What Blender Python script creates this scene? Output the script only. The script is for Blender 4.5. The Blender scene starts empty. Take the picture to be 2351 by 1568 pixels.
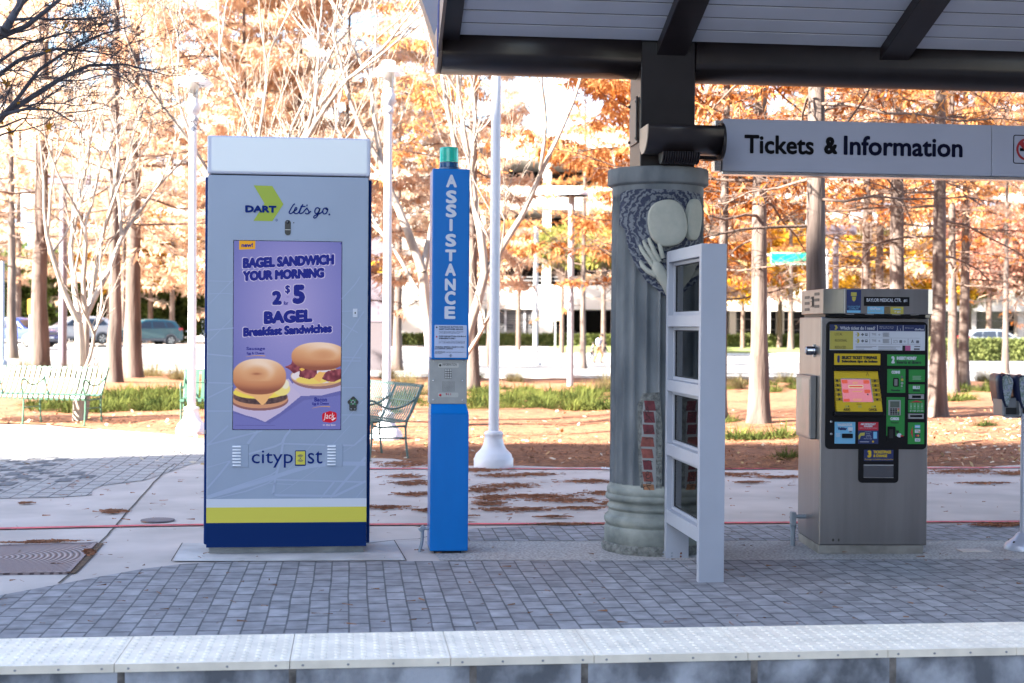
import bpy, bmesh, math, random
import numpy as np
from mathutils import Vector, Matrix
S = bpy.context.scene
COL = S.collection
R = math.radians
sin, cos, pi = math.sin, math.cos, math.pi

# ---------------------------------------------------------------- camera
HEYE, YAW, ROLL, F = 1.48, R(6.4), .0075, 3265.0      # eye height, turn towards the right, roll, focal length (in 1/2351 of the width)
CX, CY, HORIZON = 1175.5, 784.0, 750.0
PITCH = math.atan((CY - HORIZON) / F)
FWD = Vector((sin(YAW) * cos(PITCH), cos(YAW) * cos(PITCH), -sin(PITCH)))
_r0 = Vector((cos(YAW), -sin(YAW), 0.0)); _u0 = _r0.cross(FWD)
RIGHT = _r0 * cos(ROLL) + _u0 * sin(ROLL); UP = _u0 * cos(ROLL) - _r0 * sin(ROLL)
EYE = Vector((0, 0, HEYE))
cd = bpy.data.cameras.new("camera"); cam = bpy.data.objects.new("camera", cd); COL.objects.link(cam)
cam.matrix_world = Matrix(((RIGHT.x, UP.x, -FWD.x, 0), (RIGHT.y, UP.y, -FWD.y, 0), (RIGHT.z, UP.z, -FWD.z, HEYE), (0, 0, 0, 1)))
cd.sensor_width = 36.0; cd.lens = 36.0 * F / 2351.0; cd.clip_start = .1; cd.clip_end = 3000
cd.dof.use_dof = True; cd.dof.focus_distance = 9.3; cd.dof.aperture_fstop = 3.2
S.camera = cam

# ---------------------------------------------------------------- world, sun, exposure
SUN_DIR = Vector((-.789, -.312, .53)).normalized()     # towards the sun: behind the camera, to the left
SUN_EL = math.asin(SUN_DIR.z); SUN_AZ = math.atan2(SUN_DIR.x, SUN_DIR.y)
W = bpy.data.worlds.new("World"); S.world = W; W.use_nodes = True
wn, wl = W.node_tree.nodes, W.node_tree.links
for n in list(wn): wn.remove(n)
sky = wn.new("ShaderNodeTexSky"); sky.sky_type = 'NISHITA'; sky.sun_disc = False
sky.sun_elevation = SUN_EL; sky.sun_rotation = SUN_AZ
sky.air_density = 1.0; sky.dust_density = 1.0; sky.ozone_density = 1.0
bg = wn.new("ShaderNodeBackground"); bg.inputs[1].default_value = .055
wo = wn.new("ShaderNodeOutputWorld")
wl.new(sky.outputs[0], bg.inputs[0]); wl.new(bg.outputs[0], wo.inputs[0])
sd = bpy.data.lights.new("sun", 'SUN'); sd.energy = 4.1; sd.angle = R(.55); sd.color = (1.0, .93, .82)
sun = bpy.data.objects.new("sun", sd); COL.objects.link(sun)
sun.rotation_euler = (-SUN_DIR).to_track_quat('-Z', 'Y').to_euler(); sun.location = (-20, -10, 30)
S.view_settings.view_transform = 'Standard'; S.view_settings.look = 'None'
EXPO = 3.5; GAIN = 2 ** EXPO
S.view_settings.exposure = EXPO; S.view_settings.gamma = 1.0; S.view_settings.use_curve_mapping = False
S.render.engine = 'CYCLES'
S.cycles.use_denoising = True
S.cycles.max_bounces = 6; S.cycles.transparent_max_bounces = 12
S.cycles.caustics_reflective = False; S.cycles.caustics_refractive = False

# ---------------------------------------------------------------- where a point of the photograph lies in the place
def ray(px, py): return FWD + RIGHT * ((px - CX) / F) + UP * ((CY - py) / F)
def G(px, py, z=0.0):                                  # on the level z
    d = ray(px, py); return EYE + d * ((z - HEYE) / d.z)
def AT(px, py, Y):                                     # on the plane parallel to the platform at Y
    d = ray(px, py); return EYE + d * (Y / d.y)
def DP(px, py, d): return EYE + ray(px, py) * d        # at distance d along the view
def smooth(t): t = max(0., min(1., t)); return t * t * (3 - 2 * t)
def terr(x, y):
    cx = x * cos(YAW) - y * sin(YAW); d = x * sin(YAW) + y * cos(YAW)
    return (-.55 * smooth((d - 30) / 38) + .6 * smooth((d - 88) / 14)) * smooth((cx + 10) / 10) + .05 * smooth((d - 70) / 30)
def GT(px, py):
    d = ray(px, py); a, b = 3., 3.
    while b < 400:
        b *= 1.04; p = EYE + d * b
        if p.z < terr(p.x, p.y): break
        a = b
    for _ in range(30):
        m = (a + b) / 2; p = EYE + d * m
        if p.z < terr(p.x, p.y): b = m
        else: a = m
    return EYE + d * b

# ---------------------------------------------------------------- mesh collecting
class MB:
    def __init__(s): s.v = []; s.f = []; s.m = []; s.sm = []; s.cur = 0; s.T = None
    def add(s, vs, fs, smooth=False):
        b = len(s.v)
        if s.T is not None: vs = [tuple(s.T @ Vector(p)) for p in vs]
        s.v.extend(tuple(p) for p in vs)
        for f in fs: s.f.append(tuple(i + b for i in f)); s.m.append(s.cur); s.sm.append(smooth)
        return s
    def quad(s, a, b, c, d): return s.add([a, b, c, d], [(0, 1, 2, 3)])
    def box(s, x0, x1, y0, y1, z0, z1):
        if x0 > x1: x0, x1 = x1, x0
        if y0 > y1: y0, y1 = y1, y0
        if z0 > z1: z0, z1 = z1, z0
        return s.add([(x0, y0, z0), (x1, y0, z0), (x1, y1, z0), (x0, y1, z0), (x0, y0, z1), (x1, y0, z1), (x1, y1, z1), (x0, y1, z1)],
                     [(0, 3, 2, 1), (4, 5, 6, 7), (0, 1, 5, 4), (1, 2, 6, 5), (2, 3, 7, 6), (3, 0, 4, 7)])
    def prism(s, poly, axis, a, b, smooth=False):      # poly in the two other axes, extruded along axis a..b
        n = len(poly)
        def P(u, v, w): return {'x': (w, u, v), 'y': (u, w, v), 'z': (u, v, w)}[axis]
        vs = [P(u, v, a) for u, v in poly] + [P(u, v, b) for u, v in poly]
        s.add(vs, [tuple(range(n)), tuple(range(n, 2 * n))[::-1]])
        b0 = len(s.v) - 2 * n
        for i in range(n):
            j = (i + 1) % n
            s.f.append((b0 + i, b0 + j, b0 + j + n, b0 + i + n)[::-1]); s.m.append(s.cur); s.sm.append(smooth)
        return s
    def tube(s, pts, rad, n=8, cap=True, smooth=True):
        pts = [Vector(p) for p in pts]
        if not hasattr(rad, '__len__'): rad = [rad] * len(pts)
        vs = []; fs = []; u = None
        for i, p in enumerate(pts):
            t = (pts[min(i + 1, len(pts) - 1)] - pts[max(i - 1, 0)])
            t = t.normalized() if t.length > 1e-9 else Vector((0, 0, 1))
            if u is None: u = t.orthogonal().normalized()
            else:
                u = u - t * u.dot(t); u = u.normalized() if u.length > 1e-6 else t.orthogonal().normalized()
            w = t.cross(u)
            for k in range(n):
                a = 2 * pi * k / n; vs.append(p + (u * cos(a) + w * sin(a)) * rad[i])
        for i in range(len(pts) - 1):
            for k in range(n):
                a = i * n + k; b = i * n + (k + 1) % n; fs.append((a, b, b + n, a + n))
        s.add(vs, fs, smooth)
        if cap:
            s.add(vs[:n], [tuple(range(n))[::-1]]); s.add(vs[-n:], [tuple(range(n))])
        return s
    def lathe(s, prof, c=(0, 0, 0), n=32, smooth=True, cap=True, fn=None):
        vs = []; fs = []
        for r, z in prof:
            for k in range(n):
                a = 2 * pi * k / n; rr = fn(r, z, a) if fn else r
                vs.append((c[0] + rr * cos(a), c[1] + rr * sin(a), c[2] + z))
        for i in range(len(prof) - 1):
            for k in range(n):
                a = i * n + k; b = i * n + (k + 1) % n; fs.append((a, b, b + n, a + n))
        s.add(vs, fs, smooth)
        if cap: s.add(vs[:n], [tuple(range(n))[::-1]]); s.add(vs[-n:], [tuple(range(n))])
        return s
    def ball(s, c, r, n=12, m=8):
        if not hasattr(r, '__len__'): r = (r, r, r)
        vs = []; fs = []
        for i in range(m + 1):
            th = pi * i / m
            for k in range(n):
                a = 2 * pi * k / n; vs.append((c[0] + r[0] * sin(th) * cos(a), c[1] + r[1] * sin(th) * sin(a), c[2] - r[2] * cos(th)))
        for i in range(m):
            for k in range(n):
                a = i * n + k; b = i * n + (k + 1) % n; fs.append((a, b, b + n, a + n))
        return s.add(vs, fs, True)
    def rrect(s, x0, x1, z0, z1, r, y0, y1, seg=5):    # rounded plate facing -Y
        return s.prism(rr(x0, x1, z0, z1, r, seg), 'y', y0, y1)
    def text(s, body, x0, x1, z0, z1, y, bold=0., shear=0., slope=0., depth=0., font=None, space=1.0, lsp=1.0, spacing_line=1.0):
        vs, fs = text_mesh(body, 0., shear, font, space, lsp)
        if not len(vs): return s
        mn = vs.min(0); mx = vs.max(0)
        w, h = mx[0] - mn[0], mx[1] - mn[1]
        bold = max(0., bold)
        if x1 is None: x1 = x0 + (z1 - z0) * w / h
        sx = (x1 - x0) / max(w, 1e-6); sz = (z1 - z0) / max(h, 1e-6)
        b = bold * 1.5 * min(1.0, h / .72) * sz       # heavier weight: the outline stamped round a small circle
        b = min(b, .09 * (z1 - z0))
        st = [(0, 0)] if b <= 0 else [(b * cos(k * pi / 4), b * sin(k * pi / 4)) for k in range(8)] + [(0, 0)]
        sx = (x1 - x0 - 2 * b) / max(w, 1e-6); sz = (z1 - z0 - 2 * b) / max(h, 1e-6)
        for i, (dx, dz) in enumerate(st):
            out = []
            for p in vs:
                X = x0 + b + dx + (p[0] - mn[0]) * sx
                out.append((X, y - i * .00012, z0 + b + dz + (p[1] - mn[1]) * sz + slope * (X - x0)))
            s.add(out, fs)
        return s
    def build(s, name, mats, parent=None, bevel=0., seg=2, loc=None, fix=False):
        me = bpy.data.meshes.new(name)
        me.from_pydata(s.v, [], s.f)
        if not isinstance(mats, (list, tuple)): mats = [mats]
        for m in mats: me.materials.append(m)
        me.polygons.foreach_set('material_index', s.m)
        me.polygons.foreach_set('use_smooth', s.sm)
        if fix or bevel:
            bm = bmesh.new(); bm.from_mesh(me); bmesh.ops.recalc_face_normals(bm, faces=bm.faces); bm.to_mesh(me); bm.free()
        me.update()
        o = bpy.data.objects.new(name, me); COL.objects.link(o)
        if parent is not None: o.parent = parent
        if loc is not None: o.location = loc
        if bevel:
            md = o.modifiers.new('bevel', 'BEVEL'); md.width = bevel; md.segments = seg; md.limit_method = 'ANGLE'; md.angle_limit = R(40)
        return o

def rr(x0, x1, z0, z1, r, seg=5):
    out = []
    for cx, cz, a0 in ((x1 - r, z1 - r, 0), (x0 + r, z1 - r, 90), (x0 + r, z0 + r, 180), (x1 - r, z0 + r, 270)):
        for k in range(seg + 1):
            a = R(a0 + 90 * k / seg); out.append((cx + r * cos(a), cz + r * sin(a)))
    return out

FONT = None
_tc = {}
def text_mesh(body, bold=0., shear=0., font=None, space=1.0, lsp=1.0):
    key = (body, bold, shear, space, lsp)
    if key in _tc: return _tc[key]
    cu = bpy.data.curves.new('lettering', 'FONT'); cu.body = body; cu.size = 1.0
    if FONT: cu.font = FONT
    cu.offset = bold; cu.shear = shear; cu.space_character = space; cu.space_line = lsp; cu.resolution_u = 3; cu.fill_mode = 'FRONT'
    ob = bpy.data.objects.new('lettering', cu)
    me = ob.to_mesh()
    vs = np.array([v.co[:] for v in me.vertices]) if len(me.vertices) else np.zeros((0, 3))
    fs = [tuple(p.vertices) for p in me.polygons]
    # text lies in xy facing +z; on a plate facing -Y it keeps its winding
    ob.to_mesh_clear(); bpy.data.objects.remove(ob); bpy.data.curves.remove(cu)
    _tc[key] = (vs, fs)
    return _tc[key]

def thing(name, label, cat, loc=(0, 0, 0), rz=0., group=None):
    o = bpy.data.objects.new(name, None); COL.objects.link(o); o.empty_display_size = .2
    o.location = loc; o.rotation_euler = (0, 0, rz); tag(o, label, cat, group); return o
def tag(o, label, cat, group=None, kind=None):
    o['label'] = label; o['category'] = cat
    if group: o['group'] = group
    if kind: o['kind'] = kind
    return o
def struct(o): o['kind'] = 'structure'; return o
def stuff(o, label, cat): return tag(o, label, cat, None, 'stuff')
def copy_tree(o, parent=None):
    c = o.copy(); COL.objects.link(c)
    if parent is not None: c.parent = parent
    for ch in list(o.children): copy_tree(ch, c)
    return c

# ---------------------------------------------------------------- materials
MATS = {}
def mk(name, col, rough=.6, metal=0., var=0., scale=6., col2=None, bump=0., bscale=40., spec=.5, stretch=(1, 1, 1), emis=None, estr=0., lo=.35, hi=.65, detail=5., coat=0., trans=0.):
    if name in MATS: return MATS[name]
    m = bpy.data.materials.new(name); m.use_nodes = True; MATS[name] = m
    N, L = m.node_tree.nodes, m.node_tree.links; b = N['Principled BSDF']
    b.inputs['Roughness'].default_value = rough; b.inputs['Metallic'].default_value = metal
    b.inputs['Specular IOR Level'].default_value = spec; b.inputs['Coat Weight'].default_value = coat
    b.inputs['Base Color'].default_value = (*col, 1)
    if trans: b.inputs['Transmission Weight'].default_value = trans
    if emis: b.inputs['Emission Color'].default_value = (*emis, 1); b.inputs['Emission Strength'].default_value = estr
    if var or col2 or bump:
        tc = N.new('ShaderNodeTexCoord'); mp = N.new('ShaderNodeMapping'); mp.inputs['Scale'].default_value = stretch
        L.new(tc.outputs['Object'], mp.inputs['Vector'])
    if var or col2:
        nz = N.new('ShaderNodeTexNoise'); nz.inputs['Scale'].default_value = scale; nz.inputs['Detail'].default_value = detail
        L.new(mp.outputs[0], nz.inputs['Vector'])
        cr = N.new('ShaderNodeValToRGB')
        a = tuple(c * (1 - var) for c in col); c2 = col2 or tuple(min(1, c * (1 + var)) for c in col)
        cr.color_ramp.elements[0].position = lo; cr.color_ramp.elements[1].position = hi
        cr.color_ramp.elements[0].color = (*a, 1); cr.color_ramp.elements[1].color = (*c2, 1)
        L.new(nz.outputs[0], cr.inputs[0]); L.new(cr.outputs[0], b.inputs['Base Color'])
    if bump:
        n2 = N.new('ShaderNodeTexNoise'); n2.inputs['Scale'].default_value = bscale; n2.inputs['Detail'].default_value = 6
        L.new(mp.outputs[0], n2.inputs['Vector'])
        bp = N.new('ShaderNodeBump'); bp.inputs['Strength'].default_value = min(1, bump); bp.inputs['Distance'].default_value = .02 * bump
        L.new(n2.outputs[0], bp.inputs['Height']); L.new(bp.outputs[0], b.inputs['Normal'])
    return m
def srgb(r, g, b): return tuple(((c / 255) / 12.92 if c / 255 <= .04045 else ((c / 255 + .055) / 1.055) ** 2.4) for c in (r, g, b))

def leafmat(name, c1, c2, scale=.6, tr=.35, lo=.3, hi=.7):
    if name in MATS: return MATS[name]
    m = bpy.data.materials.new(name); m.use_nodes = True; MATS[name] = m
    N, L = m.node_tree.nodes, m.node_tree.links
    for n in list(N): N.remove(n)
    o = N.new('ShaderNodeOutputMaterial'); tc = N.new('ShaderNodeTexCoord'); oi = N.new('ShaderNodeObjectInfo')
    ad = N.new('ShaderNodeVectorMath'); ad.operation = 'ADD'; L.new(tc.outputs['Object'], ad.inputs[0]); L.new(oi.outputs['Location'], ad.inputs[1])
    nz = N.new('ShaderNodeTexNoise'); nz.inputs['Scale'].default_value = scale; nz.inputs['Detail'].default_value = 8; nz.inputs['Roughness'].default_value = .75
    L.new(ad.outputs[0], nz.inputs['Vector'])
    cr = N.new('ShaderNodeValToRGB'); e = cr.color_ramp.elements
    e[0].position = lo; e[0].color = (*c1, 1); e[1].position = hi; e[1].color = (*c2, 1)
    L.new(nz.outputs[0], cr.inputs[0])
    d = N.new('ShaderNodeBsdfDiffuse'); t = N.new('ShaderNodeBsdfTranslucent'); mx = N.new('ShaderNodeMixShader'); mx.inputs[0].default_value = tr
    L.new(cr.outputs[0], d.inputs[0]); L.new(cr.outputs[0], t.inputs[0]); L.new(d.outputs[0], mx.inputs[1]); L.new(t.outputs[0], mx.inputs[2])
    L.new(mx.outputs[0], o.inputs[0]); return m
# ================================================================ SETTING: ground
def polyG(pts, z): return [G(x, y).to_2d().to_3d() + Vector((0, 0, z)) for x, y in pts]
def sheet(name, pts, z, m):
    mb = MB(); vs = polyG(pts, z); mb.add(vs, [tuple(range(len(vs)))])
    return struct(mb.build(name, m))

# -- concrete walkway material: fine mottling, a few stains
M_conc = mk('concrete_walk', (.46, .405, .375), .9, var=.13, scale=1.6, bump=.25, bscale=90, detail=9, stretch=(1, 1, 1))
M_conc2 = mk('concrete_pad', (.44, .425, .42), .92, var=.2, scale=3., bump=.3, bscale=70, detail=9)
M_agg = mk('exposed_aggregate', (.36, .34, .33), .95, var=.35, scale=60., bump=.6, bscale=160)
def paver_mat(name, c1, c2, mort, bw, bh, along='y', mortar=.004, off=.5, bias=0., noise_var=.35, bump=.6, cross=.4):
    m = bpy.data.materials.new(name); m.use_nodes = True
    N, L = m.node_tree.nodes, m.node_tree.links; b = N['Principled BSDF']; b.inputs['Roughness'].default_value = .9
    b.inputs['Specular IOR Level'].default_value = .3
    tc = N.new('ShaderNodeTexCoord'); sp = N.new('ShaderNodeSeparateXYZ'); cb = N.new('ShaderNodeCombineXYZ')
    wob = N.new('ShaderNodeTexNoise'); wob.inputs['Scale'].default_value = 1.2; L.new(tc.outputs['Object'], wob.inputs['Vector'])
    wm = N.new('ShaderNodeVectorMath'); wm.operation = 'MULTIPLY_ADD'; wm.inputs[1].default_value = (.022, .022, 0); L.new(wob.outputs['Color'], wm.inputs[0]); L.new(tc.outputs['Object'], wm.inputs[2])
    L.new(wm.outputs[0], sp.inputs[0])
    st = N.new('ShaderNodeMath'); st.operation = 'MULTIPLY'; st.inputs[1].default_value = cross
    if along == 'y': L.new(sp.outputs[1], st.inputs[0]); L.new(st.outputs[0], cb.inputs[0]); L.new(sp.outputs[0], cb.inputs[1])
    else: L.new(sp.outputs[0], cb.inputs[0]); L.new(sp.outputs[1], cb.inputs[1])
    br = N.new('ShaderNodeTexBrick'); br.offset = off; br.squash = 1
    for k, v in (('Color1', (*c1, 1)), ('Color2', (*c2, 1)), ('Mortar', (*mort, 1)), ('Scale', 1.0), ('Mortar Size', mortar), ('Mortar Smooth', .25), ('Bias', bias), ('Brick Width', bw * cross), ('Row Height', bh)):
        br.inputs[k].default_value = v
    L.new(cb.outputs[0], br.inputs['Vector'])
    nz = N.new('ShaderNodeTexNoise'); nz.inputs['Scale'].default_value = 9; nz.inputs['Detail'].default_value = 8; L.new(tc.outputs['Object'], nz.inputs['Vector'])
    cr = N.new('ShaderNodeValToRGB'); cr.color_ramp.elements[0].position = .3; cr.color_ramp.elements[1].position = .75
    cr.color_ramp.elements[0].color = (1 - noise_var,) * 3 + (1,); cr.color_ramp.elements[1].color = (1 + noise_var * .6,) * 3 + (1,)
    L.new(nz.outputs[0], cr.inputs[0])
    mu = N.new('ShaderNodeMix'); mu.data_type = 'RGBA'; mu.blend_type = 'MULTIPLY'; mu.inputs[0].default_value = 1
    L.new(br.outputs[0], mu.inputs[6]); L.new(cr.outputs[0], mu.inputs[7])
    # pale lime bloom on a few stones
    n3 = N.new('ShaderNodeTexNoise'); n3.inputs['Scale'].default_value = 2.3; n3.inputs['Detail'].default_value = 10; n3.inputs['Roughness'].default_value = .7; L.new(tc.outputs['Object'], n3.inputs['Vector'])
    c3 = N.new('ShaderNodeValToRGB'); c3.color_ramp.elements[0].position = .62; c3.color_ramp.elements[1].position = .72; L.new(n3.outputs[0], c3.inputs[0])
    m3 = N.new('ShaderNodeMix'); m3.data_type = 'RGBA'; m3.inputs[7].default_value = (.4, .4, .42, 1)
    f3 = N.new('ShaderNodeMath'); f3.operation = 'MULTIPLY'; f3.inputs[1].default_value = .35; L.new(c3.outputs[0], f3.inputs[0]); L.new(f3.outputs[0], m3.inputs[0])
    L.new(mu.outputs[2], m3.inputs[6]); L.new(m3.outputs[2], b.inputs['Base Color'])
    inv = N.new('ShaderNodeMath'); inv.operation = 'MULTIPLY_ADD'; inv.inputs[1].default_value = -1; inv.inputs[2].default_value = 1; L.new(br.outputs['Fac'], inv.inputs[0])
    ad = N.new('ShaderNodeMath'); ad.operation = 'MULTIPLY_ADD'; ad.inputs[1].default_value = .25; L.new(nz.outputs[0], ad.inputs[0]); L.new(inv.outputs[0], ad.inputs[2])
    bp = N.new('ShaderNodeBump'); bp.inputs['Strength'].default_value = bump; bp.inputs['Distance'].default_value = .008; L.new(ad.outputs[0], bp.inputs['Height']); L.new(bp.outputs[0], b.inputs['Normal'])
    return m
M_pav = paver_mat('grey_pavers', (.325, .315, .33), (.235, .228, .242), (.12, .12, .13), .205, .103, 'y', .0052)
M_pav2 = paver_mat('grey_pavers_rear', (.31, .305, .33), (.24, .235, .25), (.11, .11, .11), .205, .103, 'y', .005)
M_pavl = paver_mat('light_pavers', (.40, .38, .365), (.35, .33, .32), (.07, .07, .08), .30, .15, 'y', .006, noise_var=.15)

YT0 = AT(1175, 1449, 1).y  # dummy, replaced below
p = G(1175, 1449.5); YREAR = p.y                        # back edge of the tactile strip
p = G(1175, 1511); YEDGE = p.y                          # platform edge
# -- ground sheet to the horizon (with the gentle fall to the street)
mb = MB(); xs = [-400, -200, -120, -80, -60] + [-45 + 3 * i for i in range(41)] + [95, 120, 200, 400]
ys = [YEDGE + .62, 8, 12, 16, 20, 24, 28] + [31 + 3 * i for i in range(30)] + [130, 160, 220, 400, 900]
vs = [(x, y, terr(x, y) - .03 * (y > 18)) for y in ys for x in xs]
n = len(xs); fs = [(j * n + i, j * n + i + 1, (j + 1) * n + i + 1, (j + 1) * n + i) for j in range(len(ys) - 1) for i in range(n - 1)]
mb.add(vs, fs, True); struct(mb.build('ground', M_conc))
# -- platform body with its stained edge face, track bed, opposite platform
M_edge = mk('stained_concrete', (.13, .135, .15), .9, var=.0, col2=(.46, .47, .51), scale=4.5, bump=.6, bscale=25, stretch=(1, 1, .8), lo=.40, hi=.62, detail=14.)
M_track = mk('ballast', (.22, .21, .2), .95, var=.5, scale=18., bump=1., bscale=30)
mb = MB(); mb.box(-30, 40, YEDGE + .006, YEDGE + .045, -.95, -.0305); struct(mb.build('platform_edge', M_edge))
mb = MB(); mb.box(-30, 40, YEDGE + .046, YEDGE + .64, -.95, -.0305); struct(mb.build('platform_bed', M_conc))
mb = MB(); mb.box(-60, 80, 1.2, YEDGE + .3, -1.3, -.94); struct(mb.build('track_bed', M_track))
mb = MB(); mb.box(-30, 40, -20, 1.25, -1.2, 0); struct(mb.build('platform', M_conc))
# grey-brown vertical joint stains on the edge face (caulked joints)
M_joint = mk('joint_caulk', (.16, .14, .125), .9, var=.5, scale=14.)
mb = MB()
for px in (-60, 280, 672, 1085, 1340, 1728, 2045, 2400):
    q = AT(px, 1545, YEDGE + .03)
    mb.box(q.x - .016, q.x + .016, YEDGE + .0045, YEDGE + .03, -.94, -.0315)
struct(mb.build('platform_edge_joints', M_joint))
# -- tactile strip: panels with truncated domes
M_tac = mk('white_tactile', (.88, .785, .65), .6, var=.10, scale=7., detail=12., bump=.1, bscale=120)
jx = sorted([AT(px, 1449.5, YREAR).x for px in (307, 677, 1017, 1320, 1646, 1943)])
jx = [jx[0] - .65 * k for k in range(6, 0, -1)] + jx + [jx[-1] + .62 * k for k in range(1, 8)]
mb = MB(); depth = YREAR - YEDGE
for a, b in zip(jx[:-1], jx[1:]):
    mb.box(a + .0016, b - .0016, YEDGE, YREAR, -.030, .006)
    nx = max(1, round((b - a) / .0585)); ny = round(depth / .0585)
    for i in range(nx):
        for j in range(ny):
            cx_, cy_ = a + (i + .5) * (b - a) / nx, YEDGE + .02 + (j + .5) * (depth - .03) / ny
            r1, r2, hz = .0155, .0085, .0038
            vs = [(cx_ + r * cos(k * pi / 4), cy_ + r * sin(k * pi / 4), .0059 + z) for r, z in ((r1, 0), (r1 * .82, hz * .7), (r2, hz)) for k in range(8)]
            fs = [(q * 8 + k, q * 8 + (k + 1) % 8, q * 8 + 8 + (k + 1) % 8, q * 8 + 8 + k) for q in range(2) for k in range(8)] + [tuple(range(16, 24))]
            mb.add(vs, fs, True)
o = struct(mb.build('tactile_paving', M_tac))
M_bolt = mk('dull_bolt', (.35, .34, .36), .5, .6)
mb = MB()
for a, b in zip(jx[:-1], jx[1:]):
    for t in (.08, .36, .64, .92):
        x = a + (b - a) * t; mb.prism([(x + .006 * cos(k * pi / 4), -.014 + .005 * sin(k * pi / 4)) for k in range(8)], 'y', YEDGE - .002, YEDGE + .01)
struct(mb.build('tactile_paving_bolts', M_bolt))
# -- pavers of the platform, strips and pads
sheet('paving', [(-900, 1448), (-600, 1400), (-300, 1385), (0, 1368), (60, 1357), (140, 1342), (240, 1323), (330, 1307), (420, 1296), (520, 1290.5), (800, 1289.5), (1400, 1288), (2351, 1285), (3600, 1275)] + [], .004, M_pav).hide_render = True
COL.objects.unlink(bpy.data.objects['paving'])
mb = MB(); pts = [G(x, y) for x, y in [(-300, 1405), (0, 1368), (60, 1357), (140, 1342), (240, 1323), (330, 1307), (420, 1296), (520, 1291), (800, 1290), (1400, 1288), (2351, 1284), (3000, 1280)]]
pts = [Vector((p.x, p.y, .004)) for p in pts]
pts = [Vector((-14, YREAR - .001, .004)), Vector((-14, pts[0].y, .004))] + pts + [Vector((20, pts[-1].y, .004)), Vector((20, YREAR - .001, .004))]
mb.add(pts, [tuple(range(len(pts)))]); struct(mb.build('paving', M_pav))
sheet('paving_strip', [(1060, 1243), (1062, 1216), (1200, 1209), (1420, 1208), (2351, 1204), (3200, 1200), (3200, 1236), (2351, 1241), (1700, 1243)], .004, M_pav2)
sheet('concrete_strip', [(1010, 1288), (975, 1244), (1062, 1243.5), (1700, 1243.5), (2351, 1241.5), (3200, 1236.5), (3200, 1279), (2351, 1284), (1400, 1287.5)], .0035, M_agg)
sheet('concrete_pad', [(397, 1291), (418, 1250), (700, 1246), (905, 1243), (930, 1289), (600, 1290.5)], .008, M_conc2)
M_red = mk('red_line_paint', (.55, .10, .12), .8, var=.3, scale=10., detail=8.)
def line(name, pts, w, z, m):
    mb = MB(); q = [G(x, y) for x, y in pts]
    for a, b in zip(q[:-1], q[1:]):
        d = (b - a).normalized(); nrm = Vector((-d.y, d.x, 0)) * w / 2
        mb.quad(*(tuple(v.to_2d()) + (z,) for v in (a - nrm, b - nrm, b + nrm, a + nrm)))
    return struct(mb.build(name, m))
line('red_line', [(-300, 1222), (0, 1215.5), (180, 1211.5), (330, 1208.5), (470, 1206.5), (845, 1206), (1400, 1203.5), (1900, 1201), (2351, 1199), (2900, 1196)], .085, .009, M_red)
line('red_line', [(760, 1077), (1090, 1077.5), (1600, 1078), (2351, 1075), (2900, 1072)], .09, .009, M_red)
# expansion joint across the walkway, and hairline joints
M_gap = mk('dark_joint', (.05, .045, .04), .95)
M_gap2 = mk('rust_joint', (.10, .06, .035), .95, var=.4, scale=20.)
def jointline(pts, w, z, m):
    mb = MB(); q = [G(x, y) for x, y in pts]
    for a, b in zip(q[:-1], q[1:]):
        d = (b - a).normalized(); nrm = Vector((-d.y, d.x, 0)) * w / 2
        mb.quad(*(tuple(v.to_2d()) + (z,) for v in (a - nrm, b - nrm, b + nrm, a + nrm)))
    return mb
rnd = random.Random(3)
jp = [(135, 1341), (163, 1317), (228, 1250), (262, 1212), (300, 1168), (345, 1118), (383, 1078), (402, 1065)]
jp2 = []
for a, b in zip(jp[:-1], jp[1:]):
    for k in range(4): jp2.append((a[0] + (b[0] - a[0]) * k / 4 + rnd.uniform(-1.5, 1.5), a[1] + (b[1] - a[1]) * k / 4))
jp2.append(jp[-1])
struct(jointline(jp2, .013, .0065, M_gap).build('walkway_joint', M_gap))
struct(jointline([(163, 1319), (200, 1282), (229, 1249)], .055, .0085, M_gap2).build('walkway_joint', M_gap2))
struct(jointline([(393, 1291), (418, 1250), (420, 1249)], .006, .0095, M_gap).build('walkway_joint', M_gap))
struct(jointline([(905, 1243), (933, 1290)], .006, .0095, M_gap).build('walkway_joint', M_gap))
struct(jointline([(385, 1080.5), (470, 1080), (960, 1078)], .012, .0065, M_gap).build('walkway_joint', M_gap))
struct(jointline([(845, 1250), (905, 1243), (960, 1240), (1060, 1216)], .012, .0098, M_gap).build('walkway_joint', M_gap))
# light pavers on the left, with the dark checker
sheet('light_paving', [(-700, 1150), (0, 1145), (120, 1143), (210, 1138), (212, 1125), (235, 1115), (330, 1104), (385, 1085), (440, 1066), (520, 1052), (640, 1030), (640, 1000), (430, 1000), (200, 985), (-100, 978), (-900, 985)], .005, M_pavl)
mb = MB(); q0 = G(0, 1110); rnd = random.Random(9)
for i in range(-16, 9):
    for j in range(-8, 9):
        a = G(100, 1100); x, y = a.x - .9 + i * .15 + (j % 2) * .15, a.y + j * .3
        if (i + 2 * j) % 4 == 0 and (x - a.x + .55) * 1.0 + (abs(y - a.y)) * .35 < .95:
            mb.quad((x + .004, y + .004, .0095), (x + .146, y + .004, .0095), (x + .146, y + .296, .0095), (x + .004, y + .296, .0095))
        if (i + 2 * j) % 4 == 2 and (x - a.x + .55) + abs(y - a.y) * .35 < .6:
            mb.quad((x + .004, y + .15, .0095), (x + .146, y + .15, .0095), (x + .146, y + .296, .0095), (x + .004, y + .296, .0095))
M_dpav = mk('dark_pavers', (.12, .125, .14), .9, var=.25, scale=20.)
struct(mb.build('dark_paving', M_dpav))
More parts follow.
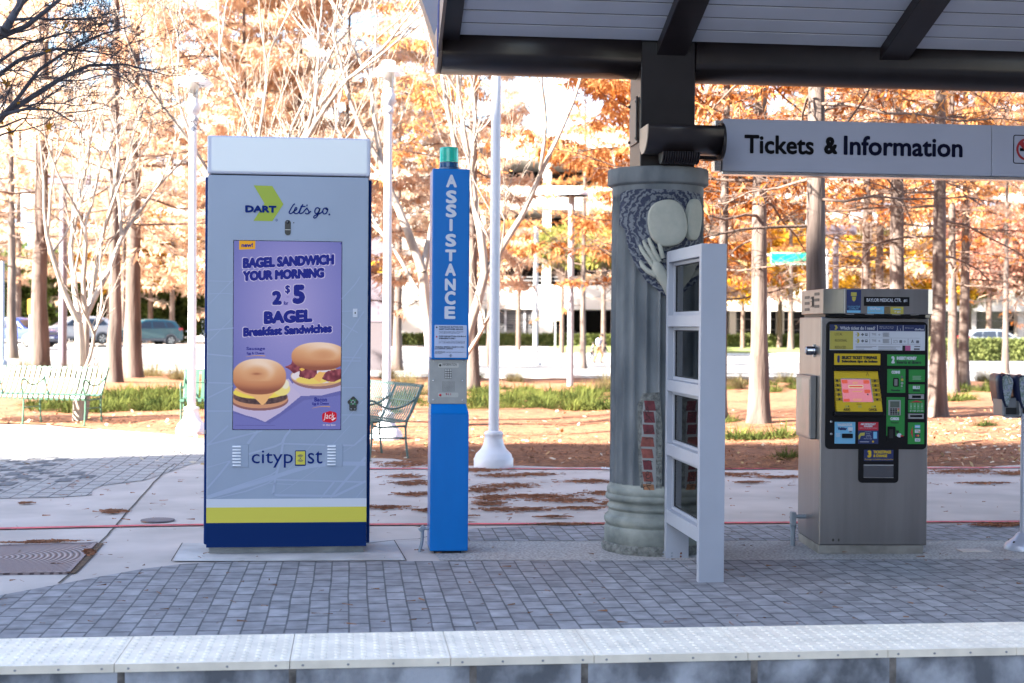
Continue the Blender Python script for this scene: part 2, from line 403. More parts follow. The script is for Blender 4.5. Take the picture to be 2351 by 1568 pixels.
# -- mulch bed of fallen needles, uneven surface
def mulch_mat():
    m = mk('needle_mulch', (.11, .042, .02), .95, col2=(.40, .17, .08), scale=9., bump=1., bscale=60, detail=12., stretch=(1, 2.2, 1), lo=.3, hi=.7)
    return m
M_mul = mulch_mat()
from mathutils import noise as mn
def fbm(x, y, s=1.): return mn.fractal(Vector((x * s, y * s, 3.1)), 1.0, 2.0, 4)
mb = MB()
near = [(-1500, 985), (-400, 975), (0, 970), (150, 975), (260, 985), (400, 1000), (520, 1012), (700, 1030), (800, 1052), (870, 1048), (960, 1060), (1000, 1066), (1060, 1070), (1200, 1068), (1330, 1073), (1500, 1085), (1660, 1083), (1850, 1080), (2000, 1078), (2200, 1072), (2351, 1068), (3600, 1050)]
nw = [G(x, y) for x, y in near]
def near_y(x):
    for a, b in zip(nw[:-1], nw[1:]):
        if a.x <= x <= b.x: return a.y + (b.y - a.y) * (x - a.x) / (b.x - a.x)
    return nw[0].y if x < nw[0].x else nw[-1].y
def far_y(x): return 46 + 2.5 * sin(x * .13)
xs = [-45 + .45 * i for i in range(210)]
ts = [0, .004, .01, .018, .028, .04, .055, .07, .09, .11, .14, .17, .2, .25, .3, .36, .44, .53, .64, .76, .9, 1]
vs = []
for t in ts:
    for x in xs:
        ny = near_y(x) + .35 * fbm(x, 0, 2.1) + .12 * fbm(x, 5, 9.)
        y = ny + (far_y(x) - ny) * t
        z = terr(x, y) + (-.01 if t == 0 else .012 + .03 * min(1, t * 20) + .05 * fbm(x, y, .8) * min(1, t * 25))
        if t == 1: z = terr(x, y) - .05
        vs.append((x, y, z))
n = len(xs); mb.add(vs, [(j * n + i, j * n + i + 1, (j + 1) * n + i + 1, (j + 1) * n + i) for j in range(len(ts) - 1) for i in range(n - 1)], True)
struct(mb.build('mulch_bed', M_mul))
# -- street and far car park beyond the bed, lawn strips
M_street = mk('pale_street', (.20, .195, .195), .9, var=.12, scale=.7, bump=.2, bscale=40)
def tsheet(name, x0, x1, y0, y1, dz, m, st=3.0, fy=None):
    mb = MB(); nx = max(2, int((x1 - x0) / st)); ny = max(2, int((y1 - y0) / st)); vs = []
    for j in range(ny + 1):
        for i in range(nx + 1):
            x = x0 + (x1 - x0) * i / nx; y = y0 + (y1 - y0) * j / ny
            vs.append((x, y, terr(x, y) + dz))
    mb.add(vs, [(j * (nx + 1) + i, j * (nx + 1) + i + 1, (j + 1) * (nx + 1) + i + 1, (j + 1) * (nx + 1) + i) for j in range(ny) for i in range(nx)], True)
    return struct(mb.build(name, m))
tsheet('street', -90, 110, 43, 96, -.012, M_street)
M_lawn = mk('lawn', (.16, .20, .06), .95, var=.35, scale=4., bump=.5, bscale=40)
tsheet('lawn', 14, 110, 92, 103, .03, M_lawn)
M_kerb = mk('kerb_stone', (.55, .54, .52), .9, var=.1, scale=3.)
mb = MB()
for x in range(-88, 108, 2):
    z = terr(x, 91.6); mb.box(x, x + 1.995, 91.4, 91.7, z - .1, z + .13)
    z = terr(x, 44.5); mb.box(x, x + 1.995, 47.0, 47.2, terr(x, 47) - .1, terr(x, 47) + .1)
struct(mb.build('kerb', M_kerb))
# ================================================================ LARGE STRUCTURES
def facade_mat(name, wall, glass, fx, fz):
    m = bpy.data.materials.new(name); m.use_nodes = True
    N, L = m.node_tree.nodes, m.node_tree.links; b = N['Principled BSDF']; b.inputs['Roughness'].default_value = .6
    b.inputs['Base Color'].default_value = (*wall, 1); return m
M_pale = mk('pale_panel', (.5, .48, .45), .8, var=.1, scale=.4)
M_dglass = mk('dark_glass', (.02, .025, .03), .1, spec=.6)
# unseen tall block added left of the station to throw the shade over the platform
t = thing('shade_block', 'tall pale block added left of the platform outside the picture to cast shade', 'building', (-50, -16, 0))
mb = MB(); mb.box(-26, 24, -14, 16.4, -1.2, 26.2); mb.box(7.3, 23.9, -8, 16.38, 26.2, 28.5); mb.build('wall', M_pale, t)
for k in range(7):
    for i in range(0, 16, 2): MB().box(-24.4 + i * 3.05, -19.2 + i * 3.05, 16.38, 16.45, 1.2 + k * 3.5, 3.4 + k * 3.5).build('window', M_dglass, t)
t = thing('sky_blocker', 'long dark block added behind the opposite platform outside the picture to hold back sky light', 'building', (29, -22, 0))  # unseen block added to keep sky light off the front faces
M_blocker = mk('sky_blocker_dark', (.10, .07, .06), .9, var=.2, scale=2.)
mb = MB(); mb.box(-27, 34, -12, 8, -1.2, 21); mb.build('wall', M_blocker, t)
for k in range(5):
    for i in range(9): MB().box(-25 + i * 6.5, -21 + i * 6.5, 7.98, 8.05, 1.2 + k * 3.9, 3.6 + k * 3.9).build('window', M_dglass, t)

# ---------------------------------------------------------------- stone column with carved shaft
M_stone = mk('carved_stone', (.10, .115, .13), .75, col2=(.21, .225, .235), scale=4.5, bump=.35, bscale=45, detail=10, stretch=(1, 1, .45), lo=.36, hi=.66)
M_stone_b = mk('base_stone', (.11, .125, .12), .75, col2=(.33, .35, .31), scale=4., bump=.4, bscale=40, detail=10, lo=.35, hi=.7)
M_mort = mk('rough_mortar', (.10, .105, .10), .95, col2=(.22, .23, .215), scale=30., bump=1., bscale=70)
cf = G(1507, 1279); CCX = AT(1508, 1000, cf.y + .30).x; CCY = cf.y + .335
PPM = 347.0
col = thing('stone_column', 'fluted grey stone column carved with a pale hand and drum heads', 'column', (CCX, CCY, 0))
def cz(y): return (1277.0 - y) / PPM
mb = MB(); mb.lathe([(.352, 0), (.356, .03), (.345, .062)], n=64, fn=lambda r, z, a: r + .012 * mn.noise(Vector((cos(a) * 9, sin(a) * 9, z * 30)))); mb.build('footing', M_mort, col)
mb = MB(); mb.lathe([(.336, .06), (.338, .065), (.338, .155), (.334, .166), (.322, .17), (.33, .178), (.339, .195), (.341, .212), (.336, .23), (.325, .24), (.313, .246), (.314, .262), (.308, .268), (.308, .275), (.316, .281), (.322, .292), (.318, .303), (.309, .307), (.306, .325), (.312, .334), (.328, .342), (.334, .358), (.330, .374), (.318, .38), (.322, .386), (.324, .41), (.318, .425), (.309, .43), (.306, .45)], n=96)
mb.build('base', M_stone_b, col)
zf0, zf1 = cz(1132), cz(458)
NF = 22
def flute(r, z, a):
    e = min(smooth((z - zf0) / .035), smooth((zf1 - z) / .05))
    u = ((a * NF / (2 * pi)) % 1.0) * 2 - 1
    g = max(0., 1 - (abs(u) / .9) ** 2)
    return r - .042 * (g ** .5) * e
mb = MB()
prof = [(.307, .445), (.307, zf0 - .02)] + [(.3065, zf0 + .045 * (k / 8)) for k in range(9)] + [(.306, zf0 + .05 + (zf1 - zf0 - .12) * k / 10) for k in range(11)] + [(.304, zf1 - .06 + .06 * k / 8) for k in range(9)] + [(.304, cz(441)), (.304, cz(437))]
mb.lathe(prof, n=NF * 12, fn=flute); mb.build('shaft', M_stone, col)
mb = MB(); mb.lathe([(.30, cz(440)), (.312, cz(439)), (.330, cz(436)), (.335, cz(434)), (.335, cz(403)), (.331, cz(400.5)), (.1, cz(400))], n=96); mb.build('capital', M_stone, col)
def cpt(ang, z, r):
    ang -= R(12.4)        # the carved side is turned towards the opposite platform
    return (r * sin(ang), -r * cos(ang), z)
def cpatch(mb, poly, r0, r1, da=.02):       # curved plate from (angle, z) outline: front skin plus rim
    n = len(poly)
    xs_ = [p[0] for p in poly]; na = max(2, int((max(xs_) - min(xs_)) / da))
    # split in vertical strips
    a0, a1 = min(xs_), max(xs_)
    def span(a):
        zs = []
        for i in range(n):
            p, q = poly[i], poly[(i + 1) % n]
            if (p[0] <= a < q[0]) or (q[0] <= a < p[0]): zs.append(p[1] + (q[1] - p[1]) * (a - p[0]) / (q[0] - p[0]))
        zs.sort(); return (zs[0], zs[-1]) if len(zs) > 1 else None
    prev = None
    for i in range(na + 1):
        a = a0 + (a1 - a0) * min(max(i / na, 1e-4), 1 - 1e-4); s_ = span(a)
        if s_ is None: prev = None; continue
        if prev:
            (pa, (l0, h0)) = prev; (l1, h1) = s_
            A, B, C, D = cpt(pa, l0, r1), cpt(a, l1, r1), cpt(a, h1, r1), cpt(pa, h0, r1)
            E, F_, G_, H = cpt(pa, l0, r0), cpt(a, l1, r0), cpt(a, h1, r0), cpt(pa, h0, r0)
            mb.add([A, B, C, D, E, F_, G_, H], [(0, 1, 2, 3), (0, 4, 5, 1), (3, 2, 6, 7)] + ([(0, 3, 7, 4)] if i <= 1 else []) + ([(1, 5, 6, 2)] if i == na else []))
        prev = (a, s_)
def Z1(zx, zy):     # zoom of the carved head -> (angle, z)
    return math.asin(max(-.98, min(.98, (zx - 508) / 400.))), cz((640 + zy / 2.24) * .5832)
def Z2(zx, zy): return math.asin(max(-.98, min(.98, (zx - 470) / 348.))), cz((1500 + zy / 1.9125) * .5832)
# carved dark ground with ripple rings
M_rel = bpy.data.materials.new('ripple_carving'); M_rel.use_nodes = True
N, L = M_rel.node_tree.nodes, M_rel.node_tree.links; b = N['Principled BSDF']; b.inputs['Roughness'].default_value = .8
tc = N.new('ShaderNodeTexCoord'); mp = N.new('ShaderNodeMapping'); mp.inputs['Location'].default_value = (.06, 0, -cz(690)); L.new(tc.outputs['Object'], mp.inputs[0])
mp.inputs['Location'].default_value = (.03, .3, -cz((640 + 590 / 2.24) * .5832))
mp.inputs['Scale'].default_value = (1, .3, 1)
wv = N.new('ShaderNodeTexWave'); wv.wave_type = 'RINGS'; wv.rings_direction = 'SPHERICAL'; wv.inputs['Scale'].default_value = 11.; wv.inputs['Distortion'].default_value = 7.; wv.inputs['Detail'].default_value = 4; wv.inputs['Detail Scale'].default_value = 3.5; L.new(mp.outputs[0], wv.inputs[0])
nz = N.new('ShaderNodeTexNoise'); nz.inputs['Scale'].default_value = 34.; nz.inputs['Detail'].default_value = 6; nz.inputs['Roughness'].default_value = .7; L.new(tc.outputs['Object'], nz.inputs[0])
ad = N.new('ShaderNodeMath'); ad.operation = 'MULTIPLY'; L.new(wv.outputs['Fac'], ad.inputs[0]); L.new(nz.outputs[0], ad.inputs[1])
cr = N.new('ShaderNodeValToRGB'); cr.color_ramp.elements[0].position = .2; cr.color_ramp.elements[1].position = .38; cr.color_ramp.elements[0].color = (.030, .038, .075, 1); cr.color_ramp.elements[1].color = (.17, .19, .22, 1)
L.new(ad.outputs[0], cr.inputs[0]); L.new(cr.outputs[0], b.inputs[0])
bp = N.new('ShaderNodeBump'); bp.inputs['Strength'].default_value = 1; bp.inputs['Distance'].default_value = .012; L.new(ad.outputs[0], bp.inputs['Height']); L.new(bp.outputs[0], b.inputs['Normal'])
mb = MB(); poly = [Z1(*p) for p in [(185, 600), (190, 330), (250, 305), (400, 300), (560, 305), (700, 310), (820, 320), (872, 330), (872, 1000), (760, 1250), (640, 1280), (500, 1160), (420, 1100), (330, 960), (260, 800), (235, 640)]]
cpatch(mb, poly, .27, .3085); mb.build('ripple_relief', M_rel, col)
M_palest = mk('pale_stone', (.44, .44, .38), .7, var=.08, scale=20., bump=.3, bscale=60, col2=(.36, .37, .32))
def oval(zc, rx, rz, tilt, turn, thick, name, off):
    a, z = Z1(*zc); mb = MB(); mb.T = Matrix.Translation(Vector(cpt(a, z, .31 + off))) @ Matrix.Rotation(turn, 4, 'Z') @ Matrix.Rotation(tilt, 4, 'Y')
    n = 40; prof = [(0, -thick * 1.08), (.6, -thick * 1.05), (.93, -thick), (1.0, -thick * .8), (1.0, thick * 1.3)]
    vs = []; fs = []
    for s_, y in prof:
        for k in range(n):
            c, s2 = cos(2 * pi * k / n), sin(2 * pi * k / n)
            e = 2.5
            vs.append((rx * s_ * math.copysign(abs(c) ** (2 / e), c), y, rz * s_ * math.copysign(abs(s2) ** (2 / e), s2)))
    for i in range(len(prof) - 1):
        for k in range(n): fs.append((i * n + k, i * n + (k + 1) % n, (i + 1) * n + (k + 1) % n, (i + 1) * n + k))
    mb.add(vs, fs, True); return mb.build(name, M_palest, col)
oval((585, 600), .122, .150, R(-9), R(-6), .035, 'drum_head', .02)
oval((795, 560), .062, .135, R(6), R(30), .03, 'drum_head', .004)
mb = MB()
def hp(zx, zy, off): a, z = Z1(zx, zy); return Vector(cpt(a, z, .31 + off))
mb.tube([hp(640, 1250, .0), hp(590, 1130, .02), hp(545, 1050, .03), hp(510, 985, .035), hp(490, 930, .03)], [.03, .036, .042, .040, .024], 14)
for pts, r in (([(500, 1000), (440, 900), (395, 830), (376, 795)], .014), ([(510, 960), (465, 870), (425, 800), (405, 757)], .0145), ([(525, 930), (490, 850), (462, 780), (445, 738)], .0145), ([(550, 900), (535, 830), (522, 770), (512, 730)], .0135), ([(500, 1050), (440, 1010), (400, 965), (382, 932)], .015)):
    q = [hp(x, y, .05 - .012 * abs(i - 1)) for i, (x, y) in enumerate(pts)]
    mb.tube(q, [r * 1.15, r * 1.1, r, r * .7], 10); mb.ball(q[-1], r * .72, 8, 6)
mb.build('hand', M_palest, col)
# brick inset with handwriting
mb = MB(); cpatch(mb, [Z2(*p) for p in [(335, 200), (375, 120), (500, 110), (520, 400), (520, 900), (375, 905), (350, 700), (340, 420)]], .27, .3075); mb.build('mortar_bed', M_mort, col)
rnd = random.Random(5)
bricks = [(385, 470, 172, 246, 0), (378, 466, 252, 335, 0), (375, 465, 348, 420, 0), (363, 463, 440, 512, 1), (366, 458, 527, 596, 1), (378, 450, 612, 682, 0), (377, 458, 697, 770, 1), (381, 470, 788, 855, 2)]
BM = [mk('brick_dark_red', (.12, .025, .032), .85, var=.3, scale=30., bump=.4, bscale=120), mk('brick_red', (.19, .055, .045), .85, var=.25, scale=30., bump=.4, bscale=120), mk('brick_orange', (.30, .14, .07), .85, var=.25, scale=30., bump=.4, bscale=120)]
M_wm = mk('pale_mortar', (.24, .25, .25), .9)
mb = MB(); cpatch(mb, [Z2(*p) for p in [(374, 205), (386, 176), (468, 190), (474, 520), (476, 850), (385, 850), (366, 500)]], .28, .3085); mb.build('mortar', M_wm, col)
for x0, x1, y0, y1, k in bricks:
    mb = MB(); cpatch(mb, [Z2(*p) for p in [(x0 + rnd.uniform(-2, 6), y1), (x0, y0), (x1 - rnd.uniform(0, 8), y0 + 2), (x1, y1 - 1)]], .28, .3115, .03); mb.build('brick', BM[k], col)
M_ink = mk('black_ink', (.01, .01, .012), .6)
mb = MB()
def stroke(pts, r=.0022): mb.tube([cpt(*Z2(*p), .3120) for p in pts], r, 5)
# upright scrawl running up the bricks: D a n c e
stroke([(440, 850), (388, 835), (386, 812), (405, 800), (430, 822), (440, 850)]); stroke([(440, 795), (412, 800), (405, 780), (440, 782), (440, 770)]); stroke([(440, 768), (405, 762), (405, 745), (440, 750)])
stroke([(410, 722), (400, 735), (418, 745), (438, 735), (436, 722)]); stroke([(420, 700), (420, 722), (400, 712), (410, 695), (440, 700)])
for pts in ([(385, 325), (440, 290), (400, 270), (450, 330)], [(390, 240), (405, 300), (430, 285)], [(395, 265), (440, 262)], [(382, 412), (410, 400), (440, 410), (460, 385)], [(400, 455), (430, 445), (460, 455)], [(380, 625), (420, 612), (450, 622)], [(400, 225), (420, 260), (410, 215)]): stroke(pts, .0018)
mb.build('handwriting', M_ink, col)

# ---------------------------------------------------------------- canopy: post, round beam, raking rafters, plank soffit
M_br = mk('dark_bronze_paint', (.020, .016, .018), .34, var=.15, scale=5., spec=.32)
M_br2 = mk('bronze_end_sheen', (.20, .14, .11), .45, var=.1, scale=6., spec=.5)  # lighter bronze: bright reflection on left-facing parts put into the colour
M_plank = mk('soffit_plank', (.46, .48, .56), .5, var=.06, scale=2., spec=.4)
M_gap3 = mk('soffit_gap', (.012, .012, .014), .9)
PYF = CCY - .18; PXL = AT(1470.5, 300, PYF).x; PXR = AT(1595.5, 300, PYF).x
can = thing('station_canopy', 'dark bronze station canopy with pale plank soffit over the ticket machine', 'canopy', ((PXL + PXR) / 2, CCY, 0))
ox, oy = (PXL + PXR) / 2, CCY
zt = cz(400); zbb = AT(1020, 168, CCY - .02).z; zseam = AT(1030, 97, CCY - .2).z
mb = MB(); mb.box(PXL - ox, PXR - ox, -.18, .18, zt + .001, zseam + .25); mb.build('post', M_br, can, .006)
bxl = AT(1003, 165, CCY - .1).x - ox
def beam(x0, x1, dz):
    w, h = .2, zseam - zbb
    poly = [(w, zseam + .12 + dz), (w, zseam + dz)] + [(w * cos(R(a)), zseam - h * .35 + dz + (h * .65) * -sin(R(a)) * 1) for a in range(0, 181, 12)] + [(-w, zseam + dz), (-w, zseam + .12 + dz)]
    mb = MB(); mb.prism(poly, 'x', x0, x1, True)
    return mb
beam(bxl + .03, PXL - ox - .002, 0).build('round_beam', M_br, can, fix=True)
beam(PXR - ox + .002, 10.5, -.016).build('round_beam', M_br, can, fix=True)
b_ = beam(bxl, bxl + .028, .004); b_.build('beam_end', M_br2, can, fix=True)
SL = .36; E = AT(1059, 80, CCY - .21); z00, y00 = E.z, -.21
slope_len = 2.6
def sl(y): return z00 + SL * (y00 - y)        # soffit height at local y (towards the camera it climbs)
def slab(mb, x0, x1, ya, yb, dz0, dz1):        # a sloping box between local y=ya (nearer the beam) and yb
    mb.add([(x0, ya, sl(ya) + dz0), (x1, ya, sl(ya) + dz0), (x1, yb, sl(yb) + dz0), (x0, yb, sl(yb) + dz0), (x0, ya, sl(ya) + dz1), (x1, ya, sl(ya) + dz1), (x1, yb, sl(yb) + dz1), (x0, yb, sl(yb) + dz1)],
           [(0, 1, 2, 3), (7, 6, 5, 4), (4, 5, 1, 0), (5, 6, 2, 1), (6, 7, 3, 2), (7, 4, 0, 3)])
rx = [(AT(1008, 92, CCY - .21).x - ox, AT(1055, 80, CCY - .21).x - ox)]
r1 = (AT(1511, 91, CCY - .21).x - ox, AT(1578, 94, CCY - .21).x - ox); r2 = (AT(2021, 107, CCY - .21).x - ox, AT(2086, 110, CCY - .21).x - ox)
pitch = r2[0] - r1[0]; rx += [r1, r2] + [(r2[0] + pitch * k, r2[1] + pitch * k) for k in range(1, 6)]
mb = MB()
for k in range(16):
    ya = y00 - .004 - k * .1405; yb = ya - .1225
    for (a, b) in zip(rx[:-1], rx[1:]): slab(mb, a[1] - .02, b[0] + .02, ya, yb, 0, .007)
mb.build('soffit', M_plank, can)
mb = MB(); slab(mb, bxl + .02, 10.4, y00 + .2, y00 - 2.4, .0085, .05); mb.build('roof_deck', M_gap3, can)
for i, (a, b) in enumerate(rx):
    mb = MB(); slab(mb, a, b, y00 + .18, y00 - 2.38, -.075 if i else -.03, .021); mb.build('rafter', M_br, can, .004)
mb = MB(); slab(mb, bxl, bxl + .02, y00 + .1, y00 - 2.4, -.10, .12); mb.build('gable_plate', M_br2, can)
mb = MB(); mb.box(bxl + .02, 10.4, y00 - .0, y00 + .06, zseam + .1, z00 + .02); mb.build('purlin', M_br, can)
mb = MB()
vs = [(bxl, .18, sl(y00) - .02), (10.4, .18, sl(y00) - .02), (10.4, 2.6, sl(y00) + .85), (bxl, 2.6, sl(y00) + .85)]
mb.add(vs + [(x, y, z + .08) for x, y, z in vs], [(0, 3, 2, 1), (4, 5, 6, 7), (0, 1, 5, 4), (1, 2, 6, 5), (2, 3, 7, 6), (3, 0, 4, 7)]); mb.build('rear_wing', M_br, can)
mb = MB(); mb.box(PXL - ox - .012, PXL - ox, -.12, .14, zt + .17, zt + .47); mb.build('cover_plate', M_br2, can, .003)
for y, z in ((-.11, .2), (-.11, .44), (.12, .2), (.12, .44)): mb = MB(); mb.ball((PXL - ox - .014, y, zt + z), .011, 8, 6); mb.build('bolt', M_br, can)
mb = MB(); mb.tube([(PXL - ox - .018, -.14, zt + .18), (PXL - ox - .018, -.14, zt + .47)], .007, 6); mb.build('conduit', M_br, can)
M_scr = mk('blue_marker', (.06, .07, .22), .6)
mb = MB(); 
for dy, z0, z1 in ((-.33, .03, .34), (-.27, .0, .22), (-.22, -.1, .1)):
    mb.tube([(bxl - .003, dy - .02 * k / 4, zseam + z0 + (z1 - z0) * k / 4) for k in range(5)], .006, 5)
mb.build('scrawl', M_scr, can)

# ---------------------------------------------------------------- sign hanging from the post
M_sign = mk('sign_grey', (.36, .38, .48), .38, metal=.0, var=.03, scale=2.)
M_alu = mk('bright_aluminium', (.75, .74, .73), .22, .95, var=.1, scale=5.)
M_blk = mk('sign_black', (.004, .004, .006), .6, spec=.08)
M_blk2 = mk('sign_navy_black', (.004, .005, .022), .6, spec=.08)
M_signred = mk('sign_red', (.30, .012, .02), .5)
SY = CCY - .06
a = AT(1660, 272, SY); b = AT(1660, 392, SY); c = AT(2277, 340, SY)
sg = thing('hanging_sign', 'long grey hanging sign reading Tickets & Information in black letters', 'sign', (a.x, SY, b.z))
H = a.z - b.z; ln = c.x - a.x
mb = MB(); mb.box(0, ln - .002, 0, .09, 0, H); mb.box(ln + .002, ln + 1.6, 0, .09, 0, H); mb.build('panel', M_sign, sg, .004)
mb = MB(); mb.box(-.003, ln + 1.6, .002, .115, -.022, -.0015); mb.box(-.05, -.004, .02, .11, H - .085, H - .01); mb.box(-.05, -.004, .02, .11, .0, .07); mb.build('trim', M_alu, sg, .003)
mb = MB(); mb.box(-.12, -.004, .015, .1, .075, H - .09); mb.box(PXR - a.x, -.05, .02, .09, .075, .1); mb.build('bracket', M_br, sg)
def SG(zx, zy):      # zoom of the sign -> local x, z
    q = AT((2800 + zx / 1.9098) * .5832, (420 + zy / 1.9098) * .5832, SY); return q.x - a.x, q.z - b.z
mb = MB()
def stxt(s, p0, p1, k, bold=.018):
    x0, z0 = SG(*p0); x1, z1 = SG(*p1); MB().text(s, x0, x1, min(z0, z1), max(z0, z1), -.003, bold).build('lettering', (M_blk, M_blk2)[k], sg)
x0, zb0 = SG(262, 352); 
stxt('Tickets', (247, 352), (772, 222), 0); stxt('&', (846, 358), (950, 228), 0, .03); stxt('Information', (994, 364), (1890, 236), 1)
# no-smoking roundel in a square frame, cut by the picture edge
cx0, cz0 = SG(2395, 322); fr = SG(2270, 215); fr2 = SG(2270, 432); h2 = (fr[1] - fr2[1]) / 2
mb = MB(); 
o_ = rr(fr[0], fr[0] + 2 * h2, cz0 - h2, cz0 + h2, .015); i_ = rr(fr[0] + .006, fr[0] + 2 * h2 - .006, cz0 - h2 + .006, cz0 + h2 - .006, .010)
n = len(o_); mb.add([(x, -.003, z) for x, z in o_] + [(x, -.003, z) for x, z in i_], [(k, (k + 1) % n, (k + 1) % n + n, k + n) for k in range(n)])
xc = fr[0] + h2; mb.box(xc - .05, xc + .06, -.0032, -.002, cz0 - .012, cz0 + .008)
mb.cur = 1; n = 40
ro, ri = h2 * .78, h2 * .62
mb.add([(xc + ro * cos(2 * pi * k / n), -.004, cz0 + ro * sin(2 * pi * k / n)) for k in range(n)] + [(xc + ri * cos(2 * pi * k / n), -.004, cz0 + ri * sin(2 * pi * k / n)) for k in range(n)], [(k, (k + 1) % n, (k + 1) % n + n, k + n) for k in range(n)])
d_ = ri * .72; w_ = .012; mb.quad((xc - d_ - w_, -.0045, cz0 + d_ - w_), (xc - d_ + w_, -.0045, cz0 + d_ + w_), (xc + d_ + w_, -.0045, cz0 - d_ + w_), (xc + d_ - w_, -.0045, cz0 - d_ - w_))
mb.build('no_smoking_mark', [M_blk, M_signred], sg)

# ---------------------------------------------------------------- half-round fixture on the post
FYB = PYF - .003
lx = AT(1478, 335, PYF - .14).x; rx_ = AT(1648, 335, PYF - .1).x; zt_ = AT(1560, 288, PYF - .22).z; zl_ = AT(1500, 349, PYF - .2).z
fx = thing('floodlight', 'dark bronze half-round floodlight fixed to the canopy post', 'light', (lx, FYB, zl_))
hh = zt_ - zl_
poly = [(0, hh), (-.26, hh)] + [(-.26 + .02 * (1 - cos(R(k * 9))) - 0 + .24 * (1 - cos(R(k * 9))) * .55, hh - hh * sin(R(k * 9))) for k in range(1, 11)] + [(-.06, 0), (0, .05)]
mb = MB(); mb.prism(poly, 'x', .006, rx_ - lx, True); mb.build('hood', M_br, fx, fix=True)
mb = MB(); mb.prism(poly, 'x', 0, .0055); mb.build('end_cap', mk('end_cap_sheen', (.42, .33, .25), .4, var=.06, scale=10.), fx)  # tan colour stands in for the bright reflection on this end face
mb = MB()
for k in range(16):
    x = .1 + k * .0155; mb.prism([(-.19 + .075 * cos(R(q * 30)), .0 + .075 * sin(R(q * 30))) for q in range(6, 13)], 'x', x, x + .009)
mb.build('ribs', M_br, fx)
mb = MB(); mb.prism([(-.13 + .12 * cos(R(q * 15)), hh / 2 + .12 * sin(R(q * 15))) for q in range(24)], 'x', rx_ - lx + .001, rx_ - lx + .02, True); mb.build('flange', M_br, fx, fix=True)
# ================================================================ OBJECTS ON THE PLATFORM
def letters(parent, s, x0, x1, z0, z1, y, m, bold=.018, name='lettering', **kw):
    return MB().text(s, x0, x1, z0, z1, y, bold, **kw).build(name, m, parent)
def emat(name, rgb, gain=None):              # a colour of the lit screen (sRGB as the screen shows it)
    g = gain or SCREEN_GAIN; c = srgb(*rgb)
    return mk(name, (.01, .01, .01), .25, emis=tuple(v for v in c), estr=g, spec=.08)
SCREEN_GAIN = .80 / GAIN
# ---------------------------------------------------------------- information kiosk
KP = 353.0; kg = G(657.5, 1274)
ki = thing('information_kiosk', 'tall grey and navy information kiosk with a lit bagel advert screen', 'kiosk', (kg.x, kg.y, 0))
def KX(px, py): return (px + .0085 * (py - 1262) - 657.5) / KP
def KZ(py): return (1274 - py) / KP
M_kgrey = bpy.data.materials.new('kiosk_map_grey'); M_kgrey.use_nodes = True       # grey wrap with a paler street map below
M_kg = mk('kiosk_grey', (.31, .37, .48), .34, var=.03, scale=2., spec=.45)
M_kmap = mk('kiosk_map_line', (.37, .43, .57), .34, spec=.45)
M_navy = mk('kiosk_navy', (.001, .022, .115), .45, spec=.1)
M_kwhite = mk('kiosk_white', (.62, .65, .72), .35)
M_kyel = mk('kiosk_yellow', (.66, .58, .06), .4)
M_khead = mk('kiosk_light_box', (.66, .70, .74), .35, emis=(.75, .85, .85), estr=.17 / GAIN)
M_kframe = mk('kiosk_light_box_frame', (.58, .60, .70), .35)
M_lime = mk('lime_decal', (.33, .42, .02), .4)
M_royal = mk('royal_blue_decal', (.004, .022, .16), .5, spec=.1)
M_dark = mk('dark_plastic', (.012, .012, .014), .35)
M_seam = mk('seam_black', (.008, .008, .01), .8)
xl, xr = KX(478, 1250), KX(838, 1250); HW = (xr - xl) / 2; xc = (xl + xr) / 2
bxl_, bxr_ = KX(470.5, 1250), KX(845.5, 1250)
ztop, zhead, zb = KZ(325.5), KZ(413), KZ(1256)
DEP = .42
mb = MB(); mb.box(xl + .01, xr - .015, .05, DEP - .03, 0, zb - .002); mb.build('plinth', mk('plinth_concrete', (.22, .23, .24), .95, col2=(.36, .37, .38), scale=6., bump=.5, bscale=40), ki, .004)
mb = MB(); mb.box(bxl_, bxr_, .045, DEP, zb + .012, zhead - .012); mb.build('body', M_navy, ki, .012, 3)
mb = MB(); mb.box(xl, xr, 0, .0445, zb, zhead - .004); mb.build('door', M_kg, ki, .004)
mb = MB(); mb.box(xl - .005, xr + .012, -.002, DEP - .01, zhead + .004, ztop); hd = mb.build('light_box', M_kframe, ki, .012, 3)
mb = MB(); mb.rrect(xl + .022, xr - .012, zhead + .022, ztop - .012, .012, -.004, .01); mb.build('light_panel', M_khead, hd)
mb = MB(); mb.box(xl + .02, xr - .02, .01, DEP - .03, zhead - .004, zhead + .004); mb.build('shadow_gap', M_seam, ki)
e = .0015
def band(name, y0, y1, m, d=e): MB().box(xl + .0005, xr - .0005, -d, .002, KZ(y1), KZ(y0)).build(name, m, ki)
band('white_band', 1146, 1165, M_kwhite); band('yellow_band', 1165, 1200, M_kyel); band('navy_band', 1200, 1255.5, M_navy)
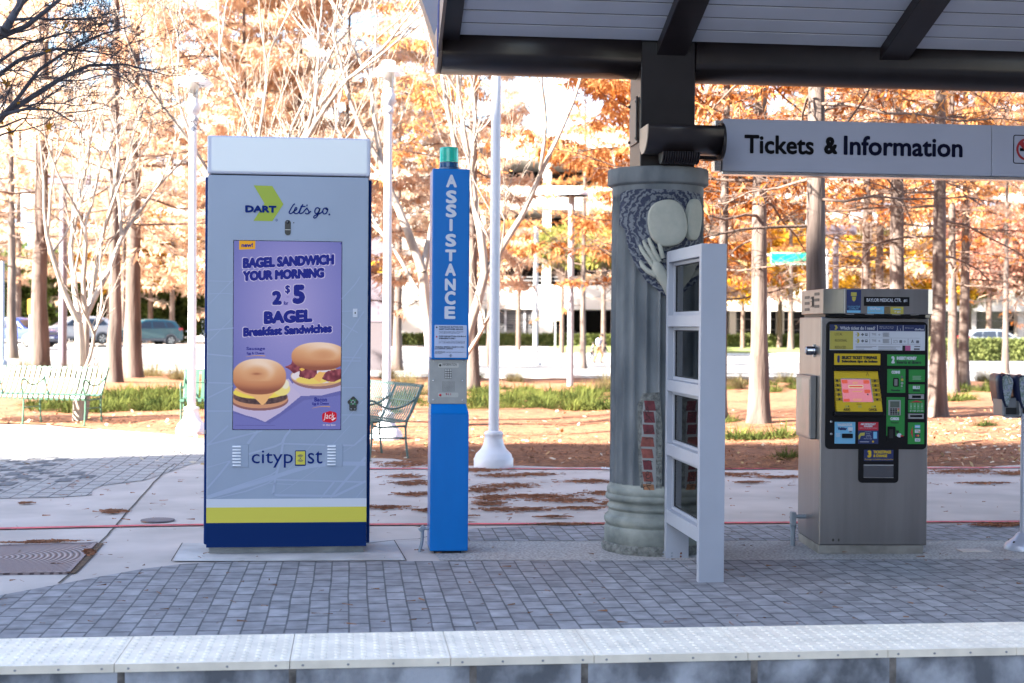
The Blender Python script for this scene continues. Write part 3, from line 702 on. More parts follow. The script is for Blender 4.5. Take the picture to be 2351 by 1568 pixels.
# street map lines of the wrap
def K2(zx, zy): px, py = (780 + zx / 2.7029) * .5832, (1680 + zy / 2.7029) * .5832; return KX(px, py), KZ(py)
def K4(zx, zy): px, py = (zx / 1.6786) * .5832, (900 + zy / 1.6786) * .5832; return KX(px, py), KZ(py)
mb = MB()
_ly = [0]
def mline(pts, w, y=-.0006):
    _ly[0] += 1; y -= .00012 * (_ly[0] % 12)
    for a, b in zip(pts[:-1], pts[1:]):
        d = Vector((b[0] - a[0], 0, b[1] - a[1])); 
        if d.length < 1e-5: continue
        nrm = Vector((-d.z, 0, d.x)).normalized() * w / 2
        A, B = Vector((a[0], y, a[1])), Vector((b[0], y, b[1]))
        # clip to the door face
        q = [A - nrm, B - nrm, B + nrm, A + nrm]
        for v in q: v.x = max(xl + .002, min(xr - .002, v.x)); v.z = max(KZ(1145.5), min(KZ(640), v.z))
        mb.quad(*q)
    if mb.v: mb.build('map_line', M_kmap, ki); mb.__init__()
for w, pts in ((.026, [(120, 770), (330, 690), (700, 580), (1000, 480), (1180, 430), (1420, 400), (1770, 405)]), (.008, [(120, 740), (500, 610), (780, 520), (850, 470), (880, 330), (905, 200), (930, 120), (985, 50)]), (.008, [(200, 770), (520, 690), (740, 610), (820, 560)]),
               (.012, [(985, 45), (930, 110), (895, 185), (820, 220), (550, 300)]), (.010, [(905, 190), (1350, 205), (1650, 210), (1770, 100)]), (.014, [(905, 195), (880, 350), (830, 540), (800, 720), (850, 735), (1450, 745), (1770, 590)]),
               (.010, [(840, 570), (1500, 590), (1765, 600)]), (.012, [(120, 660), (250, 510), (360, 370)]), (.016, [(540, 190), (600, 110), (650, 55)]), (.010, [(120, 205), (400, 130), (690, 55)]), (.010, [(130, 200), (340, 0)]),
               (.016, [(1400, 765), (1560, 580), (1700, 420), (1770, 335)]), (.012, [(1300, 770), (1440, 595)]), (.003, [(780, 770), (1000, 630), (1320, 420), (1600, 240), (1770, 130)]), (.003, [(940, 480), (1100, 320), (1350, 50)]), (.003, [(1430, 195), (1610, 0)]), (.003, [(1670, 765), (1770, 650)]), (.004, [(760, 610), (1010, 620)]), (.006, [(120, 440), (360, 370)])):
    mline([K2(*p) for p in pts], w)
for w, pts in ((.006, [(1390, 530), (1555, 360)]), (.004, [(1390, 455), (1510, 450), (1555, 455)]), (.004, [(1390, 370), (1555, 372)]), (.008, [(1390, 690), (1555, 675)]), (.005, [(1390, 770), (1560, 600)]), (.008, [(1390, 845), (1555, 860)]), (.008, [(1390, 1030), (1555, 1035)]), (.008, [(1390, 1215), (1550, 1215)]), (.008, [(1390, 1130), (1550, 1050)]),
               (.006, [(2255, 320), (2375, 320), (2345, 380), (2255, 480)]), (.005, [(2255, 560), (2375, 555)]), (.006, [(2255, 640), (2360, 700)]), (.008, [(2255, 860), (2380, 865)]), (.008, [(2255, 885), (2380, 885)]), (.008, [(2255, 985), (2390, 770)]), (.006, [(2255, 1060), (2400, 1060)]), (.006, [(2255, 1240), (2400, 1240)]), (.006, [(2255, 1300), (2390, 1150)]), (.006, [(2260, 770), (2400, 560)])):
    mline([K4(*p) for p in pts], w)
# top logo: chevron, DART, script
def K1(zx, zy): px, py = (800 + zx / 3.2662) * .5832, (520 + zy / 3.2662) * .5832; return KX(px, py), KZ(py)
def flat(parent, name, pts, m, y): return MB().add([(x, y, z) for x, z in pts], [tuple(range(len(pts)))]).build(name, m, parent)
flat(ki, 'chevron', [K1(*p) for p in [(672, 745), (905, 750), (1044, 978), (905, 1196), (668, 1194), (806, 975)]], M_lime, -.0015)
# angular DART lettering made from strokes
mb = MB()
def poly1(pts): _ly[0] += 1; mb.add([(K1(*p)[0], -.003 - .0002 * (_ly[0] % 9), K1(*p)[1]) for p in pts], [tuple(range(len(pts)))])
def stroke1(pts, w, y=-.0032):
    for a, b in zip(pts[:-1], pts[1:]):
        _ly[0] += 1; y = -.003 - .0002 * (_ly[0] % 9)
        A, B = Vector((*K1(*a), 0)), Vector((*K1(*b), 0)); d = (B - A).normalized(); nrm = Vector((-d.y, d.x, 0)) * w / 2; A -= d * w * .35; B += d * w * .35
        mb.quad(*((v.x, y, v.y) for v in (A - nrm, B - nrm, B + nrm, A + nrm)))
_d = (K1(565, 1090), K1(958, 999)); mb.text('DART', _d[0][0], _d[1][0], _d[0][1], _d[1][1], -.003, .09)
mb.build('logo_lettering', M_royal, ki)
letters(ki, '®', *[K1(943, 1198)[0], K1(976, 1198)[0], K1(943, 1198)[1], K1(943, 1164)[1]], -.003, M_royal, 0.)
# script "let's go." drawn as pen strokes
def pen(pts, w=.0072, closed=False):
    q = [Vector((*K1(*p), 0)) for p in pts]; out = []
    for i in range(len(q) - 1):        # catmull-rom
        p0, p1, p2, p3 = q[max(i - 1, 0)], q[i], q[i + 1], q[min(i + 2, len(q) - 1)]
        for k in range(5):
            t = k / 5; out.append(.5 * ((2 * p1) + (p2 - p0) * t + (2 * p0 - 5 * p1 + 4 * p2 - p3) * t * t + (3 * p1 - p0 - 3 * p2 + p3) * t ** 3))
    out.append(q[-1])
    mbp = MB(); L_, R_ = [], []
    for i, p in enumerate(out):
        d = (out[min(i + 1, len(out) - 1)] - out[max(i - 1, 0)]); d = d.normalized() if d.length > 0 else Vector((1, 0, 0)); nrm = Vector((-d.y, d.x, 0)) * w / 2
        L_.append(p + nrm); R_.append(p - nrm)
    n = len(out); mbp.add([(v.x, -.003, v.y) for v in L_ + R_], [(i, i + 1, n + i + 1, n + i) for i in range(n - 1)]); return mbp
def script(parts, w=.0078):
    mb = MB()
    for i, pts in enumerate(parts):
        m2 = pen(pts, w); mb.add([(v[0], v[1] - .0003 * i, v[2]) for v in m2.v], m2.f)
    mb.build('script_lettering', M_royal, ki)
script([[(1188, 970), (1165, 990), (1130, 1050), (1116, 1080), (1125, 1095), (1150, 1090), (1180, 1062), (1205, 1045), (1212, 1022), (1196, 1022), (1182, 1050), (1178, 1082), (1200, 1096), (1232, 1080), (1262, 1020), (1290, 975)], [(1270, 1010), (1255, 1050), (1246, 1078), (1256, 1094), (1290, 1080), (1318, 1045), (1345, 1020)], [(1258, 1003), (1322, 1003)], [(1345, 1018), (1340, 1030), (1362, 1060), (1358, 1090), (1330, 1095), (1318, 1082)], [(1358, 1090), (1390, 1062)], [(1344, 978), (1336, 1000)]])
script([[(1492, 1030), (1478, 1016), (1452, 1026), (1438, 1060), (1446, 1088), (1470, 1085), (1492, 1055), (1504, 1022), (1490, 1070), (1470, 1120), (1440, 1148), (1424, 1138), (1440, 1115), (1500, 1090), (1540, 1060)], [(1572, 1018), (1548, 1030), (1538, 1065), (1552, 1092), (1580, 1085), (1598, 1050), (1596, 1024), (1575, 1018), (1585, 1036), (1610, 1036)], [(1616, 1092), (1626, 1098), (1620, 1104), (1612, 1098)]])
# camera window
x0, z0 = K1(1060, 1372); x1, z1 = K1(1137, 1178)
mb = MB(); mb.rrect(x0, x1, z0, z1, (x1 - x0) / 2 - .0005, -.003, .004, 8); cw = mb.build('camera_window', M_dark, ki)
mb = MB(); mb.lathe([(.011, 0), (.011, .002), (.008, .003), (.001, .0045)], n=16); o = mb.build('lens', mk('lens_glass', (.03, .035, .045), .08), cw); o.rotation_euler = (R(90), 0, 0); o.location = ((x0 + x1) / 2, -.003, z1 - .014)
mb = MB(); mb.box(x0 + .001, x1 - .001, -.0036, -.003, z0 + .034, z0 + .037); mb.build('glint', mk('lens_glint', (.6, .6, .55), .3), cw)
xm, zm = K1(1173, 1212); mb = MB(); mb.lathe([(.004, 0), (.004, .001)], n=10); o = mb.build('sensor', M_dark, ki); o.rotation_euler = (R(90), 0, 0); o.location = (xm, -.0005, zm)
# screen with its advert
sx0, sx1, sz0, sz1 = KX(540.5, 775), KX(782, 775), KZ(988.5), KZ(562)
mb = MB(); mb.box(sx0 - .004, sx1 + .004, -.001, .01, sz0 - .004, sz1 + .004); mb.build('screen_bezel', M_seam, ki)
PW, PH = 210, 370
def PU(zx, zy): return sx0 + (zx - 52) / 833 * (sx1 - sx0), sz1 - (zy - 47) / 1471 * (sz1 - sz0)
gx, gy = np.meshgrid(52 + 833 * (np.arange(PW) + .5) / PW, 47 + 1471 * (np.arange(PH) + .5) / PH)
def lin(c): c = np.array(c, float) / 255; return np.where(c <= .04045, c / 12.92, ((c + .055) / 1.055) ** 2.4)
img = np.zeros((PH, PW, 3))
dd = np.clip(np.hypot((gx - 480) / 520, (gy - 560) / 800), 0, 1)[..., None]
img[:] = np.array([168, 160, 222]) * (1 - dd) + np.array([112, 116, 192]) * dd
def over(mask, c): 
    global img
    mk_ = np.clip(mask, 0, 1)[..., None]; img = img * (1 - mk_) + (np.array(c, float) if np.ndim(c) == 1 else c) * mk_
def ell(cx, cy, rx, ry, soft=.03, p=2.): return np.clip((1 - (np.abs((gx - cx) / rx) ** p + np.abs((gy - cy) / ry) ** p) ** (1 / p)) / soft, 0, 1)
def pol(pts):
    m = np.zeros(gx.shape, bool); n = len(pts)
    for i in range(n):
        (ax, ay), (bx, by) = pts[i], pts[(i + 1) % n]
        if ay == by: continue
        c = ((ay > gy) != (by > gy)) & (gx < (bx - ax) * (gy - ay) / (by - ay) + ax); m ^= c
    return m.astype(float)
nrs = np.random.RandomState(4)
def nz2(k, seed):
    r = np.random.RandomState(seed); a = r.rand(PH // k + 3, PW // k + 3)
    yy, xx = np.arange(PH) / k, np.arange(PW) / k; y0, x0 = yy.astype(int), xx.astype(int); fy, fx_ = (yy - y0)[:, None], (xx - x0)[None]
    return (a[y0][:, x0] * (1 - fy) * (1 - fx_) + a[y0][:, x0 + 1] * (1 - fy) * fx_ + a[y0 + 1][:, x0] * fy * (1 - fx_) + a[y0 + 1][:, x0 + 1] * fy * fx_)
# napkins and their shadows
over(pol([(52, 1390), (330, 1475), (600, 1290), (885, 1250), (885, 1180), (480, 1120)]) * .35, [80, 80, 150])
over(pol([(52, 1250), (52, 1372), (150, 1408), (225, 1428), (300, 1460), (420, 1385), (510, 1310), (575, 1255), (480, 1120)]), [196, 186, 226])
over(pol([(490, 1170), (580, 1256), (740, 1250), (885, 1214), (885, 1120), (560, 1130)]), [190, 182, 226])
# right-hand bagel
over(ell(715, 1120, 215, 82, .02), [150, 112, 118]); over(ell(705, 1100, 212, 80, .02), [214, 170, 130])
over(ell(690, 1100, 195, 60, .04), [232, 224, 238]); over(ell(660, 1130, 130, 34, .1), [240, 214, 110]); over(ell(830, 1120, 70, 36, .15), [235, 205, 120])
b3 = nz2(5, 3)[..., None]; bacon = np.array([96, 30, 48]) * (1 - b3) + np.array([176, 92, 104]) * b3
over(pol([(448, 1030), (500, 1005), (505, 978), (560, 1020), (700, 1050), (700, 1100), (640, 1125), (560, 1105), (565, 1060), (520, 1080), (480, 1045)]), bacon)
over(pol([(740, 1090), (780, 1060), (885, 1040), (885, 1120), (830, 1145), (780, 1140), (738, 1120)]), bacon)
over(pol([(560, 1045), (590, 1030), (606, 1050), (580, 1062)]), [240, 190, 90]); over(pol([(670, 1115), (715, 1065), (765, 1070), (720, 1150)]), [244, 190, 110])
def bun(cx, cy, rx, ry, hx, hy):
    m = ell(cx, cy, rx, ry, .03, 2.25); u = (gx - cx) / rx; v = (gy - cy) / ry
    sh = np.clip(.54 - .42 * v - .16 * u * u - .42 * np.clip(v, 0, 1) ** 2.5, 0, 1)
    ring = np.exp(-((np.hypot((gx - hx) / (rx * .52), (gy - hy) / (ry * .50)) - 1) ** 2) / .10) * (v < .25)
    hole = np.exp(-((gx - hx) / (rx * .30)) ** 2 - ((gy - hy + ry * .05) / (ry * .28)) ** 2)
    sh = np.clip(sh + .20 * ring * (.55 + .45 * np.tanh(2 * (gx - hx) / rx)) - .14 * hole + .05, 0, 1)[..., None]
    stops = np.array([[140, 78, 62], [200, 134, 96], [224, 170, 128], [246, 220, 202]], float)
    t = sh * 3; i = np.clip(t.astype(int), 0, 2)[..., 0]; f = t - i[..., None]
    over(m, stops[i] * (1 - f) + stops[i + 1] * f)
bun(715, 945, 218, 112, 745, 925)
# left-hand bagel
over(ell(255, 1290, 225, 82, .02), [140, 96, 100]); over(ell(255, 1276, 222, 78, .03), [206, 150, 118])
p3 = nz2(3, 8)[..., None]; over(ell(262, 1262, 215, 62, .05), np.array([60, 40, 46]) * (1 - p3) + np.array([116, 88, 88]) * p3)
over(ell(250, 1230, 205, 50, .06), [244, 222, 96]); over(ell(425, 1200, 70, 58, .1), [242, 226, 140]); over(ell(455, 1165, 32, 40, .2), [240, 236, 214])
over(pol([(60, 1205), (120, 1235), (205, 1262), (275, 1328), (300, 1315), (335, 1262), (385, 1215), (300, 1180), (100, 1180)]), [240, 186, 128])
bun(253, 1105, 210, 142, 235, 1075)
over(np.exp(-((gx - 232) / 34) ** 2 - ((gy - 1084) / 9) ** 2) * .7, [150, 84, 60])
img = np.clip(img, 0, 255); lc = lin(img)
xs_ = sx0 + (sx1 - sx0) * np.arange(PW + 1) / PW; zs_ = sz1 - (sz1 - sz0) * np.arange(PH + 1) / PH
vv = [(x, -.002, z) for z in zs_ for x in xs_]
me = bpy.data.meshes.new('advert_picture')
idx = lambda j, i: j * (PW + 1) + i
me.from_pydata(vv, [], [(idx(j, i), idx(j + 1, i), idx(j + 1, i + 1), idx(j, i + 1)) for j in range(PH) for i in range(PW)])
ca = me.color_attributes.new('Col', 'FLOAT_COLOR', 'CORNER')
fc = np.ones((PH * PW, 4, 4)); fc[:, :, :3] = lc.reshape(-1, 1, 3); ca.data.foreach_set('color', fc.ravel())
M_scrn = bpy.data.materials.new('lit_screen'); M_scrn.use_nodes = True
N, L = M_scrn.node_tree.nodes, M_scrn.node_tree.links; b = N['Principled BSDF']; b.inputs['Base Color'].default_value = (.02, .02, .02, 1); b.inputs['Roughness'].default_value = .25; b.inputs['Specular IOR Level'].default_value = .08
va = N.new('ShaderNodeVertexColor'); va.layer_name = 'Col'; L.new(va.outputs[0], b.inputs['Emission Color']); b.inputs['Emission Strength'].default_value = SCREEN_GAIN
me.materials.append(M_scrn); so = bpy.data.objects.new('screen', me); COL.objects.link(so); so.parent = ki
E_navy = emat('screen_navy', (12, 26, 138)); E_pale = emat('screen_pale', (202, 196, 238)); E_gold = emat('screen_gold', (228, 168, 30)); E_red = emat('screen_red', (196, 16, 44)); E_white = emat('screen_white', (235, 228, 244)); E_grey = emat('screen_grey', (96, 96, 168))
def ptxt(s, p0, p1, m, bold=.03, halo=None, slope=0., y=-.004, shear=0.):
    x0, z0 = PU(*p0); x1, z1 = PU(*p1)
    if halo:
        hx, hz = halo
        sx_ = (x1 - x0)
        MB().text(s, x0 - .005, x1 + .005, z0 - .005, z1 + .005, y + .0018, .2, slope=slope, shear=shear).build('lettering_outline', E_pale, so)
    MB().text(s, x0, x1, z0, z1, y, bold, slope=slope, shear=shear).build('lettering', m, so)
SLP = .055
ptxt('BAGEL SANDWICH', (120, 265), (828, 180), E_navy, .048, (.05, 0), SLP)
ptxt('YOUR MORNING', (120, 364), (752, 282), E_navy, .048, (.05, 0), SLP)
ptxt('2', (346, 546), (424, 434), E_navy, .048, (.05, 0), .03); ptxt('5', (505, 538), (604, 384), E_navy, .06, (.05, 0), .02)
ptxt('$', (448, 460), (488, 388), E_navy, .02, (.05, 0)); ptxt('for', (438, 545), (474, 514), E_navy, .02, None, .03); ptxt('Plus Tax', (460, 486), (482, 474), E_grey, 0.)
ptxt('BAGEL', (284, 698), (662, 594), E_navy, .062, (.06, 0), SLP); ptxt('Breakfast Sandwiches', (126, 797), (815, 722), E_navy, .048, (.05, 0), SLP)
ptxt('Sausage', (152, 906), (296, 874), E_navy, .02, None, .01); ptxt('Egg & Cheese', (156, 938), (290, 914), E_navy, .02, None, .02)
ptxt('Bacon', (680, 1300), (778, 1266), E_navy, .02, None, 0.); ptxt('Egg & Cheese', (664, 1332), (792, 1306), E_navy, .02, None, .02)
def pflat(name, pts, m, y=-.0035): return MB().add([(*PU(*p)[:1], y, PU(*p)[1]) for p in pts], [tuple(range(len(pts)))]).build(name, m, so)
def parc(name, x0, y0, x1, y1, bow, w, m):
    q = [(x0 + (x1 - x0) * k / 10, y0 + (y1 - y0) * k / 10 - bow * (1 - (k / 5 - 1) ** 2)) for k in range(11)]
    pflat(name, q + [(x, y + w * (.3 + .7 * (k / 10))) for k, (x, y) in reversed(list(enumerate(q)))], m)
parc('underline', 150, 950, 298, 942, 6, 5, E_gold); parc('underline', 662, 1352, 802, 1338, 8, 5, E_gold)
pflat('new_flag', [(92, 47), (217, 47), (216, 110), (92, 117)], E_gold); ptxt('new!', (110, 98), (198, 64), E_navy, .03, None, .02)
pflat('advert_logo', [(741, 1402), (748, 1390), (800, 1373), (845, 1383), (855, 1395), (854, 1440), (846, 1454), (805, 1466), (750, 1458), (742, 1445)], E_red)
ptxt('Jack', (752, 1448), (838, 1388), E_white, 0., None, 0., -.005, .15); pflat('logo_swash', [(812, 1440), (845, 1424), (846, 1432), (822, 1450)], E_white, -.005)
ptxt('in the box', (748, 1490), (846, 1474), E_white, 0.)
pflat('small_print', [(68, 1484), (375, 1484), (375, 1488), (68, 1488)], E_grey)
pflat('screen_corner', [(876, 54), (886, 54), (886, 64), (876, 64)], E_navy)
# lower logo and vents
def KT(s, p0, p1, bold=0.0): 
    x0, z0 = K2(*p0); x1, z1 = K2(*p1); letters(ki, s, x0, x1, z0, z1, -.0025, M_royal, bold, 'lettering')
KT('cityp', (580, 443), (1010, 262), -.004); KT('st', (1163, 402), (1318, 268), -.004)
x0, z0 = K2(1030, 425); x1, z1 = K2(1145, 262)
mb = MB(); mb.rrect(x0, x1, z0, z1, .006, -.002, .001); em = mb.build('logo_emblem', M_royal, ki)
mb = MB(); mb.box(x0 + .005, x1 - .005, -.0035, -.001, z0 + .009, z1 - .006); mb.build('logo_face', M_kyel, em)
mb = MB(); ccx, ccz = (x0 + x1) / 2, (z0 + z1) / 2
for r_ in (.010, .0155, .021):
    for s_ in (1, -1):
        a0 = [R(90 - 52 + 104 * k / 8) for k in range(9)]
        mb.add([(ccx + r_ * cos(a), -.0045, ccz + s_ * (r_ * sin(a))) for a in a0] + [(ccx + (r_ + .0026) * cos(a), -.0045, ccz + s_ * ((r_ + .0026) * sin(a))) for a in a0], [(k, k + 1, 10 + k, 9 + k) for k in range(8)])
mb.add([(ccx + .004 * cos(k * pi / 5), -.0045, ccz + .004 * sin(k * pi / 5)) for k in range(10)], [tuple(range(10))]); mb.build('wave_symbol', M_royal, em)
for (vx0, vx1, vy0, vy1) in ((360, 550, 198, 438), (1347, 1532, 195, 433)):
    x0, z0 = K2(vx0, vy1); x1, z1 = K2(vx1, vy0)
    mb = MB(); mb.rrect(x0, x1, z0, z1, .003, -.003, .0); vn = mb.build('vent', M_kg, ki, .001)
    mb = MB(); 
    for k in range(7):
        zc = z1 - .0135 - k * (z1 - z0 - .027) / 6; xa, xb = x0 + .014, x0 + .066
        mb.add([(xa, -.003, zc + .005), (xb, -.003, zc + .005), (xb + .002, -.003, zc - .005), (xa + .002, -.012, zc - .004), (xb - .001, -.012, zc - .004), (xa - .002, -.003, zc - .005)], [(0, 1, 4, 3), (3, 4, 2, 5), (1, 2, 4), (0, 3, 5)])
    mb.build('louvres', mk('louvre_metal', (.80, .82, .86), .3), vn)
# side pieces: pad with lit green marks, small plate, hinges
x0, z0 = K4(2293, 1210); x1, z1 = K4(2362, 1118)
KDI = lambda px, py: (KX(px, py), KZ(py))
def I5(zx, zy): return KDI((1300 + zx / 1.6786) * .5832, (900 + zy / 1.6786) * .5832)
mb = MB(); pts = [I5(*p) for p in [(143, 1118), (152, 1118), (180, 1150), (180, 1160), (168, 1172), (168, 1205), (163, 1211), (125, 1211), (121, 1205), (121, 1172), (110, 1160), (110, 1150)]]
mb.add([(x, -.008, z) for x, z in pts] + [(x, .001, z) for x, z in pts], [tuple(range(12))] + [(k, (k + 1) % 12, (k + 1) % 12 + 12, k + 12) for k in range(12)]); kp = mb.build('keypad', M_dark, ki)
M_gled = mk('green_led', (.02, .1, .04), .4, emis=(.05, .8, .3), estr=1.7 / GAIN)
M_key = mk('keypad_key', (.30, .33, .35), .4)
c_ = I5(145, 1155)
for k, (dx, dz) in enumerate(((0, .011), (.011, 0), (0, -.011), (-.011, 0))):
    MB().add([(c_[0] + dx + a * .0065, -.0095, c_[1] + dz + bb * .0065) for a, bb in ((-1, 0), (0, -1), (1, 0), (0, 1))], [(0, 1, 2, 3)]).build('key', M_key, kp)
for a, bb in ((1, 1), (-1, 1), (1, -1), (-1, -1)):
    mline_ = MB().add([(c_[0] + a * .0125 + u, -.0092, c_[1] + bb * .0125 + v) for u, v in ((-.004, -.0045 * a * bb - .001), (.004, .0045 * a * bb - .001), (.004, .0045 * a * bb + .001), (-.004, -.0045 * a * bb + .001))], [(0, 1, 2, 3)]).build('led_mark', M_gled, kp)
MB().box(c_[0] - .003, c_[0] + .003, -.01, -.008, c_[1] - .003, c_[1] + .003).build('key', M_dark, kp)
for zx in (133, 157):
    q = I5(zx, 1200); MB().box(q[0] - .004, q[0] + .004, -.0092, -.008, q[1] - .003, q[1] + .004).build('symbol', M_key, kp)
x0, z0 = I5(146, 598); x1, z1 = I5(176, 542)
mb = MB(); mb.box(x0, x1, -.0035, .001, z0, z1); lp_ = mb.build('socket_plate', M_kwhite, ki, .001); q = ((x0 + x1) / 2, (z0 + z1) / 2)
MB().box(q[0] - .004, q[0] + .004, -.0045, -.003, q[1] - .006, q[1] + .006).build('socket', M_dark, lp_)
for py in (775, 880, 995):
    MB().box(KX(478, py) - .012, KX(478, py) - .004, .02, .06, KZ(py) - .012, KZ(py) + .012).build('hinge', mk('hinge_metal', (.3, .3, .32), .4, .6), ki)

# ---------------------------------------------------------------- blue assistance tower
TP = 353.0; tg = G(1030.5, 1272)
tw = thing('assistance_tower', 'slim blue emergency call tower lettered ASSISTANCE with a green beacon', 'call tower', (tg.x, tg.y, 0))
def TX(px, py): return (px + .0115 * (py - 1272) - 1030.5) / TP
def TZ(py): return (1272 - py) / TP
M_blue = mk('tower_blue', (.0, .15, .50), .3, var=.09, scale=3., stretch=(1, 1, .3), spec=.25, coat=.0)
M_steel = mk('call_panel_steel', (.30, .31, .33), .38, .75, var=.06, scale=14.)
M_tlet = mk('tower_white_letters', (.60, .63, .70), .5)
TD = .30
x0, x1 = TX(986.5, 1264), TX(1074.5, 1264)
ux0, ux1 = TX(997.5, 390), TX(1083, 390)
mb = MB(); mb.box(x0, x1, 0, TD, TZ(1265.5), TZ(950)); mb.build('lower_cabinet', M_blue, tw, .008, 3)
mb = MB(); mb.box(x0 + .03, x1 - .04, .03, TD - .03, -.001, TZ(1266)); mb.build('foot', M_seam, tw)
sz_a, sz_b = TZ(950), TZ(928); w0 = .004
mb = MB(); mb.add([(x0, .0, sz_a), (x1, .0, sz_a), (x1, TD, sz_a), (x0, TD, sz_a), (x0 + .006, .05, sz_b), (x1 - .016, .05, sz_b), (x1 - .016, TD - .01, sz_b), (x0 + .006, TD - .01, sz_b)], [(0, 1, 5, 4), (1, 2, 6, 5), (2, 3, 7, 6), (3, 0, 4, 7), (4, 5, 6, 7)]); mb.build('shoulder', M_blue, tw)
px0, px1 = TX(988.5, 880), TX(1075, 880)
mb = MB(); mb.box(px0 + .004, px1 - .004, .055, TD - .012, sz_b - .001, TZ(822)); mb.build('back_box', M_blue, tw)
mb = MB(); mb.box(px0, px1, .045, .054, TZ(928.5), TZ(826)); cp = mb.build('call_panel', M_steel, tw, .002)
mb = MB(); mb.box(ux0, ux1, .0, TD, TZ(826), TZ(389.5)); uc = mb.build('upper_cabinet', M_blue, tw, .008, 3)
# beacon
bx = (TX(1016, 380) + TX(1058, 380)) / 2; rB = (TX(1058, 380) - TX(1016, 380)) / 2 * 1.07
M_lens = mk('beacon_lens', (.02, .62, .50), .12, spec=.6, trans=.35); M_lens2 = mk('beacon_base_lens', (.01, .075, .20), .15, spec=.6)
mb = MB(); mb.lathe([(rB * 1.04, 0), (rB * 1.04, .012), (rB, .014)], (0, 0, 0), 28); be = mb.build('beacon', mk('beacon_collar', (.05, .09, .16), .3), tw); be.location = (bx, TD / 2 - .06, TZ(389))
pr = [(rB * .99, .0145)]
for k in range(6): pr += [(rB * 1.01, .0155 + k * .0055), (rB * .975, .018 + k * .0055)]
MB().lathe(pr, n=28).build('beacon_skirt', M_lens2, be)
pr = []
for k in range(18): pr += [(rB * .985, .049 + k * .0050), (rB * .955, .0515 + k * .0050)]
pr += [(rB * .97, .139), (rB * .9, .1455), (rB * .3, .147)]
MB().lathe(pr, n=36, fn=lambda r, z, a: r * (1 + .012 * (1 if int(a * 36 / (2 * pi) + .5) % 2 else -1))).build('beacon_dome', M_lens, be)
# letters one below the other
rows = [(403, 432), (438.5, 469), (470.5, 501), (504, 532), (538, 568), (574, 601), (606, 634.5), (640.5, 668), (669, 700.5), (704, 733)]
for ch, (ya, yb) in zip('ASSISTANCE', rows):
    yc = (ya + yb) / 2; xm = 1040.5 - .0165 * (yc - 416); hw = 3.6 if ch == 'I' else 12.5
    letters(uc, ch, TX(xm - hw, yc), TX(xm + hw, yc), TZ(yb), TZ(ya), -.0015, M_tlet, .03)
# instruction placard
def T6(zx, zy): px, py = (1680 + zx / 4.021) * .5832, (1250 + zy / 4.021) * .5832; return TX(px, py), TZ(py)
M_plac = mk('placard_white', (.44, .50, .68), .4); M_ptx = mk('placard_text', (.01, .012, .03), .5, spec=.1); M_pred = mk('placard_red', (.55, .03, .05), .45)
x0, z0 = T6(134, 638); x1, z1 = T6(650, 123); mb = MB(); mb.rrect(x0, x1, z0, z1, .006, -.002, .001); pl = mb.build('placard', M_plac, uc)
def disc(parent, name, c, r, m, y, t=.001, n=20): return MB().prism([(c[0] + r * cos(2 * pi * k / n), c[1] + r * sin(2 * pi * k / n)) for k in range(n)], 'y', y - t, y).build(name, m, parent)
disc(pl, 'black_dot', T6(174, 160), .0052, M_ptx, -.002); disc(pl, 'red_dot', T6(172, 309), .0052, M_pred, -.002)
def tl(s, p0, p1, bold=.02, shear=.2, m=None): 
    a_, b_ = T6(*p0), T6(*p1); letters(pl, s, a_[0], b_[0], a_[1], b_[1], -.003, m or M_ptx, bold, shear=shear)
tl('PUSH BLACK BUTTON FOR', (210, 164), (588, 142)); tl('DART CUSTOMER SERVICE', (210, 200), (594, 177))
tl('PULSE EL BOTON NEGRO PARA COMUNICARSE', (208, 238), (596, 222), 0.); tl('CON EL SERVICIO AL CLIENTE DE DART', (208, 258), (540, 243), 0.)
tl('PUSH RED BUTTON FOR', (208, 312), (548, 290)); tl('9-1-1', (556, 313), (636, 289), .05); tl('EMERGENCY ONLY', (208, 346), (474, 322))
tl('PULSE EL BOTON ROJO PARA COMUNICARSE CON', (206, 388), (620, 372), 0.); tl('EL 9-1-1 UNICAMENTE EN CASO DE EMERGENCIA', (206, 412), (616, 394), 0.)
tl('WARNING: MAKING A FALSE 9-1-1 CALL', (146, 480), (606, 458), .01); tl('IS A CRIMINAL OFFENSE.', (144, 506), (428, 486), .01)
tl('ADVERTENCIA:', (142, 558), (312, 540), .01); tl('REALIZAR LLAMADAS FALSAS AL 9-1-1', (326, 558), (630, 544), 0.); tl('ES UN DELITO.', (142, 580), (258, 566), 0.)
a_ = [T6(*p) for p in [(378, 582), (402, 582), (415, 602), (400, 628), (376, 628), (392, 602)]]; flat(pl, 'chevron', a_, M_ptx, -.003)
a_ = [T6(*p) for p in [(384, 586), (400, 586), (410, 602), (398, 624), (384, 624), (398, 602)]]; flat(pl, 'chevron', a_, M_plac, -.0035); tl('DART', (366, 612), (402, 602), .02)
# call panel details
yq = .045
def prr(parent, name, p0, p1, r, m, t=.003):
    a_, b_ = T6(*p0), T6(*p1); mb = MB(); mb.rrect(a_[0], b_[0], a_[1], b_[1], r, yq - t, yq); return mb.build(name, m, parent)
M_st2 = mk('brushed_plate', (.40, .41, .43), .35, .8); M_redb = mk('red_button', (.50, .01, .02), .25)
pi_ = prr(cp, 'information_plate', (200, 800), (530, 725), .0085, M_st2, .002); letters(pi_, 'INFORMATION', *[T6(270, 770)[0], T6(492, 770)[0], T6(270, 770)[1], T6(270, 728)[1]], yq - .003, M_ptx, .0)
pe_ = prr(cp, 'emergency_plate', (195, 1268), (520, 1196), .0085, M_st2, .002); letters(pe_, '911', *[T6(315, 1238)[0], T6(402, 1238)[0], T6(315, 1238)[1], T6(315, 1203)[1]], yq - .003, mk('red_print', (.35, .02, .06), .5), .02)
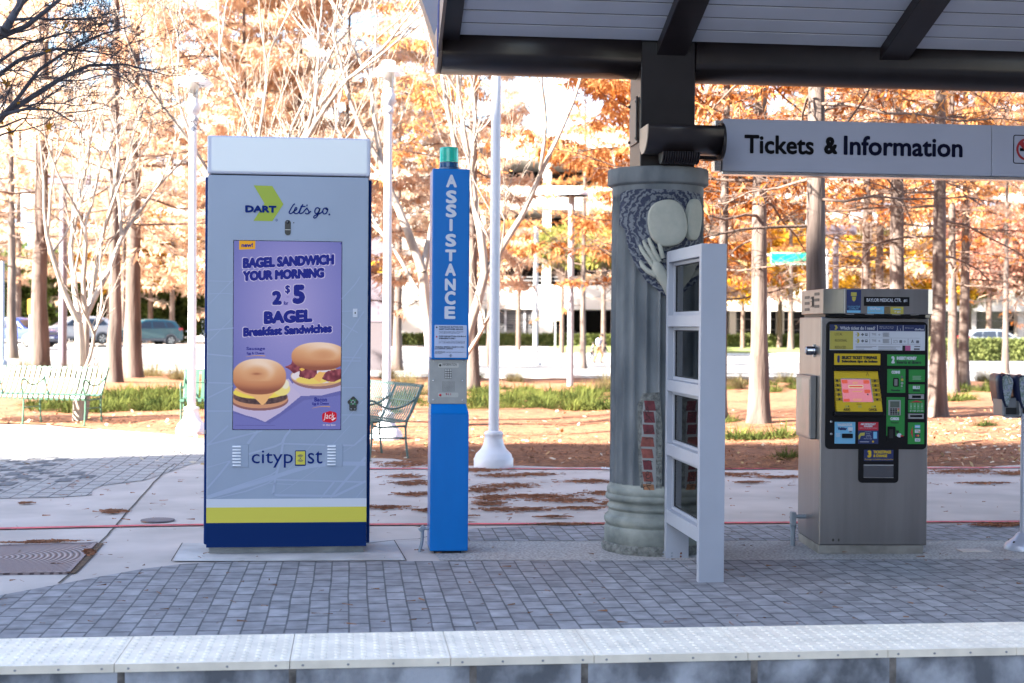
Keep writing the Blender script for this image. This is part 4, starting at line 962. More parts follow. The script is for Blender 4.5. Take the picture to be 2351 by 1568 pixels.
def knob(parent, name, c, r, m):
    mb = MB(); mb.lathe([(r * 1.15, 0), (r * 1.15, .002), (r, .003), (r * .95, .007), (r * .5, .009), (.0003, .0095)], n=18); o = mb.build(name, m, parent); o.rotation_euler = (R(90), 0, 0); o.location = (c[0], yq - .002, c[1])
knob(pi_, 'black_button', T6(233, 762), .0066, M_dark); knob(pe_, 'red_button', T6(231, 1234), .0075, M_redb)
a_, b_ = T6(303, 972), T6(416, 820); mb = MB(); mb.box(a_[0], b_[0], yq - .001, yq, a_[1], b_[1]); kpd = mb.build('keypad', M_seam, cp)
for r_ in range(4):
    for c2 in range(3):
        xa = a_[0] + (b_[0] - a_[0]) * (c2 + .08) / 3; xb = a_[0] + (b_[0] - a_[0]) * (c2 + .92) / 3; za = a_[1] + (b_[1] - a_[1]) * (r_ + .1) / 4; zb_ = a_[1] + (b_[1] - a_[1]) * (r_ + .9) / 4
        MB().box(xa, xb, yq - .004, yq - .001, za, zb_).build('key', M_st2, kpd, .001)
mb = MB()
for r_ in range(9):
    for c2 in range(11):
        q = T6(270 + c2 * 18.5, 1025 + r_ * 18); mb.box(q[0] - .0016, q[0] + .0016, yq - .0006, yq + .001, q[1] - .0013, q[1] + .0013)
mb.build('speaker_holes', M_seam, cp)
for zx in (134, 124, 122): pass
for zx, zy in ((134, 692), (594, 696), (123, 1003), (588, 1007), (121, 1312), (585, 1314)):
    q = T6(zx, zy); mb = MB(); mb.lathe([(.0048, 0), (.0045, .002), (.002, .003), (.0003, .0031)], n=12); o = mb.build('screw', mk('screw_bright', (.8, .8, .82), .15, 1.), cp); o.rotation_euler = (R(90), 0, 0); o.location = (q[0], yq, q[1])
# grey conduit at its foot
M_cond = mk('grey_conduit', (.26, .29, .33), .5, .1)
cx_ = TX(972, 1230)
mb = MB(); mb.tube([(x0 - .0, .12, TZ(1219)), (TX(982, 1219) - .0, .12, TZ(1219))], .011, 10); mb.tube([(TX(986, 1218), .12, TZ(1219)), (cx_ + .01, .12, TZ(1219)), (cx_, .12, TZ(1226)), (cx_, .12, TZ(1240)), (cx_ - .004, .12, TZ(1254)), (cx_ - .02, .11, -.002)], [.010, .010, .011, .011, .011, .011], 12); cdt = mb.build('conduit', M_cond, tw)
mb = MB(); mb.T = Matrix.Translation((cx_ - .004, .12, TZ(1218))) @ Matrix.Rotation(R(-40), 4, 'Y'); mb.box(-.022, .022, -.016, .016, -.012, .012); mb.build('elbow_box', M_cond, cdt, .003)

# ---------------------------------------------------------------- white glazed windscreen
M_wf = mk('white_powdercoat', (.36, .38, .44), .38, var=.03, scale=4., spec=.5)
M_gls = bpy.data.materials.new('clear_glass'); M_gls.use_nodes = True
N, L = M_gls.node_tree.nodes, M_gls.node_tree.links
for n_ in list(N): N.remove(n_)
o_ = N.new('ShaderNodeOutputMaterial'); tr = N.new('ShaderNodeBsdfTransparent'); tr.inputs[0].default_value = (.80, .85, .84, 1); gl = N.new('ShaderNodeBsdfGlossy'); gl.inputs['Roughness'].default_value = .02; gl.inputs[0].default_value = (.8, .8, .8, 1)
fr_ = N.new('ShaderNodeFresnel'); fr_.inputs[0].default_value = 1.5; mx = N.new('ShaderNodeMixShader'); L.new(fr_.outputs[0], mx.inputs[0]); L.new(tr.outputs[0], mx.inputs[1]); L.new(gl.outputs[0], mx.inputs[2]); L.new(mx.outputs[0], o_.inputs[0])
g1 = G(1603.5, 1339); g2 = G(1663, 1339); g3 = G(1517, 1283)
wx0, wx1 = g1.x, g2.x - .0
ws = thing('windscreen', 'narrow white windscreen frame of four stacked glass panes beside the carved column', 'windscreen', (wx0, g1.y, 0))
WW = wx1 - wx0; LY = g3.y - g1.y
Hf = AT(1634, 559, g1.y).z
mb = MB(); mb.box(0, WW, 0, .05, .0, Hf); mb.build('post', M_wf, ws, .003)
mb = MB(); mb.box(0, WW, LY, LY + .05, .0, Hf - .001); rp = mb.build('post', M_wf, ws, .003)
# rails: heights read on the near post edge
def WZ(y): return AT(1604, y, g1.y + .02).z
rails = [(560, 588), (722, 750), (884, 912), (1044, 1074), (1212, 1246)]
rz = [(WZ(b_), WZ(a_)) for a_, b_ in rails]; rz[0] = (rz[0][0], Hf - .0005)
for zb_, zt2 in rz: MB().box(.002, WW - .03, .051, LY - .001, zb_, zt2).build('rail', M_wf, ws, .002)
for (lo_, hi_) in zip(rz[1:], rz[:-1]):
    za, zb_ = lo_[1], hi_[0]; mb = MB()
    f = .022
    mb.box(.035, .075, .052, LY - .002, za + .001, za + f); mb.box(.035, .075, .052, LY - .002, zb_ - f, zb_ - .001); mb.box(.035, .075, .052, .052 + f, za + f, zb_ - f); mb.box(.035, .075, LY - .002 - f, LY - .002, za + f, zb_ - f)
    sf = mb.build('pane_frame', M_wf, ws, .002)
    gk = MB()
    for (ya, yb, zc, zd) in ((.052 + f, .060 + f, za + f, zb_ - f), (LY - .012 - f, LY - .002 - f, za + f, zb_ - f), (.0605 + f, LY - .0125 - f, za + f, za + f + .006), (.0605 + f, LY - .0125 - f, zb_ - f - .006, zb_ - f)): gk.box(.046, .062, ya, yb, zc, zd)
    gk.build('gasket', M_seam, sf)
    MB().box(.050, .058, .052 + f, LY - .002 - f, za + f, zb_ - f).build('glass_pane', M_gls, sf)
for zx, zy in ((520, 1300), (583, 1303), (652, 1306), (518, 1326), (582, 1328), (650, 1330)):
    q = AT((2340 + zx / 1.9125) * .5832, (1500 + zy / 1.9125) * .5832, g3.y); mb = MB(); mb.ball((q.x - wx0, LY - .001, q.z + .008), .0065, 8, 6); mb.build('bolt', M_cond if zx < 640 else mk('rusty_bolt', (.16, .05, .02), .8), ws)
# ---------------------------------------------------------------- ticket machine
MP = 349.0; mg = G(2003, 1273)
tv = thing('ticket_machine', 'stainless steel ticket machine with black front panel of yellow and green fields', 'ticket machine', (mg.x, mg.y, 0), R(-4.5))
def MX(px, py): return (px + .017 * (py - 1272) - 2003) / MP
def MZ(py): return (1273 - py) / MP
def M3(zx, zy): px, py = (3100 + zx / 2.7033) * .5832, (1120 + zy / 2.7033) * .5832; return MX(px, py), MZ(py)
def M4(zx, zy): px, py = (3100 + zx / 2.5283) * .5832, (1600 + zy / 2.5283) * .5832; return MX(px, py), MZ(py)
M_ss = mk('stainless_steel', (.27, .26, .265), .33, .92, var=.10, scale=9., stretch=(1, 1, .08), bump=.0)
M_ss2 = mk('stainless_plinth', (.30, .285, .27), .45, .8, var=.2, scale=8.)
M_pan = mk('machine_black', (.004, .004, .006), .4, spec=.22)
M_yel = mk('machine_yellow', (.56, .38, .004), .4); M_grn = mk('machine_green', (.015, .20, .035), .4); M_lbl = mk('machine_light_blue', (.15, .40, .60), .4); M_nv = mk('machine_navy', (.012, .022, .10), .4)
M_rd = mk('machine_red', (.42, .015, .035), .4); M_wh = mk('machine_white', (.52, .54, .60), .4); M_kx = mk('machine_text_black', (.006, .006, .008), .5); M_dbl = mk('machine_text_navy', (.01, .015, .09), .5); M_dgn = mk('machine_text_green', (.004, .03, .02), .5); M_olive = mk('machine_straw', (.40, .34, .06), .4)
M_pink = mk('machine_screen_pink', (.10, .05, .055), .2, emis=srgb(232, 140, 158), estr=.72 / GAIN); M_peach = mk('machine_screen_orange', (.10, .04, .03), .2, emis=srgb(226, 92, 70), estr=.72 / GAIN); M_cream = mk('machine_screen_cream', (.1, .1, .08), .2, emis=srgb(226, 218, 180), estr=.72 / GAIN)
bl, br_ = MX(1879, 1262), MX(2129, 1255)
MD = .60
zt_b = MZ(729)
mb = MB(); mb.box(bl, br_, 0, MD, MZ(1252), zt_b); body = mb.build('body', M_ss, tv, .008, 2)
mb = MB(); mb.box(bl + .002, br_ - .022, .006, MD - .02, 0, MZ(1252.3)); mb.build('plinth', M_ss2, tv)
# roof housing, wider in front, with cut corners
hl, hr = MX(1893, 700), MX(2140.5, 700); fl, fr2_ = MX(1931, 700), MX(2123, 700)
zh0, zh1 = MZ(722), MZ(664.5)
pl_ = [(hl + .0, MD), (hl, -.0), (fl, -.115), (fr2_, -.115), (hr, -.045), (hr, MD)]
mb = MB(); mb.prism(pl_, 'z', zh0, zh1); hs = mb.build('housing', M_ss, tv, .005, 2, fix=True)
mb = MB(); mb.prism([(hl + .015, MD - .02), (hl + .015, .0), (fl + .01, -.09), (fr2_ - .01, -.09), (hr - .01, -.03), (hr - .01, MD - .02)], 'z', zt_b + .0005, zh0 - .0005); mb.build('housing_seam', M_pan, tv)
M_mesh = mk('vent_mesh', (.06, .06, .065), .5, .6, var=.6, scale=220.)
M_scratch = mk('scratched_mark', (.05, .045, .04), .6)
for zy, k in ((.70, 0), (.46, 1), (.20, 2)):
    for (ya, yb, dz) in ((.10, .23, .05), (.37, .50, -.012)):
        zc_ = zh0 + (zh1 - zh0) * zy + .004 + dz * .3
        mb = MB(); mb.prism(rr(ya, yb, zc_ - .010, zc_ + .010, .0095, 4), 'x', hl - .002, hl + .002); v = mb.build('vent_slot', M_mesh, hs)
mb = MB()
for pts in ([(.33, .105), (.29, .12), (.285, .06), (.33, .05)], [(.30, .11), (.26, .115)], [(.275, .115), (.27, .045)], [(.25, .12), (.245, .05)], [(.335, .085), (.25, .09)]):
    mb.tube([(hl - .001, y, zh0 + z) for y, z in pts], .0028, 4)
mb.build('scratch', M_scratch, hs)
# stickers on the housing front (plane y=-.115 -> seen nearer, so correct for it)
HY = -.1165
def MH(zx, zy):
    x, z = M3(zx, zy); k = (9.36 - .115) / 9.36
    return x * k + (.30 * (1 - k) * 0), (z - 1.48) * k + 1.48 - .0
kx0, kx1 = M3(572, 0)[0], M3(1460, 0)[0]
def MHx(zx): return fl + (zx - 572) / (1460 - 572) * (fr2_ - fl)
def MHz(zy): return zh1 + (zy - 46) / (303 - 46) * (zh0 - zh1)
def plate(parent, name, x0, x1, z0, z1, m, y=-.002, r=0.): 
    mb = MB()
    if r: mb.rrect(x0, x1, z0, z1, r, y, y + .002)
    else: mb.box(x0, x1, y, y + .0018, z0, z1)
    return mb.build(name, m, parent)
np_ = plate(hs, 'name_plate', MHx(778), MHx(1258), MHz(220), MHz(128), M_pan, HY - .002); 
letters(np_, 'BAYLOR MEDICAL CTR.', MHx(805), MHx(1172), MHz(178), MHz(143), HY - .0035, M_wh, .01); letters(np_, '#1', MHx(1196), MHx(1232), MHz(180), MHz(148), HY - .0035, M_wh, .01)
ad_ = plate(hs, 'sticker', MHx(595), MHx(747), MHz(292), MHz(58), M_nv, HY - .002)
plate(ad_, 'sticker_ray', MHx(640), MHx(700), MHz(122), MHz(84), M_olive, HY - .003); letters(ad_, 'UNLEASH YOUR', MHx(606), MHx(735), MHz(238), MHz(220), HY - .004, M_lbl, .0); letters(ad_, 'COMMUTE', MHx(620), MHx(720), MHz(260), MHz(243), HY - .004, M_lbl, .0); plate(ad_, 'sticker_strip', MHx(600), MHx(743), MHz(290), MHz(266), M_lbl, HY - .003)
MB().add([(MHx(a), HY - .0031, MHz(b)) for a, b in ((650, 128), (695, 128), (690, 160), (672, 178), (652, 160))], [(0, 1, 2, 3, 4)]).build('sticker_ring', M_olive, ad_)
gp = plate(hs, 'sticker', MHx(815), MHx(990), MHz(298), MHz(226), M_lbl, HY - .002); letters(gp, 'GoPass', MHx(842), MHx(950), MHz(258), MHz(230), HY - .0035, M_wh, .02, shear=.2); letters(gp, 'BUS RAIL TICKETS', MHx(822), MHx(975), MHz(282), MHz(266), HY - .0035, M_olive, 0.)
gy_ = plate(hs, 'sticker', MHx(1060), MHx(1197), MHz(300), MHz(226), M_olive, HY - .002); plate(gy_, 'sticker_strip', MHx(1090), MHx(1168), MHz(258), MHz(246), M_lbl, HY - .003); letters(gy_, '> go', MHx(1100), MHx(1165), MHz(292), MHz(268), HY - .0035, M_wh, .02)
MB().add([(MHx(a), HY - .002, MHz(b)) for a, b in ((1000, 228), (1050, 228), (1056, 298), (992, 298))], [(0, 1, 2, 3)]).build('sticker_hand', mk('sticker_brown', (.14, .10, .04), .5), hs)
for zx in (640, 845, 1130, 1325): plate(hs, 'under_lamp', MHx(zx - 45), MHx(zx + 45), zh0 - .004, zh0 - .001, M_wh, -.10)
# black front panel with its lower tab
p0, p1 = M3(425, 385), M3(1510, 400); q0, q1 = M4(375, 425), M4(1393, 425); t0, t1 = M4(705, 760), M4(1108, 760)
pxl, pxr = (p0[0] + q0[0]) / 2, (p1[0] + q1[0]) / 2; ptop, pbot = MZ(739), MZ(1031); tbot = MZ(1108)
mb = MB(); mb.rrect(pxl, pxr, pbot, ptop, .03, -.010, .002); pnl = mb.build('front_panel', M_pan, tv, .003)
mb = MB(); mb.rrect(t0[0], t1[0], tbot, pbot + .06, .025, -.0095, .001); tab = mb.build('ticket_tray', M_pan, tv, .003)
PY = -.011
def pz(parent, name, a, b, m, f=M3, y=PY, r=0., t=.0018):
    A, B = f(*a), f(*b); x0, x1 = min(A[0], B[0]), max(A[0], B[0]); z0, z1 = min(A[1], B[1]), max(A[1], B[1])
    mb = MB()
    if r: mb.rrect(x0, x1, z0, z1, r, y - t, y + .0005)
    else: mb.box(x0, x1, y - t, y + .0005, z0, z1)
    return mb.build(name, m, parent)
def pt(parent, s, a, b, m, f=M3, y=PY - .003, bold=.02, shear=0.):
    A, B = f(*a), f(*b); x0, x1 = min(A[0], B[0]), max(A[0], B[0]); z0, z1 = min(A[1], B[1]), max(A[1], B[1])
    return letters(parent, s, x0, x1, z0, z1, y, m, bold, shear=shear)
# ticket guide at the top
gd = pz(pnl, 'ticket_guide', (460, 428), (1475, 700), M_wh)
pz(gd, 'header_strip', (460, 428), (1475, 496), M_nv, y=PY - .002)
yl = pz(gd, 'guide_column', (460, 498), (705, 694), M_olive, y=PY - .002)
pt(gd, 'Which ticket do I need?', (567, 484), (942, 448), M_wh, y=PY - .0055, bold=.01)
MB().add([(M3(a, b)[0], PY - .005, M3(a, b)[1]) for a, b in ((507, 437), (528, 437), (543, 461), (528, 486), (507, 486), (520, 461))], [(0, 1, 2, 3, 4, 5)]).build('chevron', M_olive, gd)
pt(gd, 'Children under 5 ride free', (988, 456), (1140, 446), M_wh, y=PY - .0055, bold=0); pt(gd, 'with adult riders only', (988, 474), (1135, 464), M_wh, y=PY - .0055, bold=0); pt(gd, 'Buy here or on', (1262, 468), (1355, 456), M_wh, y=PY - .0055, bold=0); pt(gd, 'GoPass', (1366, 486), (1465, 464), M_wh, y=PY - .0055, bold=.02, shear=.2)
for zx in (965, 1240): pz(gd, 'divider', (zx, 434), (zx + 4, 492), M_wh, y=PY - .004)
def walker(zx, zy, s_): 
    c = M3(zx, zy); mb = MB(); mb.tube([(c[0], PY - .005, c[1] + .012 * s_), (c[0], PY - .005, c[1])], .0022 * s_, 5); mb.ball((c[0], PY - .005, c[1] + .018 * s_), .003 * s_, 6, 4); mb.tube([(c[0] - .006 * s_, PY - .005, c[1] - .014 * s_), (c[0], PY - .005, c[1]), (c[0] + .006 * s_, PY - .005, c[1] - .014 * s_)], .0018 * s_, 5); mb.build('walker_symbol', M_wh, gd)
walker(1180, 472, .9); walker(1212, 480, .5)
for s_, ya, yb, xb in (('LOCAL', 545, 518, 592), ('REGIONAL', 611, 584, 641), ('REDUCED', 683, 656, 628)): pt(gd, s_, (510, ya), (xb, yb), M_kx, y=PY - .0055, bold=.0)
M_gry = mk('guide_grey_text', (.10, .10, .12), .5)
for zy in (534, 602):
    MB().add([(M3(a, zy + b)[0], PY - .003, M3(a, zy + b)[1]) for a, b in ((744, -22), (765, -22), (777, 0), (765, 22), (744, 22), (757, 0))], [(0, 1, 2, 3, 4, 5)]).build('chevron', M_olive, gd)
    pt(gd, 'DART', (732, zy + 8), (760, zy - 4), M_gry, y=PY - .004, bold=0)
    MB().add([(M3(808 + a, zy + b)[0], PY - .003, M3(808 + a, zy + b)[1]) for a, b in ((-18, 0), (0, -17), (18, 0), (0, 17))], [(0, 1, 2, 3)]).build('route_symbol', M_gry, gd)
    pz(gd, 'bus_symbol', (835, zy - 15), (862, zy + 14), M_gry, y=PY - .002, r=.003); pz(gd, 'bus_window', (839, zy - 9), (858, zy - 1), M_wh, y=PY - .0035)
    pt(gd, 'TRE', (905, zy + 8), (955, zy - 16), M_gry, y=PY - .003, bold=.0)
    disc(gd, 'round_symbol', M3(988, zy), .0055, M_gry, PY - .002); disc(gd, 'round_symbol_core', M3(988, zy), .0032, M_wh, PY - .0035)
    for k in range(5): pz(gd, 'fine_print', (1024, zy - 20 + k * 9), (1095 - 7 * (k % 2), zy - 16 + k * 9), M_gry, y=PY - .002)
    pz(gd, 'divider', (884, zy - 24), (886, zy + 26), M_gry, y=PY - .002)
for zx in (1115, 1294): pz(gd, 'divider', (zx, 574), (zx + 2, 632), M_gry, y=PY - .002)
for zy in (568, 636): pz(gd, 'divider', (725, zy), (1430, zy + 1.5), M_gry, y=PY - .002)
pt(gd, 'DCTA', (1137, 622), (1187, 590), M_gry, y=PY - .003, bold=0.); pz(gd, 'bus_symbol', (1202, 590), (1230, 620), M_gry, y=PY - .002, r=.003); disc(gd, 'round_symbol', M3(1260, 605), .006, M_gry, PY - .002); disc(gd, 'round_symbol_core', M3(1260, 605), .0035, M_wh, PY - .0035)
MB().add([(M3(a, b)[0], PY - .003, M3(a, b)[1]) for a, b in ((1340, 585), (1346, 585), (1356, 618), (1346, 618), (1343, 600), (1338, 618), (1326, 618))], [(0, 1, 2, 3, 4, 5, 6)]).build('route_symbol', M_gry, gd); pz(gd, 'bus_symbol', (1382, 592), (1412, 622), M_gry, y=PY - .002, r=.003)
for k, (a, b, c) in enumerate(((735, 955, 657), (735, 910, 670), (735, 825, 687), (975, 1210, 660), (975, 1165, 673), (975, 1180, 690))): pz(gd, 'fine_print', (a, c), (b, c + 4), M_gry, y=PY - .002)
pz(gd, 'card_picture', (1234, 648), (1264, 702), M_kx, y=PY - .002); pz(gd, 'card_picture', (1264, 648), (1320, 702), mk('guide_pink', (.42, .10, .22), .5), y=PY - .002); pz(gd, 'fine_print', (1362, 652), (1424, 662), M_gry, y=PY - .002); pz(gd, 'fine_print', (1358, 676), (1418, 694), M_gry, y=PY - .002)
# step 1 and 2 headings
h1 = pz(pnl, 'heading_plate', (505, 738), (996, 858), M_yel); pt(h1, '1', (536, 833), (563, 758), M_dbl, bold=.05); pt(h1, 'SELECT TICKET TYPE/PASS', (582, 797), (964, 762), M_kx, bold=.05); pt(h1, 'Selecciona tipo de boleto', (582, 840), (968, 803), M_kx, bold=.05)
h2_ = pz(pnl, 'heading_plate', (1073, 744), (1474, 862), M_grn); pt(h2_, '2', (1112, 838), (1152, 760), M_wh, bold=.06); pt(h2_, 'INSERT MONEY', (1172, 800), (1386, 764), M_wh, bold=.04); pt(h2_, 'Inserta el dinero', (1172, 842), (1436, 806), M_dgn, bold=.03)
# tilted screen console
cs = [M3(*p) for p in ((500, 922), (968, 922), (998, 1348), (510, 1348))]
mb = MB(); bot, top = -.055, -.012
vs = [(cs[0][0], top, cs[0][1]), (cs[1][0], top, cs[1][1]), (cs[2][0], bot, cs[2][1]), (cs[3][0], bot, cs[3][1])]
vs2 = [(x, -.005, z) for x, y, z in vs]
mb.add(vs + vs2, [(0, 3, 2, 1), (0, 1, 5, 4), (1, 2, 6, 5), (2, 3, 7, 6), (3, 0, 4, 7)]); con = mb.build('screen_console', M_yel, pnl)
mb = MB(); a_, b_ = M3(485, 1395), M3(1018, 1350); mb.box(a_[0], b_[0], -.062, -.004, a_[1], b_[1] - .0); mb.build('console_lip', M_pan, pnl, .006)
a_, b_ = M3(496, 920), M3(985, 880); mb = MB(); mb.box(a_[0], b_[0], -.03, -.004, a_[1], b_[1]); mb.build('console_hood', M_pan, pnl, .006)
def cy(z): return top + (bot - top) * (cs[0][1] - z) / (cs[0][1] - cs[2][1])
def cpoly(name, pts, m, off=.002, parent=None): 
    q = [M3(*p) for p in pts]; return MB().add([(x, cy(z) - off, z) for x, z in q], [tuple(range(len(q)))]).build(name, m, parent or con)
cpoly('screen_surround', [(566, 1000), (886, 1000), (908, 1248), (580, 1248)], M_st2, .0015)
scn = cpoly('screen', [(570, 1010), (874, 1010), (900, 1246), (582, 1246)], M_pink, .003)
for pts in ([(572, 1016), (636, 1016), (638, 1052), (585, 1054), (574, 1036)], [(806, 1016), (862, 1016), (872, 1034), (864, 1054), (808, 1054)], [(580, 1116), (642, 1116), (644, 1152), (592, 1152), (580, 1136)], [(812, 1116), (870, 1116), (880, 1136), (868, 1152), (814, 1154)], [(584, 1216), (650, 1213), (652, 1244), (584, 1244)]): cpoly('screen_key', pts, M_peach, .0045, scn)
cpoly('screen_line', [(645, 1070), (802, 1068), (804, 1102), (646, 1102)], M_cream, .0045, scn); cpoly('screen_line', [(652, 1078), (795, 1076), (796, 1094), (653, 1094)], M_peach, .006, scn)
for a, b, c in ((692, 748, 1035), (692, 745, 1048), (684, 790, 1134), (684, 782, 1214), (690, 775, 1228)): cpoly('screen_line', [(a, c), (b, c - 1), (b, c + 6), (a, c + 7)], mk('machine_screen_gold', (.1, .06, .03), .3, emis=srgb(225, 170, 110), estr=.72 / GAIN), .0045, scn)
q = M3(848, 1167); mb = MB(); mb.ball((q[0], cy(q[1]) - .002, q[1]), .006, 8, 6); mb.build('scorch_mark', M_gry, scn)
for i, zy in enumerate((1023, 1073, 1121, 1170, 1219)):
    cpoly('key_strip', [(500, zy - 18), (566 + i * 3, zy - 18), (568 + i * 3, zy + 18), (502, zy + 18)], mk('console_ochre', (.30, .19, .004), .4), .0012); cpoly('key_strip', [(893 + i * 4, zy - 18), (976 + i * 4, zy - 18), (980 + i * 4, zy + 18), (896 + i * 4, zy + 18)], MATS['console_ochre'], .0012)
    for zx in (528 + i * 4, 930 + i * 4):
        q = M3(zx, zy); mb = MB(); mb.lathe([(.0072, 0), (.007, .004), (.004, .006), (.0003, .0062)], n=14); o = mb.build('button', M_dark, con); o.rotation_euler = (R(80), 0, 0); o.location = (q[0], cy(q[1]) - .001, q[1])
def ct(s, a, b, m, bold=.02):
    A, B = M3(*a), M3(*b); z0, z1 = min(A[1], B[1]), max(A[1], B[1]); letters(con, s, A[0], B[0], z0, z1, cy(z0) - .003, m, bold)
ct('AUDIO', (580, 1338), (652, 1312), M_kx); ct('CANCEL', (848, 1338), (938, 1312), M_kx); ct('LANGUAGE', (722, 1276), (775, 1264), M_kx, 0.); ct('-€05', (508, 970), (550, 950), MATS['console_ochre'], .0) if False else None
for pts in ([(598, 1285), (640, 1282), (641, 1306), (600, 1306)], [(735, 1284), (775, 1282), (776, 1306), (737, 1306)], [(878, 1285), (925, 1282), (926, 1306), (880, 1306)]): cpoly('function_key', pts, M_olive, .004)
for pts in ([(628, 1290), (641, 1284), (640, 1304)], [(906, 1288), (926, 1284), (922, 1302)]): cpoly('key_symbol', pts, M_kx, .0055)
cpoly('headphone_symbol', [(850, 930), (860, 930), (862, 948), (874, 966), (866, 970), (856, 952), (846, 970), (838, 966), (850, 946)], MATS['console_ochre'], .003)
# coins, bills, cards
co = pz(pnl, 'coin_plate', (1072, 898), (1262, 1150), M_grn); pt(co, 'COINS', (1114, 948), (1208, 914), M_wh, bold=.05); pt(co, 'Monedas', (1108, 1134), (1206, 1112), M_dgn, bold=.04)
pz(co, 'coin_slot', (1132, 992), (1190, 1084), M_pan, y=PY - .002, r=.006, t=.004); pz(co, 'slot_insert', (1144, 1004), (1176, 1074), mk('slot_grey', (.18, .18, .19), .4, .3), y=PY - .006); 
for zx, zy, r_, m in ((1226, 980, .0075, M_gry), (1228, 1012, .0085, M_olive), (1227, 1048, .0085, M_st2), (1224, 1078, .006, M_st2), (1222, 1102, .005, M_gry)): disc(co, 'coin_picture', M3(zx, zy), r_, m, PY - .002 - .0004 * (zy % 7))
ip = pz(pnl, 'info_plate', (1302, 902), (1472, 1032), M_grn); 
for k in range(5): pz(ip, 'fine_print', (1340 + 3 * (k % 2), 970 + k * 9), (1434 - 5 * (k % 3), 974 + k * 9), mk('pale_green_print', (.25, .40, .28), .5), y=PY - .002)
bi = pz(pnl, 'bill_plate', (1298, 1060), (1468, 1156), M_grn); pt(bi, 'BILLS', (1342, 1108), (1420, 1074), M_wh, bold=.05); pt(bi, 'Billetes', (1344, 1136), (1420, 1112), M_dgn, bold=.03)
bs = pz(pnl, 'bill_slot', (1296, 1164), (1458, 1214), M_st2, t=.010); pz(bs, 'slot_mouth', (1330, 1176), (1424, 1204), M_pan, y=PY - .010, t=.002); 
bp_ = pz(pnl, 'bill_picture_plate', (1294, 1224), (1464, 1358), M_grn); A = [M3(*p) for p in ((1308, 1250), (1384, 1230), (1450, 1250))]; MB().add([(x, PY - .003, z) for x, z in A], [(0, 1, 2)]).build('red_arrow', M_rd, bp_)
for k, s_ in enumerate(('$1', '$5', '$10', '$20')):
    zx = 1310 + k * 39; pz(bp_, 'bill_picture', (zx, 1258), (zx + 24, 1326), mk('bill_grey_green', (.10, .30, .14), .5), y=PY - .002); pt(bp_, s_, (zx - 2, 1350), (zx + 26, 1334), M_wh, bold=.01); disc(bp_, 'bill_portrait', M3(zx + 12, 1292), .0045, MATS['pale_green_print'], PY - .004)
bt = pz(pnl, 'bill_tray', (1290, 1370), (1452, 1424), M_st2, t=.012); pz(bt, 'tray_mouth', (1306, 1384), (1436, 1406), M_pan, y=PY - .012, t=.002)
cd_ = pz(pnl, 'card_plate', (1062, 1196), (1250, 1418 + 190), M_grn)
cardtop = M3(1062, 1196); cb = M4(988, 362)
pp = pz(cd_, 'pin_pad', (1080, 1226), (1208, 1390), M_st2, y=PY - .002, r=.005, t=.006); pz(pp, 'pin_display', (1096, 1240), (1194, 1306), mk('lcd_grey', (.09, .11, .09), .3), y=PY - .0085)
for r_ in range(4):
    for c2 in range(4):
        m = M_kx if c2 < 3 else (M_rd, M_yel, M_grn, M_kx)[r_]
        pz(pp, 'key', (1096 + c2 * 26, 1314 + r_ * 18), (1116 + c2 * 26, 1328 + r_ * 18), m, y=PY - .0085, t=.002)
pt(cd_, 'CARDS', (1028, 134), (1116, 104), M_wh, M4, bold=.05); pt(cd_, 'Tarjetas', (1032, 170), (1110, 150), M_dgn, M4, bold=.03)
pz(cd_, 'card_reader', (998, 196), (1072, 340), M_pan, M4, PY - .002, .006, .014); pz(cd_, 'reader_slot', (1012, 226), (1048, 312), M_dark, M4, PY - .016)
pz(cd_, 'card_symbol', (1086, 236), (1114, 262), M_kx, M4, PY - .002); MB().add([(M4(*p)[0], PY - .003, M4(*p)[1]) for p in ((1090, 280), (1110, 262), (1136, 268), (1138, 296), (1120, 306), (1096, 296))], [tuple(range(6))]).build('hand_symbol', M_wh, cd_); pz(cd_, 'red_stripe', (1128, 284), (1156, 296), M_rd, M4, PY - .0035)
pc = pz(pnl, 'payment_plate', (1206, 156), (1366, 370), M_grn, M4); MB().add([(M4(*p)[0], PY - .003, M4(*p)[1]) for p in ((1232, 254), (1250, 196), (1252, 312))], [(0, 1, 2)]).build('red_arrow', M_rd, pc)
l1 = pz(pc, 'card_logo', (1274, 180), (1326, 212), M_lbl, M4, PY - .002); pz(l1, 'logo_band', (1280, 190), (1320, 202), M_wh, M4, PY - .0035)
l2 = pz(pc, 'card_logo', (1274, 226), (1326, 258), M_wh, M4, PY - .002); MB().add([(M4(*p)[0], PY - .004, M4(*p)[1]) for p in ((1300, 252), (1324, 240), (1324, 256))], [(0, 1, 2)]).build('logo_corner', M_peach if False else mk('logo_orange', (.55, .20, .02), .5), l2); pz(l2, 'logo_band', (1280, 236), (1314, 242), M_gry, M4, PY - .0035)
l3 = pz(pc, 'card_logo', (1274, 270), (1326, 302), M_nv, M4, PY - .002); disc(l3, 'logo_disc', M4(1292, 286), .0066, M_rd, PY - .0035); disc(l3, 'logo_disc', M4(1307, 286), .0066, mk('logo_amber', (.60, .30, .02), .5), PY - .0039)
l4 = pz(pc, 'card_logo', (1274, 314), (1326, 344), M_wh, M4, PY - .002); pt(l4, 'VISA', (1280, 338), (1320, 320), M_dbl, M4, bold=.03, shear=.2)
